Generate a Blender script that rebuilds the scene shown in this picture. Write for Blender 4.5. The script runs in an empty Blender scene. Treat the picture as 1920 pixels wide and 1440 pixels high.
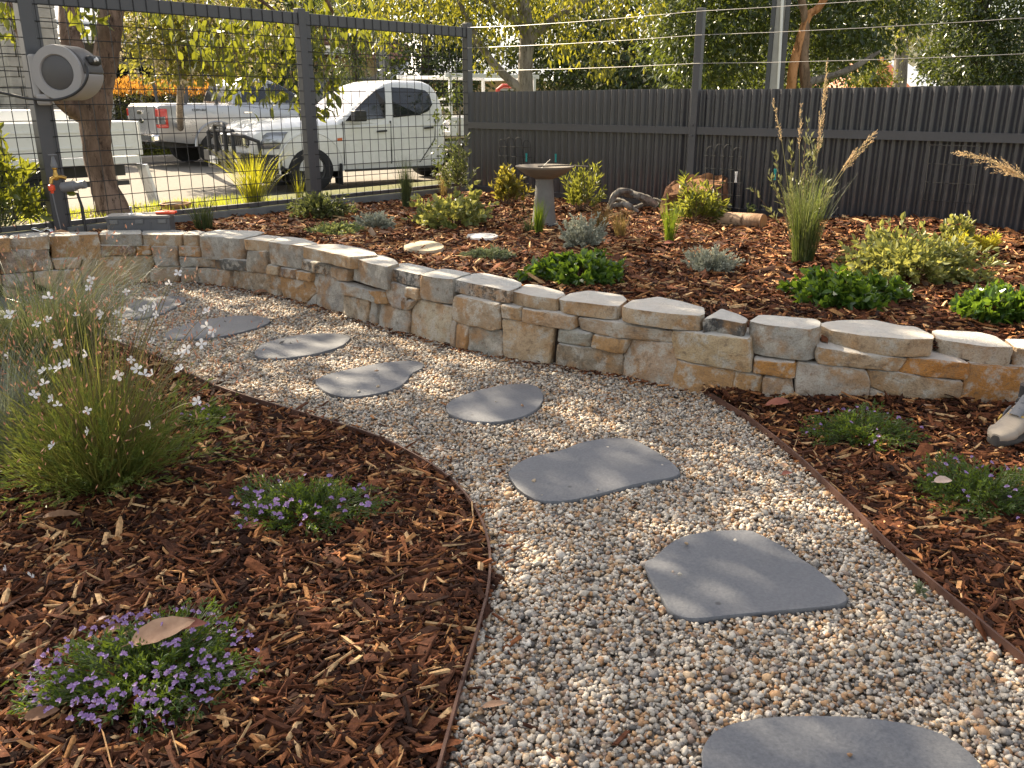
import bpy, bmesh, math, random
import numpy as np
from mathutils import Vector, Matrix, noise, geometry

SC = bpy.context.scene
COL = SC.collection
R = math.radians

# ---------------------------------------------------------------- camera, sky, sun, exposure
PITCH = math.atan(530 / 1620.0)
EYE = 1.12
cam_d = bpy.data.cameras.new('camera')
cam_d.sensor_width = 36.0
cam_d.lens = 36.0 * 1620.0 / 1920.0
cam_d.clip_start = 0.05
cam_d.clip_end = 2000.0
cam = bpy.data.objects.new('camera', cam_d)
cam.location = (0, 0, EYE)
cam.rotation_euler = (math.pi / 2 - PITCH, 0, 0)
COL.objects.link(cam)
SC.camera = cam

SUN_AZ = R(-41.0)      # clockwise from +Y
SUN_EL = R(37.0)
world = bpy.data.worlds.new('World')
SC.world = world
world.use_nodes = True
wn = world.node_tree.nodes
wn.clear()
w_out = wn.new('ShaderNodeOutputWorld')
w_bg = wn.new('ShaderNodeBackground')
w_sky = wn.new('ShaderNodeTexSky')
w_sky.sky_type = 'NISHITA'
w_sky.sun_disc = False
w_sky.sun_elevation = SUN_EL
w_sky.sun_rotation = SUN_AZ % (2 * math.pi)
w_sky.air_density = 1.0
w_sky.dust_density = 2.0
w_sky.ozone_density = 1.0
w_bg.inputs['Strength'].default_value = 0.105
w_hs = wn.new('ShaderNodeHueSaturation')      # camera white balance set for the warm shade
w_hs.inputs['Saturation'].default_value = 0.55
w_tint = wn.new('ShaderNodeMixRGB')
w_tint.blend_type = 'MULTIPLY'
w_tint.inputs['Fac'].default_value = 1.0
w_tint.inputs['Color2'].default_value = (1.08, 1.0, 0.91, 1)
world.node_tree.links.new(w_sky.outputs[0], w_hs.inputs['Color'])
world.node_tree.links.new(w_hs.outputs[0], w_tint.inputs['Color1'])
world.node_tree.links.new(w_tint.outputs[0], w_bg.inputs['Color'])
world.node_tree.links.new(w_bg.outputs[0], w_out.inputs['Surface'])

sun_d = bpy.data.lights.new('sun', 'SUN')
sun_d.energy = 5.0
sun_d.angle = R(0.55)
sun_d.color = (1.0, 0.85, 0.63)
sun = bpy.data.objects.new('sun', sun_d)
to_sun = Vector((math.sin(SUN_AZ) * math.cos(SUN_EL), math.cos(SUN_AZ) * math.cos(SUN_EL), math.sin(SUN_EL)))
sun.rotation_euler = to_sun.to_track_quat('Z', 'Y').to_euler()
sun.location = (-10, 12, 14)
COL.objects.link(sun)

SC.render.engine = 'CYCLES'
SC.view_settings.view_transform = 'Standard'
SC.view_settings.look = 'None'
SC.view_settings.gamma = 1.0
SC.view_settings.use_curve_mapping = False
SC.view_settings.exposure = 1.82
SC.cycles.use_denoising = True
SC.cycles.max_bounces = 8
SC.cycles.transparent_max_bounces = 6
SC.cycles.sample_clamp_indirect = 6.0

# ---------------------------------------------------------------- picture-to-place helpers
CP, SP = math.cos(PITCH), math.sin(PITCH)


def ray(u, v):
    x = (u - 960) / 1620.0
    y = (720 - v) / 1620.0
    return (x, CP + y * SP, -SP + y * CP)


def W(u, v, z=0.0):
    d = ray(u, v)
    t = (z - EYE) / d[2]
    return Vector((d[0] * t, d[1] * t, z))


def D(u, v, y):
    d = ray(u, v)
    t = y / d[1]
    return Vector((d[0] * t, y, EYE + d[2] * t))


def project(P):
    P = np.asarray(P, float)
    z = P[:, 2] - EYE
    depth = P[:, 1] * CP - z * SP
    up = P[:, 1] * SP + z * CP
    depth = np.maximum(depth, 1e-3)
    return 960 + 1620 * P[:, 0] / depth, 720 - 1620 * up / depth, P[:, 1] * CP - z * SP


def in_poly(P, poly):
    P = np.asarray(P, float)
    x, y = P[:, 0], P[:, 1]
    q = np.asarray([(p[0], p[1]) for p in poly], float)
    ins = np.zeros(len(P), bool)
    j = len(q) - 1
    for i in range(len(q)):
        xi, yi, xj, yj = q[i, 0], q[i, 1], q[j, 0], q[j, 1]
        c = ((yi > y) != (yj > y)) & (x < (xj - xi) * (y - yi) / (yj - yi + 1e-12) + xi)
        ins ^= c
        j = i
    return ins


# ---------------------------------------------------------------- object helpers
def tag(o, label=None, cat=None, group=None, kind=None):
    if label: o['label'] = label
    if cat: o['category'] = cat
    if group: o['group'] = group
    if kind: o['kind'] = kind
    return o


def thing(name, loc, label, cat, group=None, rz=0.0):
    o = bpy.data.objects.new(name, None)
    o.empty_display_size = 0.1
    o.location = loc
    o.rotation_euler = (0, 0, rz)
    COL.objects.link(o)
    return tag(o, label, cat, group)


def root_matrix(p):
    m = Matrix.Translation(p.location) @ p.rotation_euler.to_matrix().to_4x4()
    if p.parent is not None:
        m = root_matrix(p.parent) @ p.matrix_parent_inverse @ m
    return m


def link(name, me, mats, parent=None, world=False):
    o = bpy.data.objects.new(name, me)
    for m in (mats if isinstance(mats, (list, tuple)) else [mats]):
        if m is not None and len(me.materials) < (len(mats) if isinstance(mats, (list, tuple)) else 1):
            me.materials.append(m)
    COL.objects.link(o)
    if world:
        n = len(me.vertices)
        co = np.empty(n * 3)
        me.vertices.foreach_get('co', co)
        c = co.reshape(-1, 3)
        mid = (c.min(0) + c.max(0)) / 2
        mid[2] = c[:, 2].min()
        me.vertices.foreach_set('co', (c - mid).ravel())
        o.location = mid
    if parent is not None:
        o.parent = parent
        if world:
            o.matrix_parent_inverse = root_matrix(parent).inverted()
    return o


def fast_mesh(name, V, F, smooth=False, rnd=None):
    V = np.ascontiguousarray(V, dtype=np.float32)
    F = np.ascontiguousarray(F, dtype=np.int32)
    me = bpy.data.meshes.new(name)
    k = F.shape[1]
    me.vertices.add(len(V))
    me.vertices.foreach_set('co', V.ravel())
    me.loops.add(F.size)
    me.loops.foreach_set('vertex_index', F.ravel())
    me.polygons.add(len(F))
    me.polygons.foreach_set('loop_start', np.arange(0, F.size, k, dtype=np.int32))
    me.polygons.foreach_set('use_smooth', np.full(len(F), bool(smooth)))
    if rnd is not None:
        a = me.attributes.new('rnd', 'FLOAT', 'POINT')
        a.data.foreach_set('value', np.ascontiguousarray(rnd, dtype=np.float32))
    me.update(calc_edges=True)
    return me


class B:
    """collects simple solids into one mesh"""

    def __init__(self):
        self.v, self.f, self.m = [], [], []
        self.mi = 0

    def add(self, vs, fs):
        n = len(self.v)
        self.v += [tuple(p) for p in vs]
        self.f += [tuple(i + n for i in f) for f in fs]
        self.m += [self.mi] * len(fs)
        return self

    def box(self, c, s, rot=None, taper=1.0):
        hx, hy, hz = s[0] / 2, s[1] / 2, s[2] / 2
        vs = []
        for z, k in ((-hz, 1.0), (hz, taper)):
            for x, y in ((-hx, -hy), (hx, -hy), (hx, hy), (-hx, hy)):
                vs.append(Vector((x * k, y * k, z)))
        if rot is not None:
            vs = [rot @ p for p in vs]
        c = Vector(c)
        return self.add([p + c for p in vs], [(3, 2, 1, 0), (4, 5, 6, 7), (0, 1, 5, 4), (1, 2, 6, 5), (2, 3, 7, 6), (3, 0, 4, 7)])

    def beam(self, a, b, w, h, up=(0, 0, 1)):
        a, b = Vector(a), Vector(b)
        d = (b - a)
        L = d.length
        d.normalize()
        s = d.cross(Vector(up))
        if s.length < 1e-4: s = d.cross(Vector((0, 1, 0)))
        s.normalize()
        u = s.cross(d)
        vs = []
        for p in (a, b):
            for i, j in ((-1, -1), (1, -1), (1, 1), (-1, 1)):
                vs.append(p + s * (i * w / 2) + u * (j * h / 2))
        return self.add(vs, [(3, 2, 1, 0), (4, 5, 6, 7), (0, 1, 5, 4), (1, 2, 6, 5), (2, 3, 7, 6), (3, 0, 4, 7)])

    def tube(self, pts, rad, n=8, caps=True, jit=0.0, seed=0):
        pts = [Vector(p) for p in pts]
        if not isinstance(rad, (list, tuple)): rad = [rad] * len(pts)
        rg = random.Random(seed)
        vs, prev = [], None
        for i, p in enumerate(pts):
            d = (pts[min(i + 1, len(pts) - 1)] - pts[max(i - 1, 0)]).normalized()
            if prev is None:
                s = d.orthogonal().normalized()
            else:
                s = (prev - d * prev.dot(d)).normalized()
            prev = s
            t = d.cross(s)
            for k in range(n):
                a = 2 * math.pi * k / n
                r = rad[i] * (1 + jit * rg.uniform(-1, 1))
                vs.append(p + (s * math.cos(a) + t * math.sin(a)) * r)
        fs = []
        for i in range(len(pts) - 1):
            for k in range(n):
                a, b = i * n + k, i * n + (k + 1) % n
                fs.append((a, b, b + n, a + n))
        if caps:
            fs.append(tuple(range(n - 1, -1, -1)))
            fs.append(tuple(range((len(pts) - 1) * n, len(pts) * n)))
        return self.add(vs, fs)

    def lathe(self, prof, n=32, c=(0, 0, 0), M=None):
        vs, fs = [], []
        for r, z in prof:
            for k in range(n):
                a = 2 * math.pi * k / n
                p = Vector((r * math.cos(a), r * math.sin(a), z))
                vs.append((M @ p if M is not None else p) + Vector(c))
        for i in range(len(prof) - 1):
            for k in range(n):
                a, b = i * n + k, i * n + (k + 1) % n
                fs.append((a, b, b + n, a + n))
        fs.append(tuple(range(n - 1, -1, -1)))
        fs.append(tuple(range((len(prof) - 1) * n, len(prof) * n)))
        return self.add(vs, fs)

    def prism(self, poly, z0, z1, M=None):
        n = len(poly)
        vs = [Vector((p[0], p[1], z0)) for p in poly] + [Vector((p[0], p[1], z1)) for p in poly]
        if M is not None: vs = [M @ p for p in vs]
        fs = [tuple(range(n - 1, -1, -1)), tuple(range(n, 2 * n))]
        fs += [(i, (i + 1) % n, n + (i + 1) % n, n + i) for i in range(n)]
        return self.add(vs, fs)

    def loft(self, rings, closed=True, caps=True):
        n = len(rings[0])
        vs = [p for r in rings for p in r]
        fs = []
        for i in range(len(rings) - 1):
            for k in range(n if closed else n - 1):
                a, b = i * n + k, i * n + (k + 1) % n
                fs.append((a, b, b + n, a + n))
        if caps:
            fs.append(tuple(range(n - 1, -1, -1)))
            fs.append(tuple(range((len(rings) - 1) * n, len(rings) * n)))
        return self.add(vs, fs)

    def mesh(self, name, smooth=False, fix=True):
        me = bpy.data.meshes.new(name)
        me.from_pydata(self.v, [], self.f)
        if any(self.m):
            me.polygons.foreach_set('material_index', self.m)
        if fix:
            bm = bmesh.new()
            bm.from_mesh(me)
            bmesh.ops.recalc_face_normals(bm, faces=bm.faces)
            bm.to_mesh(me)
            bm.free()
        if smooth:
            me.polygons.foreach_set('use_smooth', [True] * len(me.polygons))
        me.update()
        return me

    def obj(self, name, mat, parent=None, smooth=False, world=False, bevel=0.0, seg=2, subsurf=0, angle=40):
        o = link(name, self.mesh(name, smooth), mat, parent, world)
        if bevel:
            m = o.modifiers.new('bevel', 'BEVEL')
            m.width = bevel
            m.segments = seg
            m.limit_method = 'ANGLE'
            m.angle_limit = R(angle)
            m.harden_normals = False
        if subsurf:
            m = o.modifiers.new('sub', 'SUBSURF')
            m.levels = m.render_levels = subsurf
        if smooth and (bevel or not subsurf):
            sharp_edges(o.data, 42)
        return o


def sharp_edges(me, deg):
    bm = bmesh.new()
    bm.from_mesh(me)
    for e in bm.edges:
        if len(e.link_faces) == 2:
            e.smooth = e.calc_face_angle(0) < R(deg)
    bm.to_mesh(me)
    bm.free()


def copy_tree(o, parent=None):
    c = o.copy()
    COL.objects.link(c)
    c.parent = parent
    for ch in list(o.children):
        copy_tree(ch, c)
    return c


def chaikin(P, n=1, closed=True, q=0.25):
    P = [Vector(p) for p in P]
    for _ in range(n):
        out = []
        m = len(P)
        rng = range(m) if closed else range(m - 1)
        if not closed: out.append(P[0])
        for i in rng:
            a, b = P[i], P[(i + 1) % m]
            out += [a.lerp(b, q), a.lerp(b, 1 - q)]
        if not closed: out.append(P[-1])
        P = out
    return P


def resample(P, n):
    P = [Vector(p) for p in P]
    L = [0]
    for a, b in zip(P, P[1:]): L.append(L[-1] + (b - a).length)
    out = []
    j = 0
    for i in range(n):
        s = L[-1] * i / (n - 1)
        while j < len(L) - 2 and L[j + 1] < s: j += 1
        k = (s - L[j]) / max(L[j + 1] - L[j], 1e-9)
        out.append(P[j].lerp(P[j + 1], min(max(k, 0), 1)))
    return out


# ---------------------------------------------------------------- materials
class NT:
    def __init__(self, name):
        self.mat = bpy.data.materials.new(name)
        self.mat.use_nodes = True
        self.t = self.mat.node_tree
        self.t.nodes.clear()
        self.out = self.t.nodes.new('ShaderNodeOutputMaterial')

    def n(self, typ, **kw):
        nd = self.t.nodes.new('ShaderNode' + typ)
        for k, v in kw.items():
            if k in nd.inputs.keys():
                s = nd.inputs[k]
                if isinstance(v, bpy.types.NodeSocket): self.t.links.new(v, s)
                else: s.default_value = v
            else:
                setattr(nd, k, v)
        return nd

    def ramp(self, fac, stops, interp='LINEAR'):
        nd = self.n('ValToRGB')
        nd.color_ramp.interpolation = interp
        el = nd.color_ramp.elements
        el[0].position, el[0].color = stops[0][0], (*stops[0][1], 1)
        el[1].position, el[1].color = stops[-1][0], (*stops[-1][1], 1)
        for p, c in stops[1:-1]:
            e = el.new(p)
            e.color = (*c, 1)
        self.t.links.new(fac, nd.inputs['Fac'])
        return nd.outputs['Color']

    def mix(self, fac, a, b, mode='MIX'):
        nd = self.n('MixRGB', blend_type=mode)
        for s, v in (('Fac', fac), ('Color1', a), ('Color2', b)):
            if isinstance(v, bpy.types.NodeSocket): self.t.links.new(v, nd.inputs[s])
            elif s == 'Fac': nd.inputs[s].default_value = v
            else: nd.inputs[s].default_value = (*v, 1)
        return nd.outputs['Color']

    def math(self, op, a, b=0.0, c=None):
        nd = self.n('Math', operation=op)
        for i, v in enumerate((a, b) if c is None else (a, b, c)):
            if isinstance(v, bpy.types.NodeSocket): self.t.links.new(v, nd.inputs[i])
            else: nd.inputs[i].default_value = v
        return nd.outputs[0]

    def noise(self, scale, detail=4.0, rough=0.55, co=None, w=None):
        nd = self.n('TexNoise')
        nd.inputs['Scale'].default_value = scale
        nd.inputs['Detail'].default_value = detail
        nd.inputs['Roughness'].default_value = rough
        if co is not None: self.t.links.new(co, nd.inputs['Vector'])
        return nd.outputs['Fac']

    def coord(self, which='Object'):
        return self.n('TexCoord').outputs[which]

    def surf(self, color, rough=0.6, metal=0.0, bump=None, bump_d=0.002, spec=0.5, emit=None, coat=0.0):
        p = self.n('BsdfPrincipled')
        for s, v in (('Base Color', color), ('Roughness', rough), ('Metallic', metal), ('Specular IOR Level', spec), ('Coat Weight', coat)):
            if isinstance(v, bpy.types.NodeSocket): self.t.links.new(v, p.inputs[s])
            elif s == 'Base Color': p.inputs[s].default_value = (*v, 1)
            else: p.inputs[s].default_value = v
        if bump is not None:
            b = self.n('Bump')
            b.inputs['Distance'].default_value = bump_d
            b.inputs['Strength'].default_value = 1.0
            self.t.links.new(bump, b.inputs['Height'])
            self.t.links.new(b.outputs[0], p.inputs['Normal'])
        self.t.links.new(p.outputs[0], self.out.inputs['Surface'])
        self.p = p
        return self.mat


def plain(name, col, rough=0.5, metal=0.0, var=0.18, scale=6.0, bump=0.0, bscale=60.0, spec=0.5, coat=0.0):
    """one colour broken up by grain and slight wear"""
    t = NT(name)
    co = t.coord()
    f = t.noise(scale, 5, 0.6, co)
    c = t.ramp(f, [(0.25, tuple(x * (1 - var) for x in col)), (0.75, tuple(min(1, x * (1 + var)) for x in col))])
    r = t.math('MULTIPLY_ADD', f, 0.25, rough - 0.12)
    return t.surf(c, r, metal, t.noise(bscale, 4, 0.6, co) if bump else None, bump, spec, coat=coat)


def leaf_mat(name, cols, trans, amt=0.4, rough=0.45, spec=0.4):
    """thin leaves: reflected colour picked per leaf, light also passes through"""
    t = NT(name)
    a = t.n('Attribute', attribute_name='rnd')
    stops = [(i / (len(cols) - 1), c) for i, c in enumerate(cols)]
    c = t.ramp(a.outputs['Fac'], stops)
    p = t.n('BsdfPrincipled')
    p.inputs['Roughness'].default_value = rough
    p.inputs['Specular IOR Level'].default_value = spec
    t.t.links.new(c, p.inputs['Base Color'])
    tr = t.n('BsdfTranslucent')
    tc = t.mix(a.outputs['Fac'], tuple(x * 0.65 for x in trans), trans)
    t.t.links.new(tc, tr.inputs['Color'])
    m = t.n('MixShader')
    m.inputs['Fac'].default_value = amt
    t.t.links.new(p.outputs[0], m.inputs[1])
    t.t.links.new(tr.outputs[0], m.inputs[2])
    t.t.links.new(m.outputs[0], t.out.inputs['Surface'])
    return t.mat


def ramp_mat(name, stops, rough=0.75, bump=0.0, bscale=300.0, grain=0.0, spec=0.3):
    """many small pieces, each with its own colour from the ramp"""
    t = NT(name)
    a = t.n('Attribute', attribute_name='rnd')
    c = t.ramp(a.outputs['Fac'], stops)
    co = t.coord()
    if grain:
        g = t.noise(bscale * 0.5, 3, 0.6, co)
        c = t.mix(1.0, c, t.ramp(g, [(0.3, (1 - grain,) * 3), (0.7, (1 + grain * 0.4,) * 3)]), 'MULTIPLY')
    return t.surf(c, rough, 0.0, t.noise(bscale, 3, 0.6, co) if bump else None, bump, spec)

# ================================================================= GROUND AND WALL
BED = 0.262          # level of the raised bed behind the wall


def nz(x, y, s, seed=0.0):
    return noise.noise(Vector((x * s + seed, y * s - seed, seed * 0.37)))


WALLPTS = []


def bed_z(x, y):
    near = 0.0
    if WALLPTS:
        d2 = min((x - a) * (x - a) + (y - b_) * (y - b_) for a, b_ in WALLPTS)
        near = max(0.0, 1.0 - max(0.0, math.sqrt(d2) - 0.16) / 0.42)
    return BED - 0.034 * near * near * (3 - 2 * near) + 0.014 * nz(x, y, 1.3, 3.1) + 0.008 * nz(x, y, 5.0, 9.7) + 0.09 * math.exp(-((x - 2.75) ** 2 + (y - 5.75) ** 2) / 0.5)


# wall foot, traced along the gravel and carried on beyond both sides of the picture
foot_px = [(0, 560), (60, 553), (160, 541), (230, 533), (300, 528), (380, 530), (440, 540), (520, 556), (580, 570), (643, 588),
           (700, 608), (767, 627), (830, 645), (893, 661), (947, 671), (1020, 683), (1088, 692), (1167, 706), (1260, 726),
           (1340, 740), (1420, 750), (1500, 757), (1600, 762), (1700, 766), (1869, 770)]
foot = [W(u, v) for u, v in foot_px]
foot = [Vector((-5.4, 4.2, 0)), Vector((-4.4, 4.62, 0)), Vector((-3.6, 4.9, 0))] + foot + [Vector((2.4, 3.10, 0)), Vector((3.2, 3.12, 0)), Vector((4.6, 3.2, 0))]
foot = chaikin(foot, 2, closed=False)
FS = resample(foot, 400)
fx = np.array([[p.x, p.y] for p in FS])
WALLPTS += [(float(a), float(b_)) for a, b_ in fx[::7]]
f_len = np.concatenate([[0], np.cumsum(np.linalg.norm(np.diff(fx, axis=0), axis=1))])


def wall_at(s):
    """point and outward normal (towards the path) of the wall line at length s"""
    i = int(np.clip(np.searchsorted(f_len, s) - 1, 0, len(fx) - 2))
    k = (s - f_len[i]) / (f_len[i + 1] - f_len[i])
    p = fx[i] * (1 - k) + fx[i + 1] * k
    a, b = fx[max(i - 4, 0)], fx[min(i + 5, len(fx) - 1)]
    d = (b - a) / np.linalg.norm(b - a)
    return Vector((p[0], p[1], 0)), Vector((d[1], -d[0], 0))


def wall_hit(u, v):
    """length along the wall and height where the sight line of a traced point meets the wall face"""
    d = ray(u, v)
    k = d[0] / d[1]
    g = fx[:, 0] - k * fx[:, 1]
    idx = np.where(g[:-1] * g[1:] <= 0)[0]
    i = idx[0] if len(idx) else (0 if abs(g[0]) < abs(g[-1]) else len(g) - 2)
    t = g[i] / (g[i] - g[i + 1])
    y = fx[i, 1] * (1 - t) + fx[i + 1, 1] * t
    return f_len[i] * (1 - t) + f_len[i + 1] * t, EYE + d[2] * (y / d[1])


def stone_mat():
    t = NT('sandstone')
    oi = t.n('ObjectInfo')
    base = oi.outputs['Color']
    rn = oi.outputs['Random']
    geo = t.n('NewGeometry')
    tc = t.coord('Object')
    off = t.n('Vector' + 'Math', operation='ADD')
    sc = t.n('VectorMath', operation='SCALE')
    cb = t.n('CombineXYZ')
    for i in range(3): t.t.links.new(rn, cb.inputs[i])
    t.t.links.new(cb.outputs[0], sc.inputs[0])
    sc.inputs['Scale'].default_value = 37.0
    t.t.links.new(tc, off.inputs[0])
    t.t.links.new(sc.outputs[0], off.inputs[1])
    co = off.outputs[0]
    big = t.noise(7.0, 4, 0.6, co)
    mid = t.noise(26.0, 6, 0.65, co)
    fine = t.noise(160.0, 4, 0.7, co)
    # iron stains, pale weathering, dark mineral streaks and pitting
    c = t.mix(t.ramp(big, [(0.47, (0, 0, 0)), (0.61, (0.75,) * 3)]), base, (0.40, 0.225, 0.095))
    med = t.noise(13.0, 7, 0.7, co)
    c = t.mix(t.ramp(med, [(0.40, (0.8,) * 3), (0.50, (0, 0, 0))]), c, (0.50, 0.465, 0.395))
    c = t.mix(t.ramp(med, [(0.56, (0, 0, 0)), (0.68, (0.65,) * 3)]), c, (0.25, 0.165, 0.095))
    c = t.mix(t.ramp(mid, [(0.58, (0, 0, 0)), (0.72, (0.7,) * 3)]), c, (0.165, 0.125, 0.09))
    c = t.mix(t.math('MULTIPLY', t.ramp(fine, [(0.32, (0.7,) * 3), (0.5, (0, 0, 0))]), 0.8), c, (0.15, 0.115, 0.08))
    # dark lichen specks on a few stones (alpha of the object colour carries how much)
    lich = t.math('MULTIPLY', t.math('SUBTRACT', 1.0, oi.outputs['Alpha']), t.ramp(t.noise(30.0, 6, 0.75, co), [(0.49, (0, 0, 0)), (0.56, (1, 1, 1))]))
    c = t.mix(lich, c, (0.045, 0.045, 0.042))
    h = t.math('ADD', t.math('MULTIPLY', mid, 0.8), t.math('MULTIPLY', fine, 0.4))
    # upward faces painted paler, standing in for skylight on the cap tops
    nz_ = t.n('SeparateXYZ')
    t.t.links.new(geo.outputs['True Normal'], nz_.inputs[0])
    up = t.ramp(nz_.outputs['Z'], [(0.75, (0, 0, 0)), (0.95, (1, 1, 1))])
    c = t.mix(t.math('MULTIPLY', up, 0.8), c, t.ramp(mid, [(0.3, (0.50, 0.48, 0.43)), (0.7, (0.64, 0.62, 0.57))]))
    return t.surf(c, 0.88, 0.0, h, 0.016, 0.2)


M_stone = stone_mat()
STONE_COL = {  # kinds of stone seen in the wall: base colour and how much dark lichen
    'g': ((0.35, 0.33, 0.285), 0.12), 't': ((0.43, 0.32, 0.205), 0.0), 'o': ((0.42, 0.25, 0.115), 0.0), 'd': ((0.13, 0.125, 0.12), 0.15),
    's': ((0.33, 0.315, 0.29), 0.75), 'r': ((0.44, 0.21, 0.06), 0.0), 'b': ((0.17, 0.11, 0.075), 0.0), 'p': ((0.45, 0.39, 0.30), 0.0),
    'k': ((0.09, 0.088, 0.085), 0.3), 'l': ((0.36, 0.29, 0.21), 0.35)}

wall = thing('retaining_wall', (0, 0, 0), 'low curved dry stone wall of tan and grey sandstone blocks holding up the mulched bed', 'wall')


def stone(poly, kind, name='stone', depth=0.16, proud=None, rng=None):
    """one rough block of the wall face, outline given along the wall and in height"""
    n = len(poly)
    P = [Vector((a, b, 0)) for a, b in poly]
    c = sum(P, Vector()) / n
    # grow a little so that the joints close up
    P = [c + (p - c) * (1 + 0.0012 / max((p - c).length, 0.02)) for p in P]
    Q = []
    for i in range(n):
        a, b = P[i], P[(i + 1) % n]
        k = max(2, min(6, int((b - a).length / 0.03)))
        Q += [a.lerp(b, j / k) for j in range(k)]
    Q = chaikin(Q, 1, True, 0.2)
    seed = rng.uniform(0, 500)
    pr = (0.010 + 0.016 * rng.random()) if proud is None else proud
    # the split face: a few broken planes meeting in ridges
    planes = [(rng.uniform(-0.16, 0.16), rng.uniform(-0.20, 0.14), rng.uniform(0.0, 0.012)) for _ in range(5)]
    rings = [(0.0, -depth), (0.0, -0.008), (0.0025, 0.0), (0.007, 0.004), (0.15, 0.005), (0.3, 0.006), (0.45, 0.006), (0.62, 0.006), (0.82, 0.006)]
    vs, fs = [], []
    m = len(Q)

    def face(x, y):
        w = Vector((x * 9 + seed, y * 9, seed))
        h_ = min(a * (x - c.x) + b_ * (y - c.y) + k for a, b_, k in planes)
        return h_ + 0.006 * noise.noise(w) + 0.006 * noise.noise(w * 2.7) + 0.004 * noise.noise(w * 6)

    for ri, (k, d) in enumerate(rings):
        for q in Q:
            e = (q - c)
            L = e.length
            kk = (1 - k) if ri > 3 else max(0.3, (L - k) / L)
            p = c + e * kk
            w = Vector((p.x * 22 + seed, p.y * 22, seed))
            ds = 0.0035 * noise.noise(w)
            dz_ = 0.0035 * noise.noise(w + Vector((9, 4, 2)))
            dd = d + pr * (0 if ri < 1 else 1)
            if ri > 0:
                dd += face(p.x, p.y) * (0.55 if ri == 1 else 1.0)
            base, nrm = wall_at(p.x + ds)
            vs.append(base + nrm * dd + Vector((0, 0, p.y + dz_)))
        if ri:
            o = (ri - 1) * m
            fs += [(o + i, o + (i + 1) % m, o + m + (i + 1) % m, o + m + i) for i in range(m)]
    base, nrm = wall_at(c.x)
    vs.append(base + nrm * (0.006 + pr + face(c.x, c.y)) + Vector((0, 0, c.y)))
    o = (len(rings) - 1) * m
    fs += [(o + i, o + (i + 1) % m, len(vs) - 1) for i in range(m)]
    b = B()
    b.add(vs, fs)
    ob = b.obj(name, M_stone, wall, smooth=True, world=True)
    sharp_edges(ob.data, 24)
    col, li = STONE_COL[kind]
    j = rng.uniform(0.86, 1.14)
    ob.color = (col[0] * j, col[1] * j * rng.uniform(0.97, 1.03), col[2] * j * rng.uniform(0.94, 1.06), 1 - li)
    return ob


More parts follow.
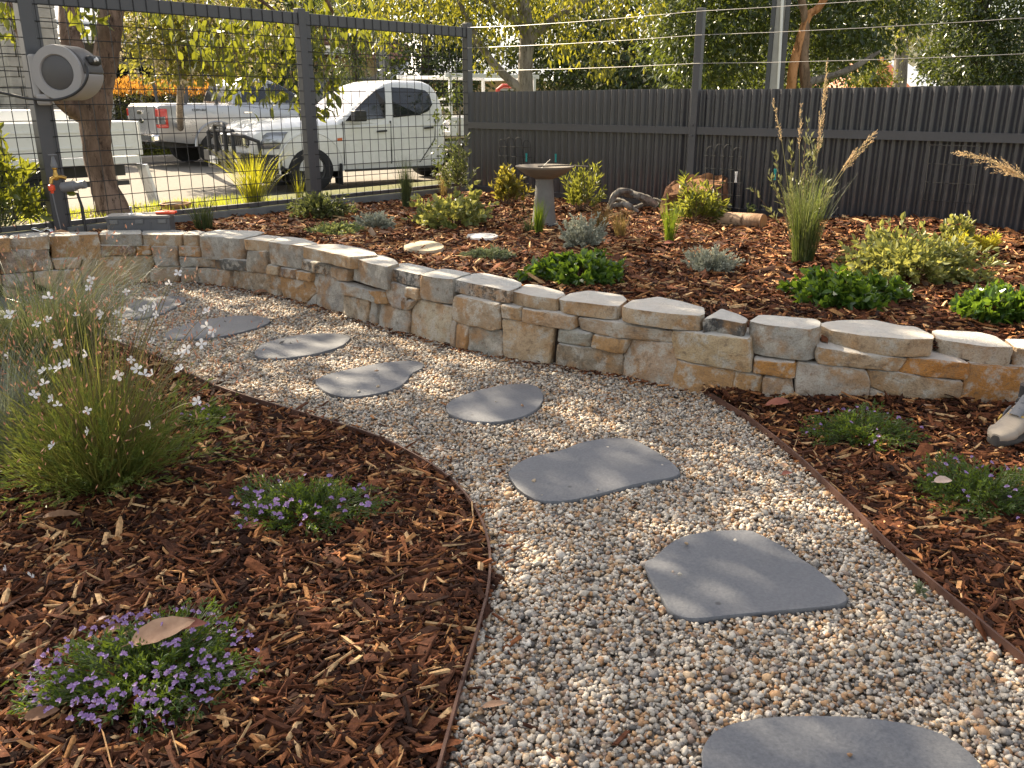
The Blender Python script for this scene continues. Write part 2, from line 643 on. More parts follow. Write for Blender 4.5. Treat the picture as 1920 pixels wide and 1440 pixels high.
TRACE = {'A': (0, 420, 8), 'B': (220, 420, 8), 'C': (440, 430, 8), 'D': (640, 460, 7.2), 'E': (840, 510, 7.2), 'F': (1060, 540, 6.857),
         'G': (1280, 570, 6.857), 'H': (1520, 580, 4.8), 'P': (0, 0, 1)}
FACE = [
    ('A', 'l', [(0, 410), (130, 390), (700, 372), (745, 480), (795, 672), (750, 690), (20, 742), (0, 742)]),
    ('A', 't', [(785, 528), (1232, 498), (1205, 620), (1182, 668), (825, 682)]),
    ('P', 't', [(157.5, 481), (240, 479.4), (286, 480), (288, 495), (282, 507), (281, 518), (240, 520), (155, 523), (152, 505), (153, 497)]),
    ('A', 'l', [(25, 755), (490, 718), (500, 890), (40, 908)]),
    ('A', 't', [(500, 715), (815, 690), (1185, 676), (1205, 850), (900, 880), (510, 885)]),
    ('A', 't', [(40, 915), (500, 895), (700, 890), (700, 1090), (40, 1100)]),
    ('A', 'g', [(705, 890), (1215, 860), (1235, 950), (1240, 1010), (705, 1080)]),
    ('A', 't', [(1215, 815), (1850, 800), (2050, 815), (2050, 900), (1840, 940), (1240, 970)]),
    ('A', 't', [(-300, 770), (15, 750), (32, 905), (-300, 920)]),
    ('A', 'o', [(-420, 450), (-10, 415), (-10, 745), (-420, 765)]),
    ('P', 'b', [(187, 460), (254, 459), (255, 479), (187, 479.5)]),
    ('B', 'r', [(288, 318), (502, 318), (520, 466), (288, 466)]),
    ('B', 'g', [(515, 328), (908, 326), (910, 560), (935, 622), (600, 632), (560, 560), (535, 450)]),
    ('B', 'o', [(925, 328), (1235, 338), (1272, 498), (925, 480)]),
    ('B', 'g', [(938, 485), (1478, 523), (1474, 658), (970, 640), (945, 580)]),
    ('P', 'd', [(405, 486), (417, 485), (435, 485), (464, 489.5), (463.5, 508), (430, 506), (405, 503)]),
    ('B', 't', [(495, 690), (558, 636), (945, 636), (955, 710), (905, 784), (495, 778)]),
    ('B', 'g', [(958, 640), (1215, 655), (1245, 785), (958, 795)]),
    ('B', 'g', [(1058, 793), (1252, 788), (1262, 890), (1058, 885)]),
    ('B', 'g', [(1225, 660), (1700, 690), (1720, 880), (1560, 920), (1350, 860), (1255, 790)]),
    ('C', 'l', [(-60, 608), (190, 633), (640, 690), (698, 850), (672, 975), (400, 960), (180, 905), (-55, 870)]),
    ('B', 't', [(660, 782), (905, 786), (1050, 800), (1050, 890), (690, 880)]),
    ('B', 'o', [(0, 812), (230, 812), (480, 786), (655, 785), (660, 880), (420, 905), (200, 950), (0, 970)]),
    ('C', 'g', [(200, 330), (492, 328), (498, 520), (512, 652), (440, 662), (185, 630), (195, 450)]),
    ('C', 'p', [(515, 518), (704, 550), (704, 687), (516, 652)]),
    ('C', 'd', [(714, 560), (962, 602), (952, 742), (712, 692)]),
    ('C', 'o', [(962, 612), (1185, 650), (1184, 782), (955, 750)]),
    ('C', 's', [(1015, 450), (1475, 552), (1470, 690), (1180, 642), (1005, 592)]),
    ('C', 't', [(1472, 556), (1735, 600), (1745, 785), (1620, 768), (1468, 698)]),
    ('C', 'o', [(675, 698), (950, 750), (1185, 790), (1222, 950), (1060, 944), (698, 862)]),
    ('C', 'g', [(1195, 652), (1470, 698), (1635, 780), (1665, 960), (1665, 1140), (1450, 1160), (1230, 1140), (1240, 945), (1186, 790)]),
    ('C', 'g', [(688, 868), (1052, 950), (1035, 1085), (880, 1080), (685, 1010)]),
    ('C', 'g', [(1055, 950), (1235, 958), (1230, 1140), (1100, 1110), (1038, 1080)]),
    ('D', 'g', [(-22, 478), (60, 488), (372, 588), (492, 635), (495, 770), (380, 722), (62, 652), (5, 640)]),
    ('D', 'o', [(398, 598), (635, 622), (668, 784), (505, 778), (492, 700)]),
    ('D', 'l', [(58, 656), (250, 700), (402, 730), (392, 1050), (240, 1040), (95, 965), (62, 850)]),
    ('D', 'g', [(408, 738), (502, 782), (478, 1110), (385, 1080), (395, 900)]),
    ('D', 'g', [(505, 782), (672, 790), (740, 840), (932, 880), (918, 1030), (860, 1200), (700, 1180), (480, 1120)]),
    ('D', 'g', [(614, 468), (892, 558), (886, 680), (856, 862), (740, 835), (676, 782), (638, 640)]),
    ('D', 'p', [(896, 560), (1050, 578), (1066, 738), (896, 690)]),
    ('D', 'b', [(862, 682), (928, 708), (930, 872), (858, 858)]),
    ('D', 'g', [(932, 728), (1030, 740), (966, 830), (932, 870)]),
    ('D', 'p', [(1036, 745), (1090, 740), (1500, 835), (1502, 1130), (1518, 1194), (1280, 1154), (945, 1045), (920, 1030), (940, 870)]),
    ('D', 't', [(868, 1055), (950, 1050), (1275, 1155), (1258, 1320), (1130, 1320), (866, 1230)]),
    ('E', 't', [(92, 308), (712, 433), (734, 640), (732, 764), (610, 782), (440, 718), (380, 732), (66, 652), (72, 450)]),
    ('E', 't', [(722, 438), (998, 478), (1002, 658), (738, 617)]),
    ('E', 't', [(1008, 488), (1500, 540), (1742, 600), (1738, 740), (1690, 774), (1380, 733), (1008, 662)]),
    ('E', 'p', [(66, 658), (132, 670), (138, 852), (72, 824)]),
    ('E', 'o', [(140, 678), (294, 713), (303, 760), (273, 874), (143, 854)]),
    ('E', 'g', [(298, 743), (420, 728), (610, 785), (742, 780), (768, 890), (764, 974), (278, 884)]),
    ('E', 'l', [(-112, 802), (80, 840), (280, 888), (754, 980), (744, 1160), (560, 1150), (400, 1100), (200, 1075), (-60, 1010), (-170, 960), (-160, 880)]),
    ('E', 'o', [(758, 983), (854, 1008), (854, 1180), (745, 1165)]),
    ('E', 't', [(743, 622), (1010, 658), (1435, 750), (1414, 930), (1374, 1060), (1354, 1250), (1230, 1260), (858, 1205), (858, 1000), (778, 965), (766, 850)]),
    ('F', 'g', [(-75, 522), (130, 532), (358, 580), (328, 753), (0, 706), (-92, 692)]),
    ('F', 'l', [(-88, 708), (310, 758), (385, 778), (722, 838), (744, 920), (722, 1150), (560, 1120), (420, 1120), (200, 1060), (-112, 990), (-132, 880)]),
    ('F', 't', [(160, 376), (500, 413), (700, 428), (1200, 533), (1412, 556), (1404, 708), (1050, 672), (650, 627), (366, 582), (195, 525)]),
    ('F', 'o', [(368, 588), (640, 630), (838, 655), (762, 834), (700, 832), (336, 757)]),
    ('F', 't', [(846, 658), (1402, 713), (1433, 920), (1474, 1010), (1454, 1133), (1300, 1122), (800, 1032), (743, 960), (748, 860)]),
    ('F', 't', [(724, 1028), (800, 1035), (1300, 1126), (1645, 1182), (1625, 1360), (1500, 1350), (1250, 1310), (1050, 1215), (722, 1165)]),
    ('G', 't', [(-144, 338), (180, 358), (872, 438), (892, 640), (898, 864), (680, 842), (400, 800), (-102, 690), (-134, 500)]),
    ('G', 'o', [(-104, 708), (400, 808), (688, 855), (652, 1022), (440, 1032), (120, 962), (-92, 902)]),
    ('G', 'o', [(688, 854), (1037, 910), (1028, 1093), (658, 1052), (663, 960)]),
    ('G', 'g', [(1038, 914), (1402, 940), (1478, 1110), (1472, 1162), (1028, 1082)]),
    ('G', 'r', [(928, 688), (1458, 740), (1442, 932), (1400, 942), (903, 870), (918, 770)]),
    ('G', 'o', [(118, 972), (440, 1034), (822, 1078), (818, 1215), (450, 1260), (300, 1250), (130, 1130)]),
    ('G', 'o', [(828, 1088), (1030, 1094), (1474, 1166), (1500, 1330), (1300, 1320), (830, 1260)]),
    ('P', 'p', [(1494, 678), (1540, 682), (1553, 684), (1622.5, 692.5), (1631, 715), (1629, 736), (1594, 760), (1541, 758), (1498, 730), (1489, 706)]),
    ('H', 't', [(66, 333), (460, 393), (872, 438), (782, 562), (740, 552), (440, 522), (58, 480), (38, 400)]),
    ('H', 'r', [(868, 440), (1150, 438), (1424, 484), (1412, 632), (1130, 612), (786, 562)]),
    ('H', 't', [(508, 545), (740, 555), (1160, 620), (1364, 640), (1352, 772), (1180, 776), (530, 690)]),
    ('H', 'r', [(1428, 488), (1840, 520), (1900, 505), (2050, 520), (2040, 720), (1900, 820), (1700, 832), (1338, 782), (1380, 650)]),
    ('H', 'o', [(533, 700), (1200, 776), (1182, 890), (800, 880), (528, 860)]),
    ('H', 'g', [(1206, 788), (1702, 830), (1702, 920), (1200, 910)]),
    ('H', 'o', [(1708, 832), (2040, 828), (2040, 925), (1708, 920)]),
]
rs = random.Random(5)
for tr, kind, pts in FACE:
    ox, oy, k = TRACE[tr]
    q = [wall_hit(ox + x / k, oy + y / k) for x, y in pts]
    q = [(s, z if z > 0.07 else z - 0.075) for s, z in q]
    stone(q, kind, rng=rs)
# the same coursing carried on past both sides of the picture
for s0, s1 in ((0.15, wall_hit(0, 500)[0] - 0.24), (wall_hit(1919, 700)[0] + 0.12, f_len[-1] - 0.1)):
    if s1 - s0 < 0.2: continue
    for z0, z1 in ((-0.05, 0.08), (0.085, 0.185)):
        s = s0
        while s < s1 - 0.08:
            w = min(rs.uniform(0.18, 0.4), s1 - s)
            stone([(s + 0.004, z0), (s + w - 0.004, z0), (s + w - 0.006, z1), (s + 0.006, z1)], rs.choice('gttopl'), rng=rs)
            s += w

# cap stones: outline of the top as seen, and height of the front face in picture points
CAPS = [
    ('o', 23, [(-60, 448), (16, 446.5), (16, 441), (-60, 442)]),
    ('t', 22, [(17, 447), (52, 445), (88, 442.5), (92, 435), (56, 436), (19, 440.5)]),
    ('o', 41, [(89.5, 442.5), (136, 441), (184, 439), (180, 434.5), (138, 434.5), (98, 435.5)]),
    ('g', 20, [(185.5, 440), (225, 439), (264, 438.7), (264, 431), (225, 431.5), (192, 432)]),
    ('t', 20.5, [(265, 440), (302, 439.5), (340, 440), (353, 434), (329, 430.5), (268, 431.5)]),
    ('t', 20, [(342, 440.6), (371.5, 441), (387, 435), (370, 431.5), (354.5, 433.5)]),
    ('g', 42, [(372.5, 442), (410, 444), (447, 447), (457, 446.5), (498, 436), (486, 433), (460, 431.5), (407, 430.5), (387.5, 434)]),
    ('t', 20.5, [(457.5, 448), (480, 450), (501, 452.7), (529, 443), (498.5, 440)]),
    ('g', 43, [(502, 452.7), (549, 459), (565, 461), (596, 457), (572, 447.5), (546, 443.7), (529.5, 443.5)]),
    ('t', 23, [(566, 462), (615, 472), (657, 482.3), (708, 477.8), (702, 472), (680, 465.5), (635, 457.5), (597, 457.3)]),
    ('g', 45, [(659, 482.5), (690, 491.5), (723, 500), (748, 493.5), (740, 486), (718, 478), (689, 476.7)]),
    ('s', 25, [(724, 500.3), (755, 508), (786, 514.6), (818, 504.3), (792, 498.5), (765, 493), (748, 494)]),
    ('g', 48, [(787.5, 515), (815, 520), (846, 523.8), (884, 512), (860, 507), (834, 503.5), (820, 504.7)]),
    ('s', 26, [(848, 523.5), (900, 534), (953.5, 544.3), (978.5, 535), (978, 530), (961, 522.5), (907, 511.7), (886, 512.5)]),
    ('t', 24.5, [(955, 545), (997, 554.5), (1045.5, 559.6), (1059, 552), (1056, 547), (1009, 533.8), (987, 532.6), (979, 536)]),
    ('t', 27, [(1048.5, 559.5), (1060, 563), (1082, 565.5), (1133, 572), (1160.5, 574), (1176.5, 562), (1168, 553.8), (1140, 547.8), (1104, 544), (1069, 549.3)]),
    ('t', 30, [(1166.5, 574), (1184, 578.5), (1250, 587.2), (1311.5, 592), (1322.5, 588.5), (1320.5, 576.3), (1279, 563.8), (1235, 556), (1185, 562.5)]),
    ('k', 27, [(1320, 599), (1338, 596), (1397, 606.5), (1403, 598), (1385, 589), (1353, 578), (1324.5, 593.8)]),
    ('g', 60, [(1404, 601.2), (1440, 609.2), (1518, 617.2), (1537.5, 612), (1539.5, 603.4), (1528, 597.7), (1449, 591), (1423, 590)]),
    ('t', 33, [(1541.5, 611.3), (1566, 619.8), (1620, 629.2), (1701, 636), (1752, 634.6), (1750.5, 628), (1718, 612), (1687, 608.8), (1639, 599), (1576, 599.8), (1543.5, 604)]),
    ('p', 37, [(1756.5, 632), (1770, 638.3), (1853, 650), (1901, 650.5), (1866, 629), (1837, 622.7), (1757.5, 617.3), (1746.5, 619.6)]),
    ('t', 37, [(1903, 651), (1935, 655), (1985, 656), (1980, 640), (1920, 636.5), (1882.5, 634.8)]),
]


cap_polys = []


def cap(kind, thick, pts, rng, zfix=None):
    # height of the top from where the front edge stands over the wall face
    fr = max(pts, key=lambda p: p[1])
    zs = [wall_hit(*p)[1] for p in pts if p[1] > fr[1] - 7]
    z = float(np.median(zs)) if zfix is None else zfix
    P = [W(u, v, z) for u, v in pts]
    c = sum(P, Vector()) / len(P)
    fw = min(P, key=lambda p: p.length)
    h = thick / 1620.0 * math.hypot(fw.x, fw.y) * 1.0
    cap_polys.append([(p.x, p.y) for p in P])
    cap_mesh(kind, P, z, h, rng)


def cap_mesh(kind, P, z, h, rng):
    c = sum(P, Vector()) / len(P)
    # outward along the wall face: a little proud, at the back carried under the mulch
    Q = []
    n = len(P)
    for i in range(n):
        a, b = P[i], P[(i + 1) % n]
        k = max(1, min(5, int((b - a).length / 0.05)))
        Q += [a.lerp(b, j / k) for j in range(k)]
    Q = chaikin(Q, 1, True, 0.15)
    seed = rng.uniform(0, 300)
    rings = [(-h, 0.99), (-h + 0.005, 1.0), (-h * 0.75, 1.004), (-h * 0.5, 1.0), (-h * 0.25, 1.006), (-0.005, 1.0), (-0.001, 0.993), (0.0, 0.96), (0.001, 0.6), (0.001, 0.25)]
    vs, fs, m = [], [], len(Q)
    for ri, (dz, k) in enumerate(rings):
        for q in Q:
            e = Vector((q.x - c.x, q.y - c.y, 0))
            p = Vector((c.x, c.y, 0)) + e * k
            w = Vector((p.x * 11 + seed, p.y * 11, dz * 14 + seed))
            if ri < 6:
                p += e.normalized() * (0.009 * noise.noise(w) + 0.006 * noise.noise(w * 2.5) + 0.003 * noise.noise(w * 6))
            zz = z + dz + (0.0025 * noise.noise(w * 0.8) if ri > 5 else 0.005 * noise.noise(w))
            vs.append(Vector((p.x, p.y, zz)))
        if ri:
            o = (ri - 1) * m
            fs += [(o + i, o + (i + 1) % m, o + m + (i + 1) % m, o + m + i) for i in range(m)]
    o = (len(rings) - 1) * m
    vs.append(Vector((c.x, c.y, z + 0.001)))
    fs += [(o + i, o + (i + 1) % m, len(vs) - 1) for i in range(m)]
    fs.append(tuple(range(m - 1, -1, -1)))
    b = B()
    b.add(vs, fs)
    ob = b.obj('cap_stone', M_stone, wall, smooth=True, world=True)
    sharp_edges(ob.data, 28)
    col, li = STONE_COL[kind]
    j = rng.uniform(0.92, 1.1)
    ob.color = (col[0] * j, col[1] * j, col[2] * j, 1 - li)


for kind, th, pts in CAPS:
    cap(kind, th, pts, rs)
for s0, s1 in ((0.1, wall_hit(0, 500)[0] - 0.20), (wall_hit(1919, 700)[0] + 0.2, f_len[-1] - 0.1)):
    s = s0
    while s < s1 - 0.1:
        w = min(rs.uniform(0.28, 0.42), s1 - s)
        P = []
        for ds, dd in ((0.006, 0.03), (w / 2, 0.04), (w - 0.006, 0.03), (w - 0.03, -0.2), (w / 2, -0.24), (0.03, -0.2)):
            p, nn = wall_at(s + ds)
            P.append(p + nn * dd)
        cap_mesh(rs.choice('gtp'), P, 0.285, 0.11, rs)
        s += w

# packed earth right behind the stones, so that joints read dark
M_earth = plain('packed_earth', (0.045, 0.03, 0.02), 0.95, var=0.3, scale=20)
b = B()
rings = []
for s in np.linspace(0.02, f_len[-1] - 0.02, 260):
    p, n = wall_at(s)
    rings.append([p + n * d + Vector((0, 0, z)) for d, z in ((-0.03, -0.2), (-0.03, 0.19), (-0.14, 0.20), (-0.14, -0.2))])
b.loft(rings)
b.obj('earth_backfill', M_earth, wall)

# ----------------------------------------------------------------- the ground sheets
def ground_mat(name, stops, scale, bump, vor=False, rough=0.95):
    t = NT(name)
    co = t.coord('Object')
    if vor:
        v = t.n('TexVoronoi')
        v.inputs['Scale'].default_value = scale
        t.t.links.new(co, v.inputs['Vector'])
        sep = t.n('SeparateColor')
        t.t.links.new(v.outputs['Color'], sep.inputs[0])
        c = t.ramp(sep.outputs[0], stops)
        h = t.math('SUBTRACT', 1.0, v.outputs['Distance'])
    else:
        f = t.noise(scale, 8, 0.7, co)
        c = t.ramp(f, stops)
        h = t.noise(scale * 2, 6, 0.7, co)
    return t.surf(c, rough, 0, h, bump, 0.2)


M_mulchbase = ground_mat('mulch_ground', [(0.3, (0.01, 0.005, 0.0035)), (0.5, (0.024, 0.011, 0.007)), (0.72, (0.055, 0.025, 0.014))], 38.0, 0.02)
M_gravelbase = ground_mat('gravel_ground', [(0.0, (0.10, 0.085, 0.07)), (0.4, (0.22, 0.19, 0.16)), (0.7, (0.32, 0.26, 0.19)), (1.0, (0.42, 0.38, 0.33))], 80.0, 0.008, True)
M_soil = plain('garden_soil', (0.05, 0.034, 0.024), 0.95, var=0.3)

CORNER = Vector((-0.43, 8.9, 0))
LF = Vector((-0.652, -0.758, 0)).normalized()     # along the mesh fence, away from the corner
RF = Vector((0.749, -0.663, 0)).normalized()      # along the corrugated fence
LN = Vector((LF.y, -LF.x, 0))                     # out of the garden through the mesh fence
if LN.x > 0: LN = -LN
RN = Vector((0.663, 0.749, 0))                    # out of the garden through the corrugated fence


def sheet(name, rows, mat, kind='structure', parent=None, smooth=True):
    b = B()
    b.loft(rows, closed=False, caps=False)
    me = b.mesh(name, smooth)
    if sum(p.normal.z for p in me.polygons) < 0:
        me.flip_normals()
    o = link(name, me, mat, parent)
    if kind: o['kind'] = kind
    return o


# soil under everything in the garden
q = [CORNER, CORNER + RF * 12, Vector((9, -5, 0)), Vector((-9, -5, 0)), CORNER + LF * 13]
b = B()
b.prism([(p.x, p.y) for p in q], -0.6, -0.04)
b.obj('garden_soil', M_soil)['kind'] = 'structure'

# raised bed: from just behind the wall face out to the two fences
N_ = 110
inner = []
for s in np.linspace(0.1, f_len[-1] - 0.1, N_):
    p, n = wall_at(s)
    inner.append(p - n * 0.10)
fence_line = [CORNER + LF * 7.2, CORNER, CORNER + RF * 7.2]
outer = resample(fence_line, N_)
rows = []
for j in range(41):
    k = (j / 40) ** 1.25
    r = []
    for a, c_ in zip(inner, outer):
        p = a.lerp(c_, k)
        r.append(Vector((p.x, p.y, bed_z(p.x, p.y) - (0.012 if j == 0 else 0))))
    rows.append(r)
sheet('raised_garden_bed', rows, M_mulchbase)
bed_poly = [(p.x, p.y) for p in inner] + [(p.x, p.y) for p in reversed(outer)]

# path and lower beds, from traced edging lines
el_px = [(60, 600), (150, 628), (230, 652), (287, 672), (319, 688), (361, 712), (409, 735), (479, 758), (550, 779), (629, 803), (704, 826),
         (766, 857), (829, 894), (876, 940), (904, 987), (918, 1034), (920, 1081), (914, 1130), (895, 1200), (874, 1270), (858, 1325), (828, 1440), (800, 1540), (770, 1700)]
EL = chaikin([Vector((-3.9, 4.0, 0)), Vector((-3.1, 4.25, 0))] + [W(*p) for p in el_px] + [Vector((-0.22, 0.2, 0)), Vector((-0.3, -1.5, 0))], 2, closed=False)
EL = resample(EL, 160)
er_px = [(1303, 728), (1330, 748), (1362, 768), (1400, 792), (1440, 822), (1478, 853), (1518, 888), (1556, 926), (1596, 964), (1633, 1003), (1672, 1041),
         (1711, 1077), (1750, 1110), (1789, 1143), (1828, 1176), (1867, 1210), (1920, 1253), (2000, 1320), (2120, 1430)]
ER = chaikin([W(*p) for p in er_px] + [Vector((1.05, 0.4, 0)), Vector((1.2, -1.5, 0))], 2, closed=False)
ER = resample(ER, 120)
left_poly = [(p.x, p.y) for p in EL] + [(-0.3, -2.0), (-5.5, -2.0), (-5.5, 4.0)]
sj = wall_hit(1303, 735)[0]
wl = [wall_at(s)[0] - wall_at(s)[1] * 0.05 for s in np.linspace(0.05, sj, 120)]
path_poly = [(p.x, p.y) for p in EL] + [(1.2, -2.0)] + [(p.x, p.y) for p in reversed(ER)] + [(p.x, p.y) for p in reversed(wl)]
wr = [wall_at(s)[0] - wall_at(s)[1] * 0.05 for s in np.linspace(sj, f_len[-1] - 0.05, 90)]
right_poly = [(p.x, p.y) for p in ER] + [(1.2, -2), (5.0, -2.0)] + [(p.x, p.y) for p in reversed(wr)]


def flat_poly(name, poly, z, mat):
    tris = geometry.tessellate_polygon([[Vector((x, y, 0)) for x, y in poly]])
    b = B()
    b.add([(x, y, z) for x, y in poly], [tuple(t) for t in tris])
    me = b.mesh(name, False)
    for p in me.polygons:
        pass
    if sum(p.normal.z for p in me.polygons) < 0: me.flip_normals()
    o = link(name, me, mat)
    o['kind'] = 'structure'
    return o


def low_z(x, y):
    d2 = min((x - a) * (x - a) + (y - b_) * (y - b_) for a, b_ in WALLPTS)
    return 0.036 * math.exp(-d2 / 0.03) + 0.004 + 0.012 * nz(x, y, 2.0, 5.5) + 0.006 * nz(x, y, 7.0, 1.5)


flat_poly('gravel_path', path_poly, -0.006, M_gravelbase)
flat_poly('left_garden_bed', left_poly, -0.004, M_mulchbase)
flat_poly('right_garden_bed', right_poly, -0.004, M_mulchbase)

# steel edging strips
M_rust = plain('weathered_steel', (0.085, 0.04, 0.026), 0.7, 0.0, 0.4, 9.0, 0.0008, 120, 0.35)


def strip(name, line, w, z0, z1, label):
    b = B()
    rings = []
    for i, p in enumerate(line):
        d = (line[min(i + 1, len(line) - 1)] - line[max(i - 1, 0)]).normalized()
        s = Vector((d.y, -d.x, 0)) * w / 2
        rings.append([Vector((p.x, p.y, z0)) - s, Vector((p.x, p.y, z1)) - s, Vector((p.x, p.y, z1)) + s, Vector((p.x, p.y, z0)) + s])
    b.loft(rings)
    o = b.obj(name, M_rust, None, True, world=True)
    return tag(o, label, 'garden edging', 'steel edging strips beside the path')


strip('garden_edging', EL, 0.006, -0.03, 0.026, 'curved rusty steel edging between the gravel path and the bed with white flowers')
strip('garden_edging', ER, 0.006, -0.03, 0.028, 'nearly straight brown steel edging from the stone wall along the bed by the boot')

# stepping stones
def paver_mat():
    t = NT('bluestone')
    co = t.coord('Object')
    a = t.noise(3.5, 5, 0.6, co)
    f = t.noise(140, 3, 0.7, co)
    c = t.ramp(a, [(0.25, (0.085, 0.090, 0.10)), (0.55, (0.115, 0.119, 0.13)), (0.8, (0.15, 0.15, 0.155))])
    c = t.mix(0.5, c, t.ramp(f, [(0.3, (0.07, 0.072, 0.08)), (0.7, (0.165, 0.168, 0.175))]))
    v = t.n('TexVoronoi')
    v.inputs['Scale'].default_value = 7.0
    t.t.links.new(co, v.inputs['Vector'])
    c = t.mix(t.ramp(v.outputs['Distance'], [(0.045, (0.85,) * 3), (0.075, (0, 0, 0))]), c, (0.045, 0.045, 0.048))
    return t.surf(c, 0.62, 0, t.math('ADD', t.math('MULTIPLY', f, 0.5), t.noise(18, 4, 0.6, co)), 0.0022, 0.35)


M_paver = paver_mat()
PAVERS = [
    ('half seen rounded grey paver nearest the camera', [(1317, 1440), (1315, 1405), (1330, 1375), (1370, 1355), (1440, 1343), (1560, 1340), (1680, 1350), (1760, 1370), (1810, 1400), (1848, 1440), (1880, 1520), (1820, 1640), (1500, 1680), (1340, 1600), (1300, 1500)]),
    ('grey paver with a pointed right end and a dark spot, beside the right edging', [(1207, 1053), (1228, 1044), (1249, 1021.6), (1284, 1002), (1346, 994), (1405, 992), (1429, 1002.5), (1468, 1023), (1497, 1043), (1528, 1063), (1555.6, 1086), (1578, 1104), (1590.6, 1118), (1587, 1129), (1571, 1135), (1517, 1140), (1400, 1150), (1330, 1158), (1294, 1160), (1270, 1155), (1252, 1141), (1242, 1120.5), (1221, 1089)]),
    ('wide four sided grey paver with rounded corners in the middle of the path', [(953, 880), (985, 858), (1050, 845), (1090, 828), (1140, 820), (1190, 822), (1230, 845), (1262, 866), (1278, 885), (1268, 894), (1200, 905), (1130, 925), (1060, 940), (1010, 940), (975, 920), (955, 895)]),
    ('small oval grey paver between the four sided one and the pear shaped one', [(833, 762), (850, 747), (890, 733), (940, 722), (985, 718), (1012, 725), (1021, 745), (1010, 765), (980, 782), (930, 792), (880, 790), (845, 777)]),
    ('pear shaped grey paver with a notch on its right, dappled with sun', [(586, 715), (610, 702), (650, 693), (700, 682), (760, 675), (790, 678), (797, 688), (770, 700), (765, 712), (745, 728), (700, 740), (650, 745), (610, 735)]),
    ('smooth grey paver with two sun spots just before the wall bends', [(474, 662), (490, 645), (520, 635), (570, 626), (620, 624), (655, 628), (658, 635), (640, 650), (590, 664), (530, 672), (485, 671)]),
    ('shaded long grey paver partly behind the white flower stems', [(303, 628), (330, 612), (380, 600), (430, 592), (480, 591), (508, 598), (505, 606), (470, 618), (420, 630), (360, 636), (320, 636)]),
    ('shaded grey paver close to the foot of the wall, behind flower heads', [(205, 590), (225, 575), (250, 565), (290, 555), (340, 555), (352, 563), (330, 575), (300, 590), (250, 600)]),
    ('farthest grey paver at the left edge behind the blue grass', [(-70, 580), (-30, 560), (20, 556), (40, 562), (38, 580), (10, 592), (-40, 594)]),
]
paver_polys = []
for i, (lab, px) in enumerate(PAVERS):
    zt = 0.016
    P = chaikin([W(u, v, zt) for u, v in px], 1, True, 0.22)
    c = sum(P, Vector()) / len(P)
    b = B()
    rings = []
    sd = i * 7.7
    for dz, k, jit in ((-0.04, 0.985, 0.3), (-0.02, 0.995, 1.0), (-0.007, 1.0, 1.0), (-0.002, 0.997, 0.5), (0.0, 0.988, 0.2), (0.0, 0.6, 0), (0.0, 0.2, 0)):
        r = []
        for p in P:
            e = p - c
            q = c + e * k
            w = Vector((q.x * 25 + sd, q.y * 25, dz * 60))
            q = q + e.normalized() * (0.005 * jit * noise.noise(w) + 0.003 * jit * noise.noise(w * 3.1))
            r.append(Vector((q.x, q.y, zt + dz + 0.0012 * noise.noise(w * 0.2))))
        rings.append(r)
    b.loft(rings)
    o = b.obj('stepping_stone', M_paver, None, True, world=True)
    sharp_edges(o.data, 38)
    tag(o, lab, 'stepping stone', 'grey stepping stones set in the gravel path')
    paver_polys.append([(p.x, p.y) for p in P])

# ----------------------------------------------------------------- gravel
rng = np.random.default_rng(7)


def scatter(poly, dens, z_fn=None):
    q = np.array(poly)
    lo, hi = q.min(0), q.max(0)
    n = int(dens * (hi[0] - lo[0]) * (hi[1] - lo[1]))
    P = rng.random((n, 2)) * (hi - lo) + lo
    return P[in_poly(P, poly)]


def in_view(P, z, mx=330, my=160):
    u, v, d = project(np.c_[P, np.full(len(P), z)])
    return (d > 0.2) & (u > -mx) & (u < 1920 + mx) & (v > -my) & (v < 1440 + 340)


def rot_mats(yaw, pitch, roll):
    cy, sy, cp, sp, cr, sr = np.cos(yaw), np.sin(yaw), np.cos(pitch), np.sin(pitch), np.cos(roll), np.sin(roll)
    M = np.empty((len(yaw), 3, 3))
    M[:, 0, 0] = cy * cp; M[:, 0, 1] = cy * sp * sr - sy * cr; M[:, 0, 2] = cy * sp * cr + sy * sr
    M[:, 1, 0] = sy * cp; M[:, 1, 1] = sy * sp * sr + cy * cr; M[:, 1, 2] = sy * sp * cr - cy * sr
    M[:, 2, 0] = -sp; M[:, 2, 1] = cp * sr; M[:, 2, 2] = cp * cr
    return M


def pieces(name, base_v, base_f, pos, size, M, jit, rnd, mat, smooth, label, far=None, far_v=None, far_f=None):
    """many small pieces in one mesh; those marked far away get the plainer shape"""
    far = np.zeros(len(pos), bool) if far is None else far
    Vs, Fs, Rs, off = [], [], [], 0
    for mask, bv, bf in ((~far, base_v, base_f), (far, far_v, far_f)):
        n = int(mask.sum())
        if not n: continue
        k = len(bv)
        V = np.repeat(bv[None], n, 0) * (1 + jit * rng.uniform(-1, 1, (n, k, 3)))
        V = V * size[mask][:, None, :]
        V = np.einsum('nij,nkj->nki', M[mask], V) + pos[mask][:, None, :]
        Vs.append(V.reshape(-1, 3))
        Fs.append((bf[None] + (np.arange(n) * k)[:, None, None]).reshape(-1, bf.shape[1]) + off)
        Rs.append(np.repeat(rnd[mask], k))
        off += n * k
    me = fast_mesh(name, np.concatenate(Vs), np.concatenate(Fs), smooth, np.concatenate(Rs))
    o = link(name, me, mat)
    o['kind'] = 'stuff'
    if label: o['label'] = label
    return o


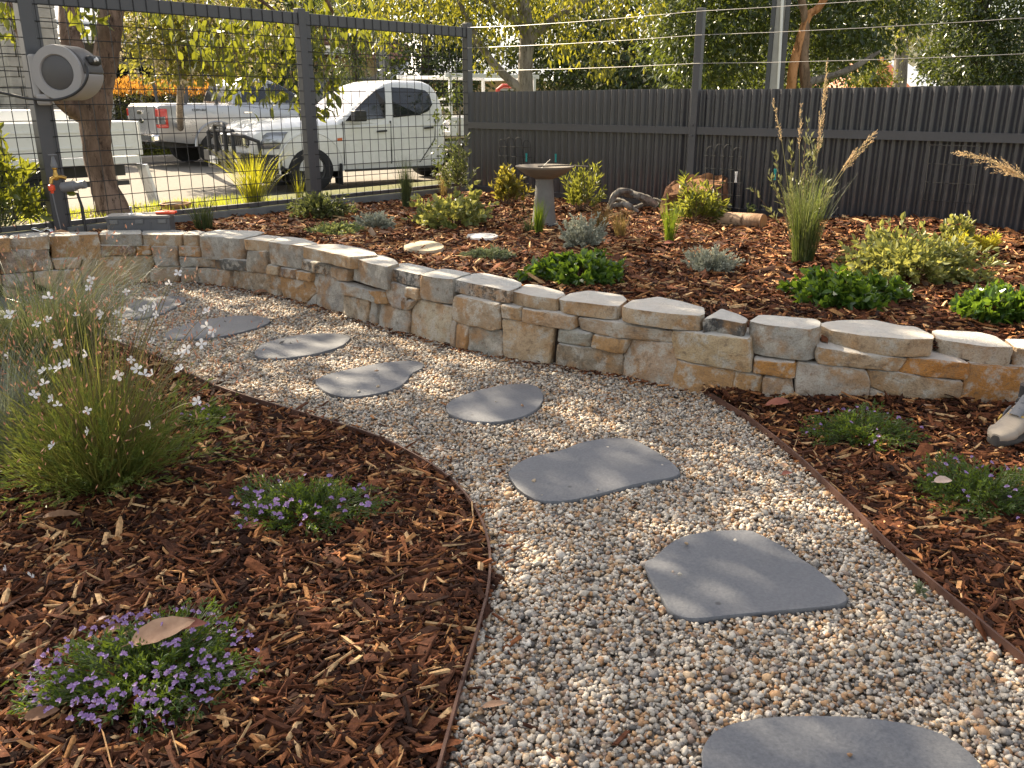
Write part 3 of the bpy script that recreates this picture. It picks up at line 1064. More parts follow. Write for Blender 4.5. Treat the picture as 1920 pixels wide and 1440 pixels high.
oct_v = np.array([(1, 0, 0), (0, 1, 0), (-1, 0, 0), (0, -1, 0), (0, 0, 1), (0, 0, -1)], float)
oct_f = np.array([(0, 1, 4), (1, 2, 4), (2, 3, 4), (3, 0, 4), (1, 0, 5), (2, 1, 5), (3, 2, 5), (0, 3, 5)])
t_ = (1 + 5 ** 0.5) / 2
ico_v = np.array([(-1, t_, 0), (1, t_, 0), (-1, -t_, 0), (1, -t_, 0), (0, -1, t_), (0, 1, t_), (0, -1, -t_), (0, 1, -t_), (t_, 0, -1), (t_, 0, 1), (-t_, 0, -1), (-t_, 0, 1)]) / math.sqrt(1 + t_ * t_)
ico_f = np.array([(0, 11, 5), (0, 5, 1), (0, 1, 7), (0, 7, 10), (0, 10, 11), (1, 5, 9), (5, 11, 4), (11, 10, 2), (10, 7, 6), (7, 1, 8), (3, 9, 4), (3, 4, 2), (3, 2, 6), (3, 6, 8), (3, 8, 9), (4, 9, 5), (2, 4, 11), (6, 2, 10), (8, 6, 7), (9, 8, 1)])
M_pebble = ramp_mat('pebbles', [(0.0, (0.11, 0.10, 0.09)), (0.08, (0.22, 0.20, 0.18)), (0.18, (0.39, 0.35, 0.29)), (0.34, (0.50, 0.44, 0.355)), (0.50, (0.60, 0.535, 0.44)), (0.59, (0.47, 0.355, 0.235)),
                                (0.70, (0.45, 0.29, 0.155)), (0.80, (0.38, 0.205, 0.095)), (0.88, (0.28, 0.20, 0.15)), (0.94, (0.36, 0.31, 0.26)), (1.0, (0.66, 0.605, 0.52))], 0.6, 0.0008, 260.0, 0.35, 0.35)
P = scatter(path_poly, 20500)
P = P[in_view(P, 0)]
dist = np.hypot(P[:, 0], P[:, 1])
keep = rng.random(len(P)) < np.clip(1.15 - 0.10 * dist, 0.55, 1.0)
P, dist = P[keep], dist[keep]
for pp in paver_polys:
    sh = np.array(pp)
    cc = sh.mean(0)
    inside = in_poly(P, pp)
    core = in_poly(P, [tuple(cc + (s - cc) * 0.93) for s in sh])
    P = P[~inside | (core & (rng.random(len(P)) < 0.0012))]
dist = np.hypot(P[:, 0], P[:, 1])
n = len(P)
sz = rng.lognormal(math.log(0.0054), 0.28, n) * (1 + 0.06 * np.maximum(dist - 2.5, 0))
size = np.c_[sz * rng.uniform(0.9, 1.45, n), sz * rng.uniform(0.75, 1.1, n), sz * rng.uniform(0.5, 0.85, n)]
lift = np.zeros(n)
for pp in paver_polys:
    lift[in_poly(P, pp)] = 0.016
pos = np.c_[P, rng.uniform(-0.003, 0.0075, n) + lift]
pieces('gravel', ico_v, ico_f, pos, size, rot_mats(rng.uniform(0, 6.28, n), rng.normal(0, 0.45, n), rng.normal(0, 0.45, n)), 0.33, rng.random(n), M_pebble, True,
       'pale mixed cream, grey and tan pebbles covering the path', np.hypot(P[:, 0], P[:, 1]) > 2.75, oct_v * 1.12, oct_f)

# ----------------------------------------------------------------- bark mulch
chip_v = np.array([(-1, -0.7, -1), (-1, 0.7, -1), (1, -0.6, -1), (1, 0.6, -1), (-0.93, -0.5, 1), (-0.93, 0.45, 1), (0.95, -0.4, 1), (0.9, 0.5, 1)], float)
chip_f = np.array([(4, 6, 7, 5), (0, 2, 6, 4), (3, 1, 5, 7), (2, 3, 7, 6), (1, 0, 4, 5)])
M_mulch = ramp_mat('bark_chips', [(0.0, (0.014, 0.007, 0.005)), (0.25, (0.04, 0.016, 0.009)), (0.48, (0.10, 0.036, 0.017)), (0.64, (0.19, 0.068, 0.028)), (0.77, (0.33, 0.135, 0.05)), (0.88, (0.50, 0.25, 0.095)), (1.0, (0.62, 0.40, 0.20))], 0.85, 0.0015, 160.0, 0.5, 0.15)


def mulch(name, poly, dens, zf, label, big=1.0, avoid=None):
    P = scatter(poly, dens)
    P = P[in_view(P, 0.15)]
    for a in (avoid or []):
        P = P[~in_poly(P, a)]
    dist = np.hypot(P[:, 0], P[:, 1])
    P = P[rng.random(len(P)) < np.clip(1.25 - 0.11 * dist, 0.38, 1.0)]
    n = len(P)
    dist = np.hypot(P[:, 0], P[:, 1])
    L = rng.lognormal(math.log(0.0125), 0.55, n).clip(0.004, 0.05) * big * (1 + 0.07 * np.maximum(dist - 2.2, 0))
    wd = np.minimum(L * rng.uniform(0.12, 0.6, n), rng.uniform(0.0025, 0.0105, n) * (1 + 0.1 * np.maximum(dist - 2.2, 0)))
    th = wd * rng.uniform(0.25, 0.6, n) + 0.0006
    rnd = np.clip(rng.beta(1.8, 2.15, n) + (L > 0.024) * rng.uniform(0, 0.38, n) * (wd < 0.4 * L), 0, 1)
    z = np.array([zf(x, y) for x, y in P])
    pos = np.c_[P, z + rng.uniform(-0.004, 0.013, n)]
    M = rot_mats(rng.uniform(0, 6.28, n), rng.normal(0, 0.24, n), rng.normal(0, 0.45, n))
    # flakes of bark: broad, flat and dark; shreds: long, thin and paler
    fl_ = rng.random(n) < 0.22
    wd = np.where(fl_, L * rng.uniform(0.5, 0.95, n) * 0.8, wd)
    th = np.where(fl_, 0.0014, th)
    sh_ = (~fl_) & (rng.random(n) < 0.30)
    wd = np.where(sh_, rng.uniform(0.0009, 0.002, n) * (1 + 0.12 * np.maximum(dist - 2.2, 0)), wd)
    L = np.where(sh_, L * 1.25, L)
    rnd = np.where(fl_, rnd * 0.62, rnd)
    rnd = np.where(sh_, np.clip(rnd + 0.2, 0, 1), rnd)
    return pieces(name, chip_v, chip_f, pos, np.c_[L, wd, th], M, 0.34, rnd, M_mulch, False, label, dist > 2.35, chip_v, chip_f[[0, 1, 2]])


mulch('bark_mulch', left_poly, 10500, low_z, 'dark red brown bark chips covering the front left bed')
mulch('bark_mulch', right_poly, 10500, low_z, 'dark red brown bark chips covering the bed by the boot')
mulch('bark_mulch', bed_poly, 5400, bed_z, 'red brown bark chips covering the raised bed behind the wall', 1.15, cap_polys)
# scraps of bark and leaf blown against the wall foot and onto the gravel
P = []
for _ in range(1500):
    s = rng.uniform(0.5, sj)
    p, nn = wall_at(s)
    q = p + nn * abs(rng.normal(0.02, 0.035))
    P.append((q.x, q.y))
for _ in range(420):
    i = rng.integers(20, 150)
    q = EL[i] + Vector((abs(rng.normal(0, 0.09)), rng.normal(0, 0.06), 0))
    P.append((q.x, q.y))
for _ in range(160):
    q = Vector((rng.uniform(-1.5, 1.2), rng.uniform(1.2, 5.2)))
    P.append((q.x, q.y))
P = np.array(P)
P = P[in_poly(P, path_poly)]
n = len(P)
L = rng.lognormal(math.log(0.011), 0.5, n).clip(0.004, 0.035)
pieces('bark_scraps', chip_v, chip_f, np.c_[P, rng.uniform(0.006, 0.014, n)], np.c_[L, L * rng.uniform(0.1, 0.35, n), np.full(n, 0.0015)],
       rot_mats(rng.uniform(0, 6.28, n), rng.normal(0, 0.15, n), rng.normal(0, 0.3, n)), 0.26, rng.beta(2, 2, n), M_mulch, False, 'scraps of bark and dead leaf lying on the gravel')

# ================================================================= OUTSIDE GROUND
M_asphalt = ground_mat('asphalt', [(0.3, (0.15, 0.138, 0.12)), (0.6, (0.20, 0.182, 0.155)), (0.8, (0.25, 0.225, 0.19))], 14.0, 0.004)
M_dry = ground_mat('verge_earth', [(0.3, (0.055, 0.06, 0.02)), (0.5, (0.09, 0.095, 0.03)), (0.7, (0.12, 0.10, 0.055))], 9.0, 0.02)
M_conc = plain('concrete', (0.36, 0.34, 0.31), 0.85, var=0.2, scale=5, bump=0.001, bscale=180)
ROAD = -0.36


def out(a, n, z):
    """a metres along the mesh fence from the corner (negative: beyond it), n metres outside"""
    p = CORNER - LF * (-a) + LN * n
    return Vector((p.x, p.y, z))


sheet('ground', [[Vector((x, y, -0.52)) for x in (-700, 700)] for y in (-700, 900)], M_dry)
sheet('near_verge', [[out(a, n, z) for n, z in ((0.02, 0.21), (1.0, 0.20), (1.9, 0.17), (2.9, -0.25), (3.7, -0.42))] for a in np.linspace(-26, 12, 40)], M_dry)
sheet('road', [[out(a, n, ROAD) for n in (3.6, 9.5, 15.9)] for a in (-90, -30, 0, 30, 60)], M_asphalt)
b = B()
b.beam(out(-90, 16.0, ROAD + 0.03), out(60, 16.0, ROAD + 0.03), 0.28, 0.22)
b.obj('kerb', M_conc, None, False, True, bevel=0.03)['kind'] = 'structure'
sheet('far_verge', [[out(a, n, z) for n, z in ((16.13, ROAD + 0.10), (19.0, ROAD + 0.14), (60.0, ROAD + 0.3))] for a in np.linspace(-120, 60, 30)], M_dry)
# neighbour's yard behind the corrugated fence
sheet('neighbour_yard', [[CORNER + RF * a + RN * n + Vector((0, 0, -0.1)) for n in (0.06, 4, 9)] for a in (0.3, 4, 8, 14)], M_dry)

# ================================================================= FENCES
M_char = plain('charcoal_steel', (0.036, 0.036, 0.042), 0.32, 0.0, 0.12, 4.0, 0.0, spec=0.6, coat=0.35)
M_charpost = plain('charcoal_post', (0.06, 0.06, 0.063), 0.45, 0.0, 0.12, 4.0)
M_wire = plain('dark_wire', (0.016, 0.016, 0.017), 0.5, 0.2, 0.1)
M_galv = plain('bright_wire', (0.38, 0.37, 0.35), 0.4, 0.8, 0.1)


def frame_mat(a, b_):
    d = (b_ - a)
    return math.atan2(d.y, d.x)


# --- mesh fence along the street
mesh_fence = thing('mesh_fence', CORNER, 'charcoal steel fence of square welded wire mesh between posts along the street side', 'fence')
LP = [0.0, 1.93, 4.02, 6.1]
GZ0, GZ1 = 0.31, 1.80


def fl(s, z, off=0.0):
    p = CORNER + LF * s + LN * off
    return Vector((p.x, p.y, z))


for i, s in enumerate(LP):
    b = B()
    top = 1.83 if i == 0 else 1.95 if i == 2 else 1.82
    w = 0.07 if i < 2 else 0.085
    b.beam(fl(s, 0.1), fl(s, top), w, w, up=LF)
    b.obj('post', M_charpost, mesh_fence, world=True, bevel=0.006)
    if i in (1, 2):
        b = B()
        b.beam(fl(s - 0.058, 0.1, -0.01), fl(s - 0.058, top - 0.02, -0.01), 0.035, 0.045, up=LF)
        b.obj('upright', M_charpost, mesh_fence, world=True, bevel=0.004)
for i in range(3):
    a, c = LP[i] + 0.036, LP[i + 1] - 0.036
    b = B()
    b.beam(fl(a, 1.745), fl(c, 1.745), 0.045, 0.085)
    b.obj('top_rail', M_charpost, mesh_fence, world=True, bevel=0.004)
    b = B()
    b.beam(fl(a, 0.335), fl(c, 0.335), 0.035, 0.035)
    b.obj('bottom_rail', M_charpost, mesh_fence, world=True, bevel=0.004)
    b = B()
    x = a + 0.05
    while x < c - 0.02:
        b.tube([fl(x, 0.32, -0.027), fl(x, 1.785, -0.027)], 0.0028, 5)
        x += 0.0925
    z = 0.40
    while z < 1.75:
        b.tube([fl(a, z, -0.0315), fl(c, z, -0.0315)], 0.003, 5)
        z += 0.1
    b.obj('mesh_panel', M_wire, mesh_fence, True, world=True)
# grey plinth board under the mesh
M_board = plain('plinth_grey', (0.13, 0.135, 0.13), 0.8, var=0.25, scale=9, bump=0.001, bscale=90)
for i in range(3):
    b = B()
    b.beam(fl(LP[i] + 0.036, 0.255, -0.03), fl(LP[i + 1] - 0.036, 0.255, -0.03), 0.05, 0.12)
    b.obj('plinth_board', M_board, mesh_fence, world=True, bevel=0.005)

# --- corrugated fence
cor = thing('corrugated_fence', CORNER, 'dark charcoal corrugated steel fence with mid rail and three bright wires above', 'fence')


def fr(s, z, off=0.0):
    p = CORNER + RF * s + RN * off
    return Vector((p.x, p.y, z))


PITCHC = 0.0765


def sheet_corr(s0, s1, z0, z1, name='corrugated_sheet', lift=0.0):
    n = int((s1 - s0) / PITCHC * 12) + 1
    rows = []
    ss = np.linspace(s0, s1, n)
    lo, hi = [], []
    lo2, hi2 = [], []
    for s in ss:
        off = 0.0175 * math.cos(2 * math.pi * s / PITCHC) + lift
        lo.append(fr(s, z0, off)); hi.append(fr(s, z1, off))
        lo2.append(fr(s, z0, off + 0.0012)); hi2.append(fr(s, z1, off + 0.0012))
    bb = B()
    bb.loft([lo, hi, hi2, lo2], closed=False, caps=False)
    o = bb.obj(name, M_char, cor, True, world=True)
    sharp_edges(o.data, 60)
    return o


s = 0.05
bounds = [0.05]
for s_end in (2.52, 5.04, 7.4):
    k = 3
    st = bounds[-1] + (0.0 if s_end < 3 else 0.05)
    w = (s_end - st) / k
    for i in range(k):
        sheet_corr(st + i * w - (0.03 if i else 0), st + (i + 1) * w, 0.22, 1.212 + 0.004 * ((i * 7) % 3 - 1), lift=0.0022 * (i % 2))
    bounds.append(s_end)
for sp_, top in ((2.545, 1.80), (5.07, 1.80), (7.45, 1.8)):
    b = B()
    b.beam(fr(sp_, 0.15, -0.035), fr(sp_, top, -0.035), 0.05, 0.06, up=RF)
    b.obj('post', M_charpost, cor, world=True, bevel=0.004)
    for zz in (0.86, 0.94):
        b = B()
        b.tube([fr(sp_, zz, -0.060), fr(sp_, zz, -0.069)], 0.007, 8)
        b.obj('bolt', M_charpost, cor, world=True)
for a, c in ((0.04, 2.515), (2.575, 5.04), (5.1, 7.42)):
    b = B()
    b.beam(fr(a, 0.898, -0.03), fr(c, 0.898, -0.03), 0.035, 0.055)
    b.beam(fr(a, 0.922, -0.026), fr(c, 0.922, -0.026), 0.045, 0.01)
    b.beam(fr(a, 0.874, -0.026), fr(c, 0.874, -0.026), 0.045, 0.01)
    b.obj('mid_rail', M_charpost, cor, world=True)
    b = B()
    b.beam(fr(a, 0.275, -0.02), fr(c, 0.275, -0.02), 0.03, 0.09)
    b.obj('plinth', M_char, cor, world=True)
for i, z in enumerate((1.775, 1.605, 1.40)):
    b = B()
    pts = [fr(0.04, z + (0.01 if i == 0 else 0.0), -0.036)]
    for seg in ((0.04, 2.545), (2.545, 5.07), (5.07, 7.45)):
        for k in (0.25, 0.5, 0.75, 1.0):
            sx = seg[0] + (seg[1] - seg[0]) * k
            pts.append(fr(sx, z - 0.012 * (1 - (2 * k - 1) ** 2), -0.067))
    b.tube(pts, 0.0019, 5)
    b.obj('wire', M_galv, cor, True, world=True)

# --- three little black garden trellises in front of the corrugated fence, with pegs
M_blackwire = plain('black_wire', (0.010, 0.010, 0.010), 0.8, 0.0, 0.1)


def trellis(s, z0, w, h, nv, label, top='round', off=-0.10):
    p0 = fr(s, z0, off)
    ang = math.atan2(RF.y, RF.x)
    t = thing('garden_trellis', p0, label, 'trellis', None, ang)
    lean = Matrix.Rotation(R(5), 4, 'X')
    r = 0.0026
    b = B()
    xs = [(-w / 2 + w * i / (nv - 1)) for i in range(nv)]
    if top == 'round':
        for i in range(nv - 1):
            x0, x1 = xs[i], xs[i + 1]
            zt = h - (0.0 if nv < 4 else 0.02 * abs(i - (nv - 2) / 2))
            arc = [Vector((x0, 0, -0.08))] + [Vector(((x0 + x1) / 2 - math.cos(a) * (x1 - x0) / 2 * 0.86, 0, zt + math.sin(a) * 0.045)) for a in np.linspace(0, math.pi, 9)] + [Vector((x1, 0, -0.08))]
            b.tube([lean @ q for q in arc], r, 5)
    else:
        for x in xs:
            b.tube([lean @ Vector((x, 0, -0.08)), lean @ Vector((x, 0, h))], r, 5)
    b.obj('uprights', M_blackwire, t, True)
    b = B()
    zs = np.linspace(0.1, h if top != 'round' else h - 0.05, 5)
    for z in zs:
        b.tube([lean @ Vector((-w / 2 - 0.01, -0.004, z)), lean @ Vector((w / 2 + 0.01, -0.004, z))], r * 0.9, 5)
    b.obj('crossbars', M_blackwire, t, True)
    return t, lean


trellis(0.73, 0.27, 0.40, 0.50, 5, 'black wire garden trellis with rounded tops behind the bird bath')
trellis(3.05, 0.27, 0.29, 0.52, 5, 'black wire garden trellis with hooped tops between the log and the tall plume grass', off=-0.42)
trellis(4.53, 0.27, 0.30, 0.58, 4, 'square topped black wire garden trellis standing right of the tall plume grass', 'square')
M_teal = plain('teal_plastic', (0.02, 0.32, 0.30), 0.35, var=0.08)
M_whitepl = plain('white_plastic', (0.75, 0.75, 0.72), 0.4, var=0.05)


def peg(u, v, y, mat, label):
    p = D(u, v, y)
    t = thing('clothes_peg', p, label, 'clothes peg', 'plastic clothes pegs clipped to the trellises', math.atan2(RF.y, RF.x))
    for sx in (-1, 1):
        b = B()
        b.beam((sx * 0.002, 0, 0.0), (sx * 0.0065, 0, 0.040), 0.011, 0.005, up=(1, 0, 0))
        b.beam((sx * 0.002, 0, 0.0), (sx * 0.0045, 0, -0.034), 0.011, 0.005, up=(1, 0, 0))
        b.obj('peg_half', mat, t, bevel=0.0012)
    b = B()
    b.tube([(-0.006, 0.007, 0.004), (0.006, 0.007, 0.004)], 0.003, 6)
    b.obj('spring', M_galv, t)


peg(987, 296, 8.2, M_teal, 'teal clothes peg on the trellis above the left side of the bird bath bowl')
peg(1042, 297, 8.0, M_teal, 'teal clothes peg on the trellis above the right side of the bird bath bowl')
peg(1380, 333, 6.12, M_whitepl, 'white clothes peg clipped to the hooped trellis by the log')
peg(1453, 328, 5.95, M_teal, 'teal clothes peg beside the plume grass')

# ================================================================= BUILDINGS AND POLES
M_rooflight = plain('pale_roof_steel', (0.62, 0.63, 0.63), 0.45, var=0.06)
M_darkglass = plain('dark_glass', (0.015, 0.018, 0.022), 0.08, var=0.1)
M_wallgrey = plain('house_grey', (0.22, 0.22, 0.215), 0.85, var=0.1)
M_cream = plain('cream_render', (0.60, 0.46, 0.25), 0.85, var=0.08)
M_garage = plain('garage_door', (0.30, 0.30, 0.29), 0.6, var=0.06)
M_tile = plain('terracotta_tile', (0.22, 0.11, 0.075), 0.8, var=0.3, scale=3)
M_white = plain('white_paint', (0.72, 0.71, 0.68), 0.55, var=0.05)
M_pier = plain('pillar_stone', (0.32, 0.30, 0.26), 0.9, var=0.3, scale=4, bump=0.003, bscale=30)
FA = math.atan2(-LF.y, -LF.x)      # heading of the street


def local_house(name, u, v_ref, y, label):
    p = D(u, v_ref, y)
    p.z = ROAD + 0.15
    return thing(name, p, label, 'house', None, FA)


# house with stone pillar and pale verandah roof, far left
h1 = local_house('house', 60, 190, 24.5, 'grey house with a square stone pillar and pale verandah roof, far left across the street')
b = B(); b.box((3.0, 4.6, 1.5), (12, 5, 3.0)); b.obj('wall', M_wallgrey, h1)
b = B(); b.box((5.6, 1.0, 3.24), (9.6, 3.4, 0.07), Matrix.Rotation(R(9), 4, 'X').to_3x3())
b.obj('verandah_roof', M_rooflight, h1)
b = B()
for i in range(35): b.box((0.9 + i * 0.275, 1.0, 3.30), (0.03, 3.4, 0.03), Matrix.Rotation(R(9), 4, 'X').to_3x3())
b.obj('roof_ribs', M_rooflight, h1)['kind'] = 'stuff'
b = B(); b.box((5.6, -0.73, 2.93), (9.6, 0.09, 0.2)); b.obj('gutter', M_white, h1, bevel=0.02)
b = B(); b.prism([(-3.5, 2.0), (9.6, 2.0), (9.6, 8.0), (-3.5, 8.0)], 3.5, 3.6)
b.add([(-3.5, 2.0, 3.6), (9.6, 2.0, 3.6), (9.6, 8, 3.6), (-3.5, 8, 3.6), (0.0, 5, 5.2), (6.5, 5, 5.2)], [(0, 1, 5, 4), (1, 2, 5), (2, 3, 4, 5), (3, 0, 4)])
b.obj('roof', M_rooflight, h1)
for x0 in (-2.0, 3.2):
    f = B(); f.box((x0 + 0.9, 2.06, 1.55), (2.0, 0.1, 1.9)); fo = f.obj('window', M_white, h1)
    f = B()
    for k in (-0.47, 0.47): f.box((x0 + 0.9 + k, 2.0, 1.55), (0.85, 0.03, 1.72))
    f.obj('pane', M_darkglass, fo)
pr = random.Random(3)
blk = 0
for z in np.arange(0.0, 4.2, 0.24):
    for dx, ww in ((-0.46, 0.44), (0.0, 0.45), (0.46, 0.44)) if round(z / 0.24) % 2 else ((-0.58, 0.22), (-0.12, 0.66), (0.45, 0.44)):
        b = B()
        b.box((-0.15 + dx, -0.55, z + 0.12), (ww - 0.012, 1.0 + pr.uniform(-0.05, 0.05), 0.228))
        o = b.obj('stone_block', M_pier, h1, bevel=0.015)
# carport house with tiled roof and grey garage door
h2 = local_house('house', 640, 190, 33, 'cream house with grey garage door and dark red tiled roof')
b = B(); b.box((0, 3, 1.45), (7.5, 6, 2.9)); b.obj('wall', M_cream, h2)
b = B(); b.box((0, -0.03, 1.1), (2.9, 0.1, 2.2)); gd = b.obj('garage_door', M_garage, h2)
b = B()
for k in range(5): b.box((0, -0.095, 0.25 + k * 0.42), (2.8, 0.03, 0.37))
b.obj('door_panel', M_garage, gd)
b = B(); b.add([(-4.4, -0.8, 2.8), (4.4, -0.8, 2.8), (4.4, 6.8, 2.8), (-4.4, 6.8, 2.8), (-1.6, 3, 4.9), (1.6, 3, 4.9)], [(0, 1, 5, 4), (1, 2, 5), (2, 3, 4, 5), (3, 0, 4), (3, 2, 1, 0)])
rf = b.obj('roof', M_tile, h2)
b = B()
for k in range(14):
    t0 = k / 14
    b.beam((-4.4 + 2.8 * t0, -0.8 + 3.8 * t0, 2.83 + 2.1 * t0), (4.4 - 2.8 * t0, -0.8 + 3.8 * t0, 2.83 + 2.1 * t0), 0.1, 0.06)
b.obj('tile_course', M_tile, rf)['kind'] = 'stuff'
# white roofed building behind the street tree
h3 = local_house('house', 945, 190, 36, 'low pale house with a wide white roof behind the street tree')
b = B(); b.box((0, 3, 1.1), (8, 6, 2.2)); b.obj('wall', M_cream, h3)
b = B(); b.add([(-4.8, -1, 2.1), (4.8, -1, 2.1), (4.8, 7, 2.1), (-4.8, 7, 2.1), (-1.2, 3, 4.0), (1.8, 3, 4.0)], [(0, 1, 5, 4), (1, 2, 5), (2, 3, 4, 5), (3, 0, 4), (3, 2, 1, 0)])
b.obj('roof', M_rooflight, h3)
b = B(); b.box((0.4, -0.04, 1.2), (1.6, 0.08, 1.2)); wf = b.obj('window', M_white, h3)
b = B(); b.box((0.4, -0.1, 1.2), (1.45, 0.04, 1.05)); b.obj('pane', M_darkglass, wf)
# distant house with orange roof
M_orange = plain('orange_roof', (0.50, 0.15, 0.06), 0.7, var=0.15, scale=2)
p = D(1704, 152, 62); p.z = 0.0
h4 = thing('house', p, 'distant house with orange tiled roof and pale steel roof above the dark fence', 'house', None, R(18))
b = B(); b.box((0, 4, 1.1), (5, 6, 2.3)); b.obj('wall', M_white, h4)
b = B(); b.add([(-2.9, 0.6, 2.0), (0.8, 0.6, 2.0), (0.8, 7, 2.0), (-2.9, 7, 2.0), (-1.6, 3.6, 4.1), (0.8, 3.6, 4.1)], [(0, 1, 5, 4), (1, 2, 5), (2, 3, 4, 5), (3, 0, 4), (3, 2, 1, 0)])
b.obj('tiled_roof', M_orange, h4)
b = B(); b.add([(0.85, 0.2, 2.1), (3.0, 0.2, 2.1), (3.0, 7, 2.1), (0.85, 7, 2.1), (0.85, 3.6, 3.9), (2.5, 3.6, 3.9)], [(0, 1, 5, 4), (1, 2, 5), (2, 3, 4, 5), (3, 0, 4), (3, 2, 1, 0)])
b.obj('steel_roof', M_rooflight, h4)

# stobie poles: a concrete slab between two steel channels
def stobie(u, y, label, w=0.34):
    p = D(u, 190, y); p.z = -0.4
    t = thing('power_pole', p, label, 'power pole', 'flat sided power poles', R(-18))
    b = B(); b.box((0, 0, 5), (w, 0.16, 10)); b.obj('concrete_slab', M_conc, t)
    for sx in (-1, 1):
        b = B(); b.box((sx * (w / 2 + 0.035), 0, 5), (0.06, 0.2, 10)); b.obj('steel_channel', M_charpost, t)
    return t


stobie(721, 27, 'grey concrete and steel power pole above the cab of the white ute', 0.2)
stobie(1449, 13.6, 'pale concrete power pole beside the orange tree trunk', 0.13)
b = B(); b.tube([D(1466, 165, 13.5) - Vector((0, 0, 1.2)), D(1470, -60, 13.5)], 0.022, 8)
tag(b.obj('conduit_pipe', M_white, None, True, world=True), 'thin white pipe standing beside the pale power pole', 'pipe')

# ================================================================= VEHICLES
M_carwhite = plain('white_car_paint', (0.70, 0.70, 0.68), 0.28, 0.0, 0.03, coat=0.6)
M_silver = plain('silver_car_paint', (0.36, 0.37, 0.39), 0.3, 0.55, 0.04, coat=0.6)
M_black = plain('black_plastic', (0.018, 0.018, 0.019), 0.5, var=0.1)
M_rubber = plain('tyre_rubber', (0.016, 0.016, 0.017), 0.85, var=0.15)
M_rim = plain('steel_rim', (0.045, 0.045, 0.045), 0.5, 0.4, 0.08)
M_carglass = plain('car_glass', (0.012, 0.014, 0.018), 0.05, var=0.05, spec=0.7)
M_lamp = plain('lamp_lens', (0.22, 0.225, 0.24), 0.10, 0.5, 0.1, coat=1.0)
M_redlens = plain('red_lens', (0.50, 0.02, 0.015), 0.15, var=0.1, coat=1.0)
M_amber = plain('amber_lens', (0.60, 0.10, 0.02), 0.2, var=0.1, coat=1.0)
M_chrome = plain('chrome', (0.75, 0.75, 0.76), 0.12, 1.0, 0.02)
M_plate = plain('number_plate', (0.66, 0.66, 0.62), 0.5, var=0.04)
M_redpaint = plain('red_paint', (0.42, 0.05, 0.03), 0.4, var=0.1)


def ring_box(x, w, zb, zt, crown, r=0.10):
    """cross section of a car body at length x, going round"""
    pts = [(0, zt + crown), (0.55 * w, zt + crown * 0.75), (0.86 * w, zt + crown * 0.1), (w - 0.02, zt - r * 0.6), (w, zt - r * 1.6), (w * 1.0, (zb + zt) / 2), (w * 0.99, zb + 0.14), (w * 0.95, zb), (0.5 * w, zb - 0.01)]
    full = pts + [(-a, z) for a, z in reversed(pts[1:])]
    return [Vector((x, a, z)) for a, z in full]


def ring_plan(z, xf, xr, w, rc=0.14):
    """plan outline of the cabin at height z"""
    pts = []
    for cx, cy, a0 in ((xf - rc, w - rc, 0), (xr + rc, w - rc, 90), (xr + rc, -w + rc, 180), (xf - rc, -w + rc, 270)):
        for k in range(5):
            a = R(a0 + k * 22.5)
            pts.append(Vector((cx + rc * math.cos(a), cy + rc * math.sin(a), z)))
    return pts


def cut_wheels(o, cs, rad, w):
    tmp = []
    for x, z in cs:
        b = B()
        b.tube([(x, -w - 0.3, z), (x, w + 0.3, z)], rad, 32)
        c = link('cutter', b.mesh('cutter'), None)
        tmp.append(c)
        m = o.modifiers.new('cut', 'BOOLEAN')
        m.operation = 'DIFFERENCE'
        m.object = c
        m.solver = 'EXACT'
    bpy.context.view_layer.update()
    dg = bpy.context.evaluated_depsgraph_get()
    me = bpy.data.meshes.new_from_object(o.evaluated_get(dg))
    o.modifiers.clear()
    o.data = me
    me.polygons.foreach_set('use_smooth', [True] * len(me.polygons))
    sharp_edges(me, 35)
    for c in tmp: bpy.data.objects.remove(c)


def wheel(t, x, y, r=0.36, w=0.24, side=0):
    """tyre with a steel rim set in its outer side"""
    s = side or (1 if y > 0 else -1)
    M = Matrix.Rotation(R(-90 * s), 4, 'X')
    b = B()
    b.lathe([(r * 0.55, -w / 2), (r * 0.9, -w / 2), (r * 0.985, -w * 0.36), (r, -w * 0.2), (r, w * 0.2), (r * 0.985, w * 0.36), (r * 0.9, w / 2), (r * 0.62, w / 2), (r * 0.6, w * 0.25)], 36, (x, y, r), M)
    ty = b.obj('tyre', M_rubber, t, True)
    sharp_edges(ty.data, 50)
    b = B()
    b.lathe([(r * 0.6, -w * 0.3), (r * 0.61, w * 0.42), (r * 0.56, w * 0.40), (r * 0.5, w * 0.2), (r * 0.3, w * 0.26), (r * 0.16, w * 0.34), (r * 0.14, w * 0.42), (0.001, w * 0.42)], 24, (x, y, r), M)
    ri = b.obj('rim', M_rim, t, True)
    sharp_edges(ri.data, 40)
    b = B()
    b.tube([(x, y - s * (w * 0.1), r), (x, y - s * 0.5, r)], 0.06, 8)
    b.obj('axle', M_black, t, True)


def side_panel(t, name, mat, pts, hw, d0=0.004, d1=0.012, sides=(1, -1), smooth=False):
    """thin plate following the cabin side: pts are (x, z), hw gives half width at z"""
    res = []
    for s in sides:
        b = B()
        n = len(pts)
        c = Vector((sum(p[0] for p in pts) / n, 0, sum(p[1] for p in pts) / n))
        vs = [Vector((x, s * (hw(z) + d0 - 0.02), z)) for x, z in pts] + [Vector((x, s * (hw(z) + d1 - 0.004), z)) for x, z in pts]
        vs += [Vector((c.x + (x - c.x) * 0.97, s * (hw(z) + d1), c.z + (z - c.z) * 0.97)) for x, z in pts]
        fs = [(i, (i + 1) % n, n + (i + 1) % n, n + i) for i in range(n)] + [(n + i, n + (i + 1) % n, 2 * n + (i + 1) % n, 2 * n + i) for i in range(n)] + [tuple(range(2 * n, 3 * n))]
        b.add(vs, fs)
        res.append(b.obj(name, mat, t, smooth))
    return res


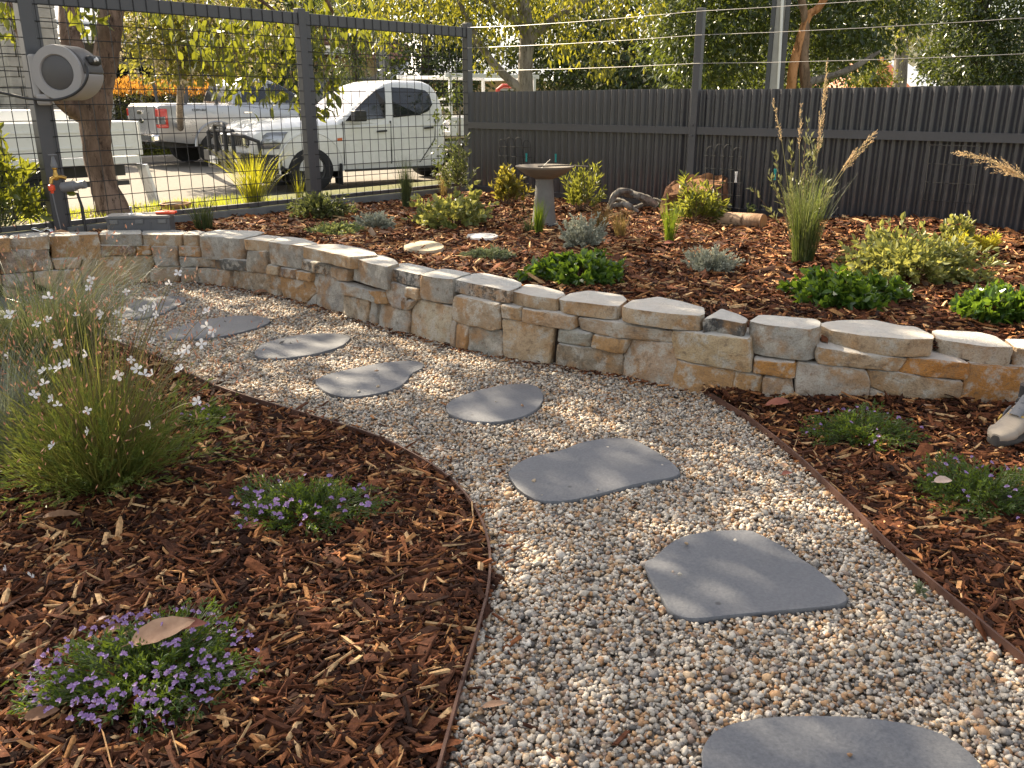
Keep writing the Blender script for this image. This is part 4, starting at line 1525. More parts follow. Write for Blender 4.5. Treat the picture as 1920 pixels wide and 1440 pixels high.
# --- white dual cab ute with a black bull bar
pf = W(584, 360, ROAD)
ute = thing('parked_ute', pf, 'white dual cab ute with black bull bar and rack over its tray', 'ute', None, R(180 + 37))
US = 1.06
off_y = -0.79        # put the near front wheel on the traced contact point
cab_levels = [(1.06, -0.40, -2.40, 0.865), (1.18, -0.58, -2.42, 0.86), (1.40, -0.89, -2.41, 0.81), (1.58, -1.14, -2.35, 0.755), (1.68, -1.30, -2.27, 0.715), (1.735, -1.46, -2.16, 0.66), (1.755, -1.58, -2.05, 0.56)]


def hw_ute(z):
    return float(np.interp(z, [l[0] for l in cab_levels], [l[3] for l in cab_levels]))


def shift(o):
    for v in o.data.vertices: v.co.y += off_y


b = B()
b.loft([ring_box(0.86, 0.66, 0.64, 0.88, 0.02), ring_box(0.82, 0.78, 0.62, 0.97, 0.04), ring_box(0.66, 0.84, 0.60, 1.05, 0.07), ring_box(0.3, 0.875, 0.33, 1.075, 0.09), ring_box(-0.1, 0.885, 0.32, 1.095, 0.09),
        ring_box(-0.5, 0.885, 0.32, 1.11, 0.06), ring_box(-0.8, 0.885, 0.32, 1.10, 0.03), ring_box(-1.4, 0.885, 0.32, 1.13, 0.02), ring_box(-2.0, 0.885, 0.32, 1.17, 0.02), ring_box(-2.36, 0.87, 0.34, 1.19, 0.02), ring_box(-2.42, 0.82, 0.40, 1.17, 0.0)])
body = b.obj('body', M_carwhite, ute, True)
cut_wheels(body, [(0, 0.42)], 0.52, 0.9)
b = B(); b.loft([ring_plan(*l) for l in cab_levels]); o = b.obj('cabin', M_carwhite, ute, True); sharp_edges(o.data, 50)
hwu = hw_ute
wpts_f = [(-0.60, 1.10), (-1.30, 1.14), (-1.335, 1.40), (-1.37, 1.64), (-1.20, 1.59), (-0.98, 1.44), (-0.77, 1.27)]
wpts_r = [(-1.44, 1.15), (-1.92, 1.19), (-2.10, 1.25), (-2.19, 1.36), (-2.17, 1.52), (-2.10, 1.59), (-1.85, 1.625), (-1.49, 1.635), (-1.46, 1.40)]
side_panel(ute, 'window', M_carglass, wpts_f, hwu)
side_panel(ute, 'window', M_carglass, wpts_r, hwu)
# windscreen
b = B()
wy = [(1.13, 0.72), (1.40, 0.66), (1.60, 0.58)]
lv = [(l[0], l[1]) for l in cab_levels]
ring = []
for z, hwid in wy:
    xf = float(np.interp(z, [a for a, _ in lv], [c for _, c in lv])) + 0.008
    ring.append([Vector((xf, k * hwid, z)) for k in np.linspace(-1, 1, 9)])
b.loft(ring, closed=False, caps=False)
b.obj('windscreen', M_carglass, ute, True)
# doors lines, handles, mirrors, indicators
hb = lambda z: 0.885
for x0, x1 in ((-0.55, -1.36), (-1.38, -2.18)):
    side_panel(ute, 'door', M_carwhite, [(x0, 0.42), (x1 + (0.28 if x1 < -2 else 0), 0.42), (x1, 0.62 if x1 > -2 else 0.80), (x1 - 0.02, 1.06), (x0 - 0.02, 1.0)], hb, 0.0, 0.0045)
for x0, x1 in ((-0.545, -0.535), (-1.372, -1.36)):
    side_panel(ute, 'door_seam', M_black, [(x0, 0.40), (x1, 0.40), (x1 - 0.01, 1.10), (x0 - 0.01, 1.10)], hb, 0.0, 0.0062)
side_panel(ute, 'door_seam', M_black, [(-1.90, 0.40), (-1.888, 0.40), (-2.185, 0.78), (-2.20, 1.12), (-2.212, 1.12), (-2.197, 0.775)], hb, 0.0, 0.0062)
side_panel(ute, 'door_handle', M_black, [(-1.12, 0.915), (-1.29, 0.925), (-1.29, 0.955), (-1.12, 0.945)], hb, 0.0, 0.04)
side_panel(ute, 'door_handle', M_black, [(-1.98, 0.955), (-2.15, 0.965), (-2.15, 0.995), (-1.98, 0.985)], hb, 0.0, 0.04)
side_panel(ute, 'side_indicator', M_amber, [(-0.44, 0.80), (-0.52, 0.80), (-0.52, 0.845), (-0.44, 0.84)], hb, 0.0, 0.012)
side_panel(ute, 'sill', M_black, [(-0.55, 0.30), (-2.25, 0.30), (-2.25, 0.335), (-0.55, 0.335)], hb, -0.02, 0.012)
for s in (-1, 1):
    b = B()
    b.loft([[Vector((x, s * y, z)) for x, z in ((-0.66 + k, 1.10), (-0.66 + k, 1.27), (-0.86 - k, 1.27), (-0.86 - k, 1.10))] for y, k in ((0.93, -0.03), (0.98, 0.02), (1.10, 0.0))])
    b.beam((-0.76, s * 0.84, 1.12), (-0.76, s * 0.95, 1.16), 0.05, 0.04)
    b.obj('wing_mirror', M_black, ute, True, bevel=0.02)
    # flare round the wheel arch
    b = B()
    arc = [Vector((0.52 * math.cos(a), s * 0.885, 0.42 + 0.52 * math.sin(a))) for a in np.linspace(R(-12), R(192), 22)]
    b.tube(arc, 0.014, 6)
    b.obj('arch_flare', M_carwhite, ute, True)
    b = B(); aa = np.linspace(R(-25), R(205), 20); b.loft([[Vector((0.515 * math.cos(a), s * y, 0.42 + 0.515 * math.sin(a))) for a in aa] for y in (0.40, 0.87)], closed=False, caps=False); b.box((0, s * 0.42, 0.5), (1.0, 0.02, 0.8)); b.obj('wheel_well', M_black, ute, True)
    b = B(); b.box((-0.47, s * 0.80, 0.27), (0.02, 0.26, 0.34)); b.obj('mud_flap', M_rubber, ute)
    # headlamp: a swept clear lens over a dark housing, wrapped round the corner
    b = B()
    rings = []
    for k, (z, g_) in enumerate(((0.70, 0.0), (0.715, 0.020), (0.80, 0.036), (0.90, 0.032), (0.945, 0.018), (0.955, 0.0))):
        f_ = (z - 0.70) / 0.255
        rings.append([Vector((x + g_ * 0.8, s * (y + g_ * 0.5), z)) for x, y in ((0.855 - 0.03 * f_, 0.50), (0.845 - 0.04 * f_, 0.62), (0.80 - 0.05 * f_, 0.745), (0.70 - 0.06 * f_, 0.82), (0.58 - 0.10 * f_, 0.862), (0.50 - 0.16 * f_, 0.878))])
    inner_ = [[p_ - Vector((0.05, s * 0.05, 0)) for p_ in r] for r in rings]
    b.loft([r + list(reversed(q_)) for r, q_ in zip(rings, inner_)])
    hl = b.obj('headlight', M_lamp, ute, True)
    b = B(); b.lathe([(0.07, 0), (0.062, 0.012), (0.02, 0.004), (0.001, 0.002)], 18, Vector((0.865, s * 0.60, 0.81)), Matrix.Rotation(R(90), 4, 'Y')); b.obj('reflector', M_black, hl, True)
    wheel(ute, 0, s * 0.78)
    wheel(ute, -3.0, s * 0.78)
# grille with slots
b = B(); b.box((0.86, 0, 0.82), (0.06, 1.06, 0.19)); gr = b.obj('grille', M_chrome, ute, bevel=0.02)
for k in list(range(2, 6)) + [-q for q in range(2, 6)]:
    b = B(); b.box((0.893, k * 0.086, 0.82), (0.012, 0.05, 0.14)); b.obj('slot', M_black, gr, bevel=0.004)
b = B(); b.loft([[Vector((x, y, z)) for x, y in ((0.45, -0.87), (0.70, -0.84), (0.86, -0.72), (0.90, -0.4), (0.90, 0.4), (0.86, 0.72), (0.70, 0.84), (0.45, 0.87))] for z in (0.34, 0.62)]); b.obj('bumper', M_black, ute, bevel=0.05)
# bull bar
b = B()
X = 1.06
b.tube([(X, -0.55, 0.40), (X, -0.55, 0.92), (X - 0.02, -0.52, 0.97), (X - 0.02, 0.52, 0.97), (X, 0.55, 0.92), (X, 0.55, 0.40)], 0.032, 8)
b.tube([(X, -0.22, 0.40), (X, -0.22, 1.02), (X, -0.17, 1.06), (X, 0.17, 1.06), (X, 0.22, 1.02), (X, 0.22, 0.40)], 0.036, 8)
for s in (-1, 1):
    b.tube([(X, s * 0.55, 0.93), (X - 0.08, s * 0.80, 0.90), (X - 0.25, s * 0.90, 0.82), (X - 0.27, s * 0.90, 0.62), (X - 0.1, s * 0.82, 0.58)], 0.03, 8)
b.box((X - 0.06, 0, 0.56), (0.14, 1.70, 0.16)); b.box((X - 0.06, 0, 0.42), (0.1, 1.5, 0.12))
bb = b.obj('bull_bar', M_black, ute, True, bevel=0.02)
b = B(); b.box((X + 0.018, -0.36, 0.50), (0.012, 0.37, 0.12)); b.obj('number_plate', M_plate, ute, bevel=0.004)
for s in (-1, 1):
    b = B(); b.beam((-0.45, s * 0.3, 1.135), (-0.62, s * 0.62, 1.16), 0.025, 0.02); b.obj('wiper', M_black, ute)
PT = b_plate = None


def lettering(txt, size, mat, parent, loc, rot, shift_y=0.0):
    cu = bpy.data.curves.new('lettering', 'FONT')
    cu.body = txt
    cu.size = size
    cu.extrude = 0.001
    cu.align_x = 'CENTER'
    tmp = bpy.data.objects.new('lettering_tmp', cu)
    COL.objects.link(tmp)
    bpy.context.view_layer.update()
    me = bpy.data.meshes.new_from_object(tmp.evaluated_get(bpy.context.evaluated_depsgraph_get()))
    bpy.data.objects.remove(tmp)
    me.transform(Matrix.Translation(loc) @ rot.to_4x4())
    return link('lettering', me, mat, parent)


lettering('432', 0.085, M_black, ute, Vector((X + 0.026, -0.29, 0.47)), Matrix(((0, 0, 1), (1, 0, 0), (0, 1, 0))))
# chassis, tray, headboard and rack
b = B(); b.box((-1.6, 0, 0.42), (4.6, 0.9, 0.16)); b.obj('chassis', M_black, ute)
b = B(); b.box((-3.45, 0, 0.86), (1.95, 1.82, 0.09)); b.obj('tray_floor', M_carwhite, ute, bevel=0.01)
for s in (-1, 1):
    b = B(); b.box((-3.45, s * 0.90, 1.02), (1.95, 0.03, 0.24)); b.obj('drop_side', M_carwhite, ute, bevel=0.008)
b = B(); b.box((-4.42, 0, 1.02), (0.03, 1.8, 0.24)); b.obj('tailboard', M_carwhite, ute, bevel=0.008)
b = B()
for x in (-2.55, -4.3):
    for s in (-1, 1): b.beam((x, s * 0.82, 0.9), (x, s * 0.82, 1.80), 0.05, 0.05, up=(1, 0, 0))
    b.beam((x, -0.845, 1.82), (x, 0.845, 1.82), 0.05, 0.05)
for s in (-1, 1): b.beam((-2.45, s * 0.82, 1.845), (-4.4, s * 0.82, 1.845), 0.05, 0.07)
b.obj('ladder_rack', M_carwhite, ute, bevel=0.006)
b = B()
for z in (1.15, 1.3, 1.45): b.beam((-2.56, -0.8, z), (-2.56, 0.8, z), 0.03, 0.04)
b.obj('headboard', M_carwhite, ute)
b = B(); b.tube([(-3.6, 0.7, 0.92), (-3.6, 0.7, 1.62), (-3.7, 0.7, 1.68), (-4.0, 0.7, 1.68), (-4.1, 0.7, 1.62), (-4.1, 0.7, 0.92)], 0.04, 8)
b.tube([(-3.6, 0.7, 1.3), (-4.1, 0.7, 1.3)], 0.035, 8)
tag(b.obj('trolley_frame', M_redpaint, None, True), 'red tube trolley frame carried on the tray of the white ute', 'trolley')
tf = bpy.data.objects['trolley_frame']
tf.location, tf.rotation_euler = ute.location, ute.rotation_euler
shift(tf)
for ch in ute.children:
    shift(ch)
    for cc in ch.children: shift(cc)
for o in (ute, tf): o.scale = (US * 1.06, US, US * 0.99)

# --- silver ute parked along the far kerb, tail towards us
ps = W(410, 311, ROAD)
sil = thing('parked_ute', ps, 'silver dual cab ute with a red tail lamp parked along the far kerb', 'ute', None, R(42))
oy2 = 0.80
cab2 = [(1.16, 2.55, 0.42 + 0.02, 0.885), (1.30, 2.25, 0.45, 0.87), (1.50, 1.95, 0.50, 0.80), (1.68, 1.62, 0.62, 0.73), (1.77, 1.40, 0.78, 0.66), (1.80, 1.25, 0.9, 0.56)]
hw2 = lambda z: float(np.interp(z, [l[0] for l in cab2], [l[3] for l in cab2]))
b = B()
b.loft([ring_box(-1.18, 0.86, 0.60, 1.24, 0.0, 0.05), ring_box(-1.12, 0.90, 0.55, 1.28, 0.0, 0.06), ring_box(-0.6, 0.92, 0.48, 1.29, 0.0, 0.06), ring_box(0.0, 0.93, 0.45, 1.285, 0.0, 0.07), ring_box(0.45, 0.93, 0.40, 1.28, 0.0, 0.07),
        ring_box(1.2, 0.92, 0.38, 1.22, 0.01), ring_box(2.2, 0.92, 0.38, 1.18, 0.02), ring_box(2.8, 0.91, 0.40, 1.14, 0.06), ring_box(3.5, 0.88, 0.42, 1.08, 0.07), ring_box(3.95, 0.78, 0.46, 0.98, 0.05), ring_box(4.12, 0.62, 0.52, 0.86, 0.02)])
o = b.obj('body', M_silver, sil, True)
cut_wheels(o, [(0, 0.42), (3.22, 0.42)], 0.48, 0.95)
b = B(); b.loft([ring_plan(*l) for l in cab2]); o = b.obj('cabin', M_silver, sil, True); sharp_edges(o.data, 50)
side_panel(sil, 'window', M_carglass, [(0.62, 1.30), (1.22, 1.30), (1.20, 1.68), (0.80, 1.66), (0.66, 1.52)], hw2)
side_panel(sil, 'window', M_carglass, [(1.30, 1.30), (2.18, 1.28), (1.85, 1.52), (1.55, 1.68), (1.30, 1.69)], hw2)
b = B(); b.add([(0.425, -0.66, 1.33), (0.425, 0.66, 1.33), (0.56, 0.60, 1.66), (0.56, -0.60, 1.66)], [(0, 1, 2, 3)]); b.obj('rear_window', M_carglass, sil)
b = B(); b.box((-1.195, 0, 0.95), (0.03, 1.46, 0.56)); tg = b.obj('tailgate', M_silver, sil, bevel=0.02)
b = B(); b.lathe([(0.001, 0), (0.09, 0.003), (0.1, 0.0)], 20, (-1.214, 0, 0.94), Matrix.Rotation(R(-90), 4, 'Y') @ Matrix.Diagonal((0.55, 1.3, 1, 1))); b.obj('badge', M_chrome, tg, True)
b = B(); b.box((-1.22, 0, 1.10), (0.03, 0.28, 0.07)); b.obj('handle', M_chrome, tg, bevel=0.01)
b = B(); b.box((-1.26, 0, 0.60), (0.16, 1.74, 0.15)); b.obj('rear_bumper', M_chrome, sil, bevel=0.04)
b = B(); b.box((-1.345, 0, 0.60), (0.012, 0.37, 0.11)); b.obj('number_plate', M_plate, sil)
for s in (-1, 1):
    b = B(); b.loft([[Vector((x, s * y, z)) for x, y, z in ((-1.19, 0.74, 0.80 + k), (-1.19, 0.905, 0.80 + k), (-1.0, 0.935, 0.80 + k), (-1.0, 0.74, 0.80 + k))] for k in (0.0, 0.02, 0.36, 0.38)])
    tl = b.obj('tail_lamp', M_redlens, sil, bevel=0.03)
    b = B(); b.loft([[Vector((x, s * y, z)) for x, y, z in ((-1.202, 0.78, 0.87 + k), (-1.202, 0.90, 0.87 + k), (-1.06, 0.943, 0.87 + k), (-1.06, 0.78, 0.87 + k))] for k in (0.0, 0.16)])
    b.obj('clear_lens', M_lamp, tl, bevel=0.015)
    wheel(sil, 0, s * 0.80, 0.385, 0.26)
    wheel(sil, 3.22, s * 0.80, 0.385, 0.26)
    b = B(); arc = [Vector((0.485 * math.cos(a), s * 0.925, 0.42 + 0.485 * math.sin(a))) for a in np.linspace(R(0), R(180), 20)]; b.tube(arc, 0.03, 6); b.obj('arch_lip', M_silver, sil, True)
side_panel(sil, 'door_handle', M_chrome, [(0.62, 1.08), (0.80, 1.08), (0.80, 1.11), (0.62, 1.11)], lambda z: 0.92, 0, 0.035)
b = B()
for s in (-1, 1):
    b.tube([(-0.55, s * 0.78, 1.27), (-0.62, s * 0.72, 1.78), (-0.62, s * 0.66, 1.82)], 0.035, 8)
    b.tube([(0.1, s * 0.78, 1.27), (0.1, s * 0.72, 1.80), (0.1, s * 0.66, 1.84)], 0.035, 8)
    b.tube([(-0.62, s * 0.70, 1.81), (0.2, s * 0.70, 1.84)], 0.03, 8)
for x in (-0.62, 0.1): b.tube([(x, -0.7, 1.82), (x, 0.7, 1.82)], 0.035, 8)
b.obj('ladder_rack', M_charpost, sil, True)
b = B(); b.box((1.5, 0, 0.5), (4.6, 1.0, 0.2)); b.obj('chassis', M_black, sil)
lettering('com.au', 0.10, M_black, sil, Vector((-0.35, -0.936, 1.13)), Matrix(((1, 0, 0), (0, 0, -1), (0, 1, 0))))
for ch in sil.children:
    for v in ch.data.vertices: v.co.y += oy2
    for cc in ch.children:
        for v in cc.data.vertices: v.co.y += oy2

sil.scale = (1.14, 1.1, 1.12)
# --- white tray ute / flat bed at the far left
pw = D(266, 300, 12.3); pw.z = ROAD
tray = thing('tray_truck', pw, 'white work truck with a drop side tray parked behind the big trunk', 'truck', None, R(180 + 45))
b = B(); b.box((2.2, -0.9, 0.72), (4.4, 1.8, 0.1)); b.obj('tray_floor', M_carwhite, tray, bevel=0.01)
for s, y in ((1, 0.0), (-1, -1.8)):
    for k in range(2):
        b = B(); b.box((1.1 + k * 2.2, y, 1.0), (2.18, 0.035, 0.44)); sd = b.obj('drop_side', M_carwhite, tray, bevel=0.01)
        b = B()
        for z in (0.9, 1.1): b.box((1.1 + k * 2.2, y + (0.021 if s > 0 else -0.021), z), (2.0, 0.012, 0.03))
        b.obj('pressing', M_carwhite, sd, bevel=0.004)
        for x in (0.55, 1.75):
            b = B(); b.box((x + k * 2.2, y + (0.025 if s > 0 else -0.025), 0.82), (0.16, 0.03, 0.07)); b.obj('latch', M_rim, sd, bevel=0.006)
b = B(); b.box((-0.02, -0.9, 1.0), (0.035, 1.78, 0.44)); b.obj('tailboard', M_carwhite, tray, bevel=0.01)
b = B(); b.beam((0.0, -0.02, 0.66), (-0.12, -0.03, 0.10), 0.04, 0.30, up=(0, 1, 0)); b.obj('mud_flap', M_carwhite, tray)
b = B(); b.box((2.2, -0.9, 0.55), (4.3, 0.8, 0.14)); b.obj('chassis', M_black, tray)
b = B(); b.beam((0.2, -0.04, 0.42), (3.4, -0.04, 0.42), 0.05, 0.06); b.obj('side_rail', M_rim, tray)
b = B(); b.box((4.46, -0.9, 1.3), (0.05, 1.8, 1.1)); b.obj('headboard', M_carwhite, tray)
b = B(); b.loft([ring_plan(z, 6.2, 4.55, w, 0.2) for z, w in ((0.55, 0.9), (1.15, 0.9), (1.7, 0.78), (1.9, 0.66))])
for v_i, v in enumerate(b.v): b.v[v_i] = (v[0], v[1] - 0.9, v[2])
b.obj('cab', M_carwhite, tray, True)
b = B(); b.box((2.0, -0.95, 1.30), (2.6, 0.9, 0.14)); b.obj('tool_chest', M_rooflight, tray, bevel=0.02)
for x in (1.35, 5.3):
    wheel(tray, x, -0.18, 0.34, 0.22, 1)
    wheel(tray, x, -1.62, 0.34, 0.22, -1)

# ================================================================= PLANTS
rp = np.random.default_rng(11)


def unit(v):
    return v / np.maximum(np.linalg.norm(v, axis=-1, keepdims=True), 1e-9)


def leaf_geo(pos, dirs, L, Wd, fold=0.22, fine=False, roll=None, curl=0.0):
    """leaves as little folded blades: fine ones have a shaped outline and a bend"""
    n = len(pos)
    rnd = rp.normal(size=(n, 3)) if roll is None else roll
    s = unit(np.cross(dirs, rnd))
    nn = np.cross(s, dirs)
    L = np.asarray(L)[:, None]
    Wd = np.asarray(Wd)[:, None]
    if not fine:
        V = np.stack([pos, pos + dirs * L * 0.45 - s * Wd / 2 + nn * Wd * fold, pos + dirs * L - nn * L * curl, pos + dirs * L * 0.45 + s * Wd / 2 + nn * Wd * fold], 1)
        f = np.array([(0, 1, 2), (0, 2, 3)])
    else:
        def at(t, w):
            return pos + dirs * L * t - nn * L * curl * t * t + s * Wd / 2 * w + nn * Wd * fold * abs(w)
        V = np.stack([pos, at(0.3, -0.85), at(0.3, 0), at(0.3, 0.85), at(0.65, -0.8), at(0.65, 0), at(0.65, 0.8), at(1.0, 0)], 1)
        f = np.array([(0, 2, 1), (0, 3, 2), (1, 2, 5), (1, 5, 4), (2, 3, 6), (2, 6, 5), (4, 5, 7), (5, 6, 7)])
    k = V.shape[1]
    F = (f[None] + (np.arange(n) * k)[:, None, None]).reshape(-1, 3)
    return V.reshape(-1, 3), F, k


def leaf_obj(name, pos, dirs, L, Wd, mat, parent=None, fine=False, fold=0.22, curl=0.0, rnd=None, roll=None):
    V, F, k = leaf_geo(np.asarray(pos, float), unit(np.asarray(dirs, float)), L, Wd, fold, fine, roll, curl)
    r = rp.random(len(pos)) if rnd is None else rnd
    me = fast_mesh(name, V, F, False, np.repeat(r, k))
    return link(name, me, mat, parent)


def blade_obj(name, base, az, t0, t1, L, w, mat, parent=None, seg=5, rnd=None, wave=0.0):
    """ribbons: lean from t0 (at the root) to t1 (at the tip), measured from upright"""
    n = len(base)
    p = np.array(base, float)
    rows = []
    side = np.c_[-np.sin(az), np.cos(az), np.zeros(n)]
    tw = rp.uniform(-0.7, 0.7, n)
    for i in range(seg + 1):
        k = i / seg
        th = t0 + (t1 - t0) * k ** 1.3
        ww = (w * (1 - k ** 2.2) + 0.0002)[:, None]
        d = np.c_[np.cos(az) * np.sin(th), np.sin(az) * np.sin(th), np.cos(th)]
        nn = np.cross(side, d)
        sd = side * np.cos(tw)[:, None] + nn * np.sin(tw)[:, None]
        rows.append(np.stack([p - sd * ww / 2, p + sd * ww / 2], 1))
        p = p + d * (L / seg)[:, None]
        if wave: az = az + rp.normal(0, wave, n)
    V = np.stack(rows, 1).reshape(n, -1, 3)
    k = V.shape[1]
    f = np.array([(2 * i, 2 * i + 1, 2 * i + 3, 2 * i + 2) for i in range(seg)])
    F = (f[None] + (np.arange(n) * k)[:, None, None]).reshape(-1, 4)
    r = rp.random(n) if rnd is None else rnd
    me = fast_mesh(name, V.reshape(-1, 3), F, True, np.repeat(r, k))
    return link(name, me, mat, parent), p


def stems_obj(name, paths, rad, mat, parent):
    b = B()
    for i, q in enumerate(paths):
        b.tube(q, [rad * (1 - 0.7 * j / (len(q) - 1)) for j in range(len(q))], 4, caps=False)
    o = b.obj(name, mat, parent, True)
    o['kind'] = 'stuff'
    return o


# --- leaf materials (thin leaves let the low sun through)
M_lf_street = leaf_mat('leaf_street_tree', [(0.035, 0.055, 0.012), (0.06, 0.082, 0.018), (0.10, 0.11, 0.024)], (0.48, 0.44, 0.035), 0.36, 0.38)
M_lf_canopy = leaf_mat('leaf_canopy', [(0.03, 0.05, 0.012), (0.05, 0.075, 0.016), (0.08, 0.10, 0.022)], (0.38, 0.39, 0.03), 0.30, 0.4)
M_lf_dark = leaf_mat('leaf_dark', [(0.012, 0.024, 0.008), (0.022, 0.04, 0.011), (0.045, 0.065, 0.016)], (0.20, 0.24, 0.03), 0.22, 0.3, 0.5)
M_lf_mid = leaf_mat('leaf_mid', [(0.011, 0.024, 0.007), (0.024, 0.044, 0.011), (0.06, 0.085, 0.02)], (0.28, 0.33, 0.04), 0.22, 0.33, 0.5)
M_lf_myrtle = leaf_mat('leaf_myrtle', [(0.05, 0.075, 0.02), (0.08, 0.10, 0.025), (0.12, 0.12, 0.03)], (0.46, 0.42, 0.06), 0.4, 0.4)
M_cream_fl = leaf_mat('cream_blossom', [(0.42, 0.36, 0.22), (0.55, 0.47, 0.32), (0.62, 0.56, 0.42)], (0.6, 0.5, 0.3), 0.35, 0.7)
M_lf_orange = leaf_mat('leaf_new_orange', [(0.30, 0.12, 0.025), (0.38, 0.20, 0.04), (0.44, 0.28, 0.08)], (0.75, 0.36, 0.05), 0.45, 0.4)
M_lf_hedge = leaf_mat('leaf_hedge', [(0.02, 0.035, 0.012), (0.035, 0.05, 0.016), (0.06, 0.055, 0.02)], (0.20, 0.2, 0.03), 0.25, 0.4)
M_lf_hill = leaf_mat('leaf_hill', [(0.07, 0.085, 0.055), (0.10, 0.11, 0.08), (0.14, 0.14, 0.11)], (0.25, 0.25, 0.15), 0.3, 0.6)
M_bark_red = None


def bark(name, c1, c2, scale, bump):
    t = NT(name)
    co = t.coord('Object')
    mp = t.n('Mapping')
    mp.inputs['Scale'].default_value = (1, 1, 0.28)
    t.t.links.new(co, mp.inputs['Vector'])
    a = t.noise(scale, 8, 0.7, mp.outputs[0])
    c = t.ramp(a, [(0.3, c1), (0.7, c2)])
    big = t.noise(4.5, 6, 0.7, mp.outputs[0])
    c = t.mix(t.ramp(big, [(0.47, (0, 0, 0)), (0.58, (0.8,) * 3)]), c, tuple(1.25 * x + 0.03 for x in c2))
    crk = t.noise(scale * 2.5, 6, 0.75, mp.outputs[0])
    c = t.mix(t.ramp(crk, [(0.36, (0.85,) * 3), (0.46, (0, 0, 0))]), c, tuple(0.35 * x for x in c1))
    return t.surf(c, 0.88, 0, a, bump, 0.2)


M_bark_big = bark('bark_big', (0.075, 0.05, 0.038), (0.20, 0.135, 0.10), 12.0, 0.02)
M_bark_grey = bark('bark_grey', (0.10, 0.085, 0.07), (0.22, 0.19, 0.155), 14.0, 0.02)
M_bark_orange = bark('bark_orange', (0.28, 0.12, 0.045), (0.46, 0.22, 0.09), 7.0, 0.006)
M_bark_dark = bark('bark_dark', (0.03, 0.022, 0.018), (0.08, 0.06, 0.045), 14.0, 0.02)
M_stem_green = plain('green_stem', (0.09, 0.11, 0.04), 0.6, var=0.2)
M_stem_brown = plain('brown_stem', (0.12, 0.075, 0.045), 0.7, var=0.2)


def crown(name, blobs, n, L, asp, mat, parent, droop=0.6, cluster=0.22, per=9, shell=0.5, clip_u=None):
    """leaves gathered in sprays through the volume of several uneven lumps"""
    vol = np.array([b[1][0] * b[1][1] * b[1][2] for b in blobs]) ** 0.75
    cnt = np.maximum(1, (vol / vol.sum() * n / per)).astype(int)
    C, O = [], []
    for (c, r), k in zip(blobs, cnt):
        d = unit(rp.normal(size=(k, 3)))
        rr = rp.random((k, 1)) ** (1 / 3) * (1 - shell) + shell * (0.8 + 0.25 * rp.random((k, 1)))
        rr = np.where(rp.random((k, 1)) < 0.72, rr, rp.random((k, 1)) ** 0.5)
        C.append(np.array(c) + d * rr * np.array(r))
        O.append(d)
    C = np.concatenate(C); O = np.concatenate(O)
    m = rp.integers(max(2, per - 4), per + 5, len(C))
    idx = np.repeat(np.arange(len(C)), m)
    N = len(idx)
    pos = C[idx] + rp.normal(0, cluster * 0.5, (N, 3)) * np.array([1, 1, 0.75])
    dirs = unit(O[idx] * 0.45 + rp.normal(0, 0.6, (N, 3)) + np.array([0, 0, -droop]))
    ll = L * rp.uniform(0.65, 1.25, N)
    tone = np.clip(rp.random(len(C))[idx] * 0.6 + rp.random(N) * 0.5 - 0.05, 0, 1)
    return leaf_obj(name, pos, dirs, ll, ll * asp, mat, parent, rnd=tone)


def limb(parent, name, pts, rads, mat, sides=9, seed=0):
    b = B()
    P = chaikin([Vector(p) for p in pts], 2, closed=False)
    n = len(P)
    rr = [float(np.interp(i / (n - 1), np.linspace(0, 1, len(rads)), rads)) for i in range(n)]
    b.tube(P, rr, sides, jit=0.09, seed=seed)
    return b.obj(name, mat, parent, True)


def T(name, u, y, z, label, group=None, cat='tree'):
    p = D(u, 190, y); p.z = z
    return thing(name, p, label, cat, group)


def rel(t, u, v, y):
    return D(u, v, y) - t.location


# --- the big tree outside the mesh fence, whose crown shades the garden
t1 = T('shade_tree', 186, 7.35, 0.18, 'big forked tree with peeling brown bark right behind the mesh fence and hose reel')
q = lambda u, v, y=7.35: rel(t1, u, v, y)
limb(t1, 'trunk', [(0.02, 0, -0.1), (0, 0, 0.05), q(188, 330), q(180, 250), q(178, 185), q(172, 150)], [0.20, 0.135, 0.105, 0.115, 0.14, 0.13], M_bark_big, 14, 1)
limb(t1, 'limb', [q(176, 195), q(196, 120), q(205, 60), q(214, -20), q(250, -180, 7.0), q(330, -420, 6.4)], [0.11, 0.10, 0.095, 0.09, 0.08, 0.05], M_bark_big, 12, 2)
limb(t1, 'limb', [q(172, 180), q(140, 110, 7.5), q(128, 50, 7.6), q(132, -40, 7.7), q(110, -300, 7.9)], [0.10, 0.085, 0.08, 0.075, 0.05], M_bark_big, 12, 3)
limb(t1, 'limb', [q(165, 220), q(115, 190, 7.2), q(75, 120, 7.1), q(35, 40, 7.1), q(10, -80, 7.2), q(-60, -300, 7.2)], [0.085, 0.07, 0.065, 0.065, 0.06, 0.05], M_bark_big, 12, 4)
limb(t1, 'limb', [q(214, -20), q(330, -60, 7.7), q(450, -30, 8.0), q(540, 40, 8.3)], [0.05, 0.035, 0.02, 0.008], M_bark_big, 8, 5)
limb(t1, 'limb', [q(250, -180, 7.0), q(430, -150, 7.6), q(600, -30, 8.3), q(640, 60, 8.5)], [0.05, 0.035, 0.02, 0.008], M_bark_big, 8, 6)
base1 = t1.location
A = lambda x, y, z: tuple(Vector((x, y, z)) - base1)
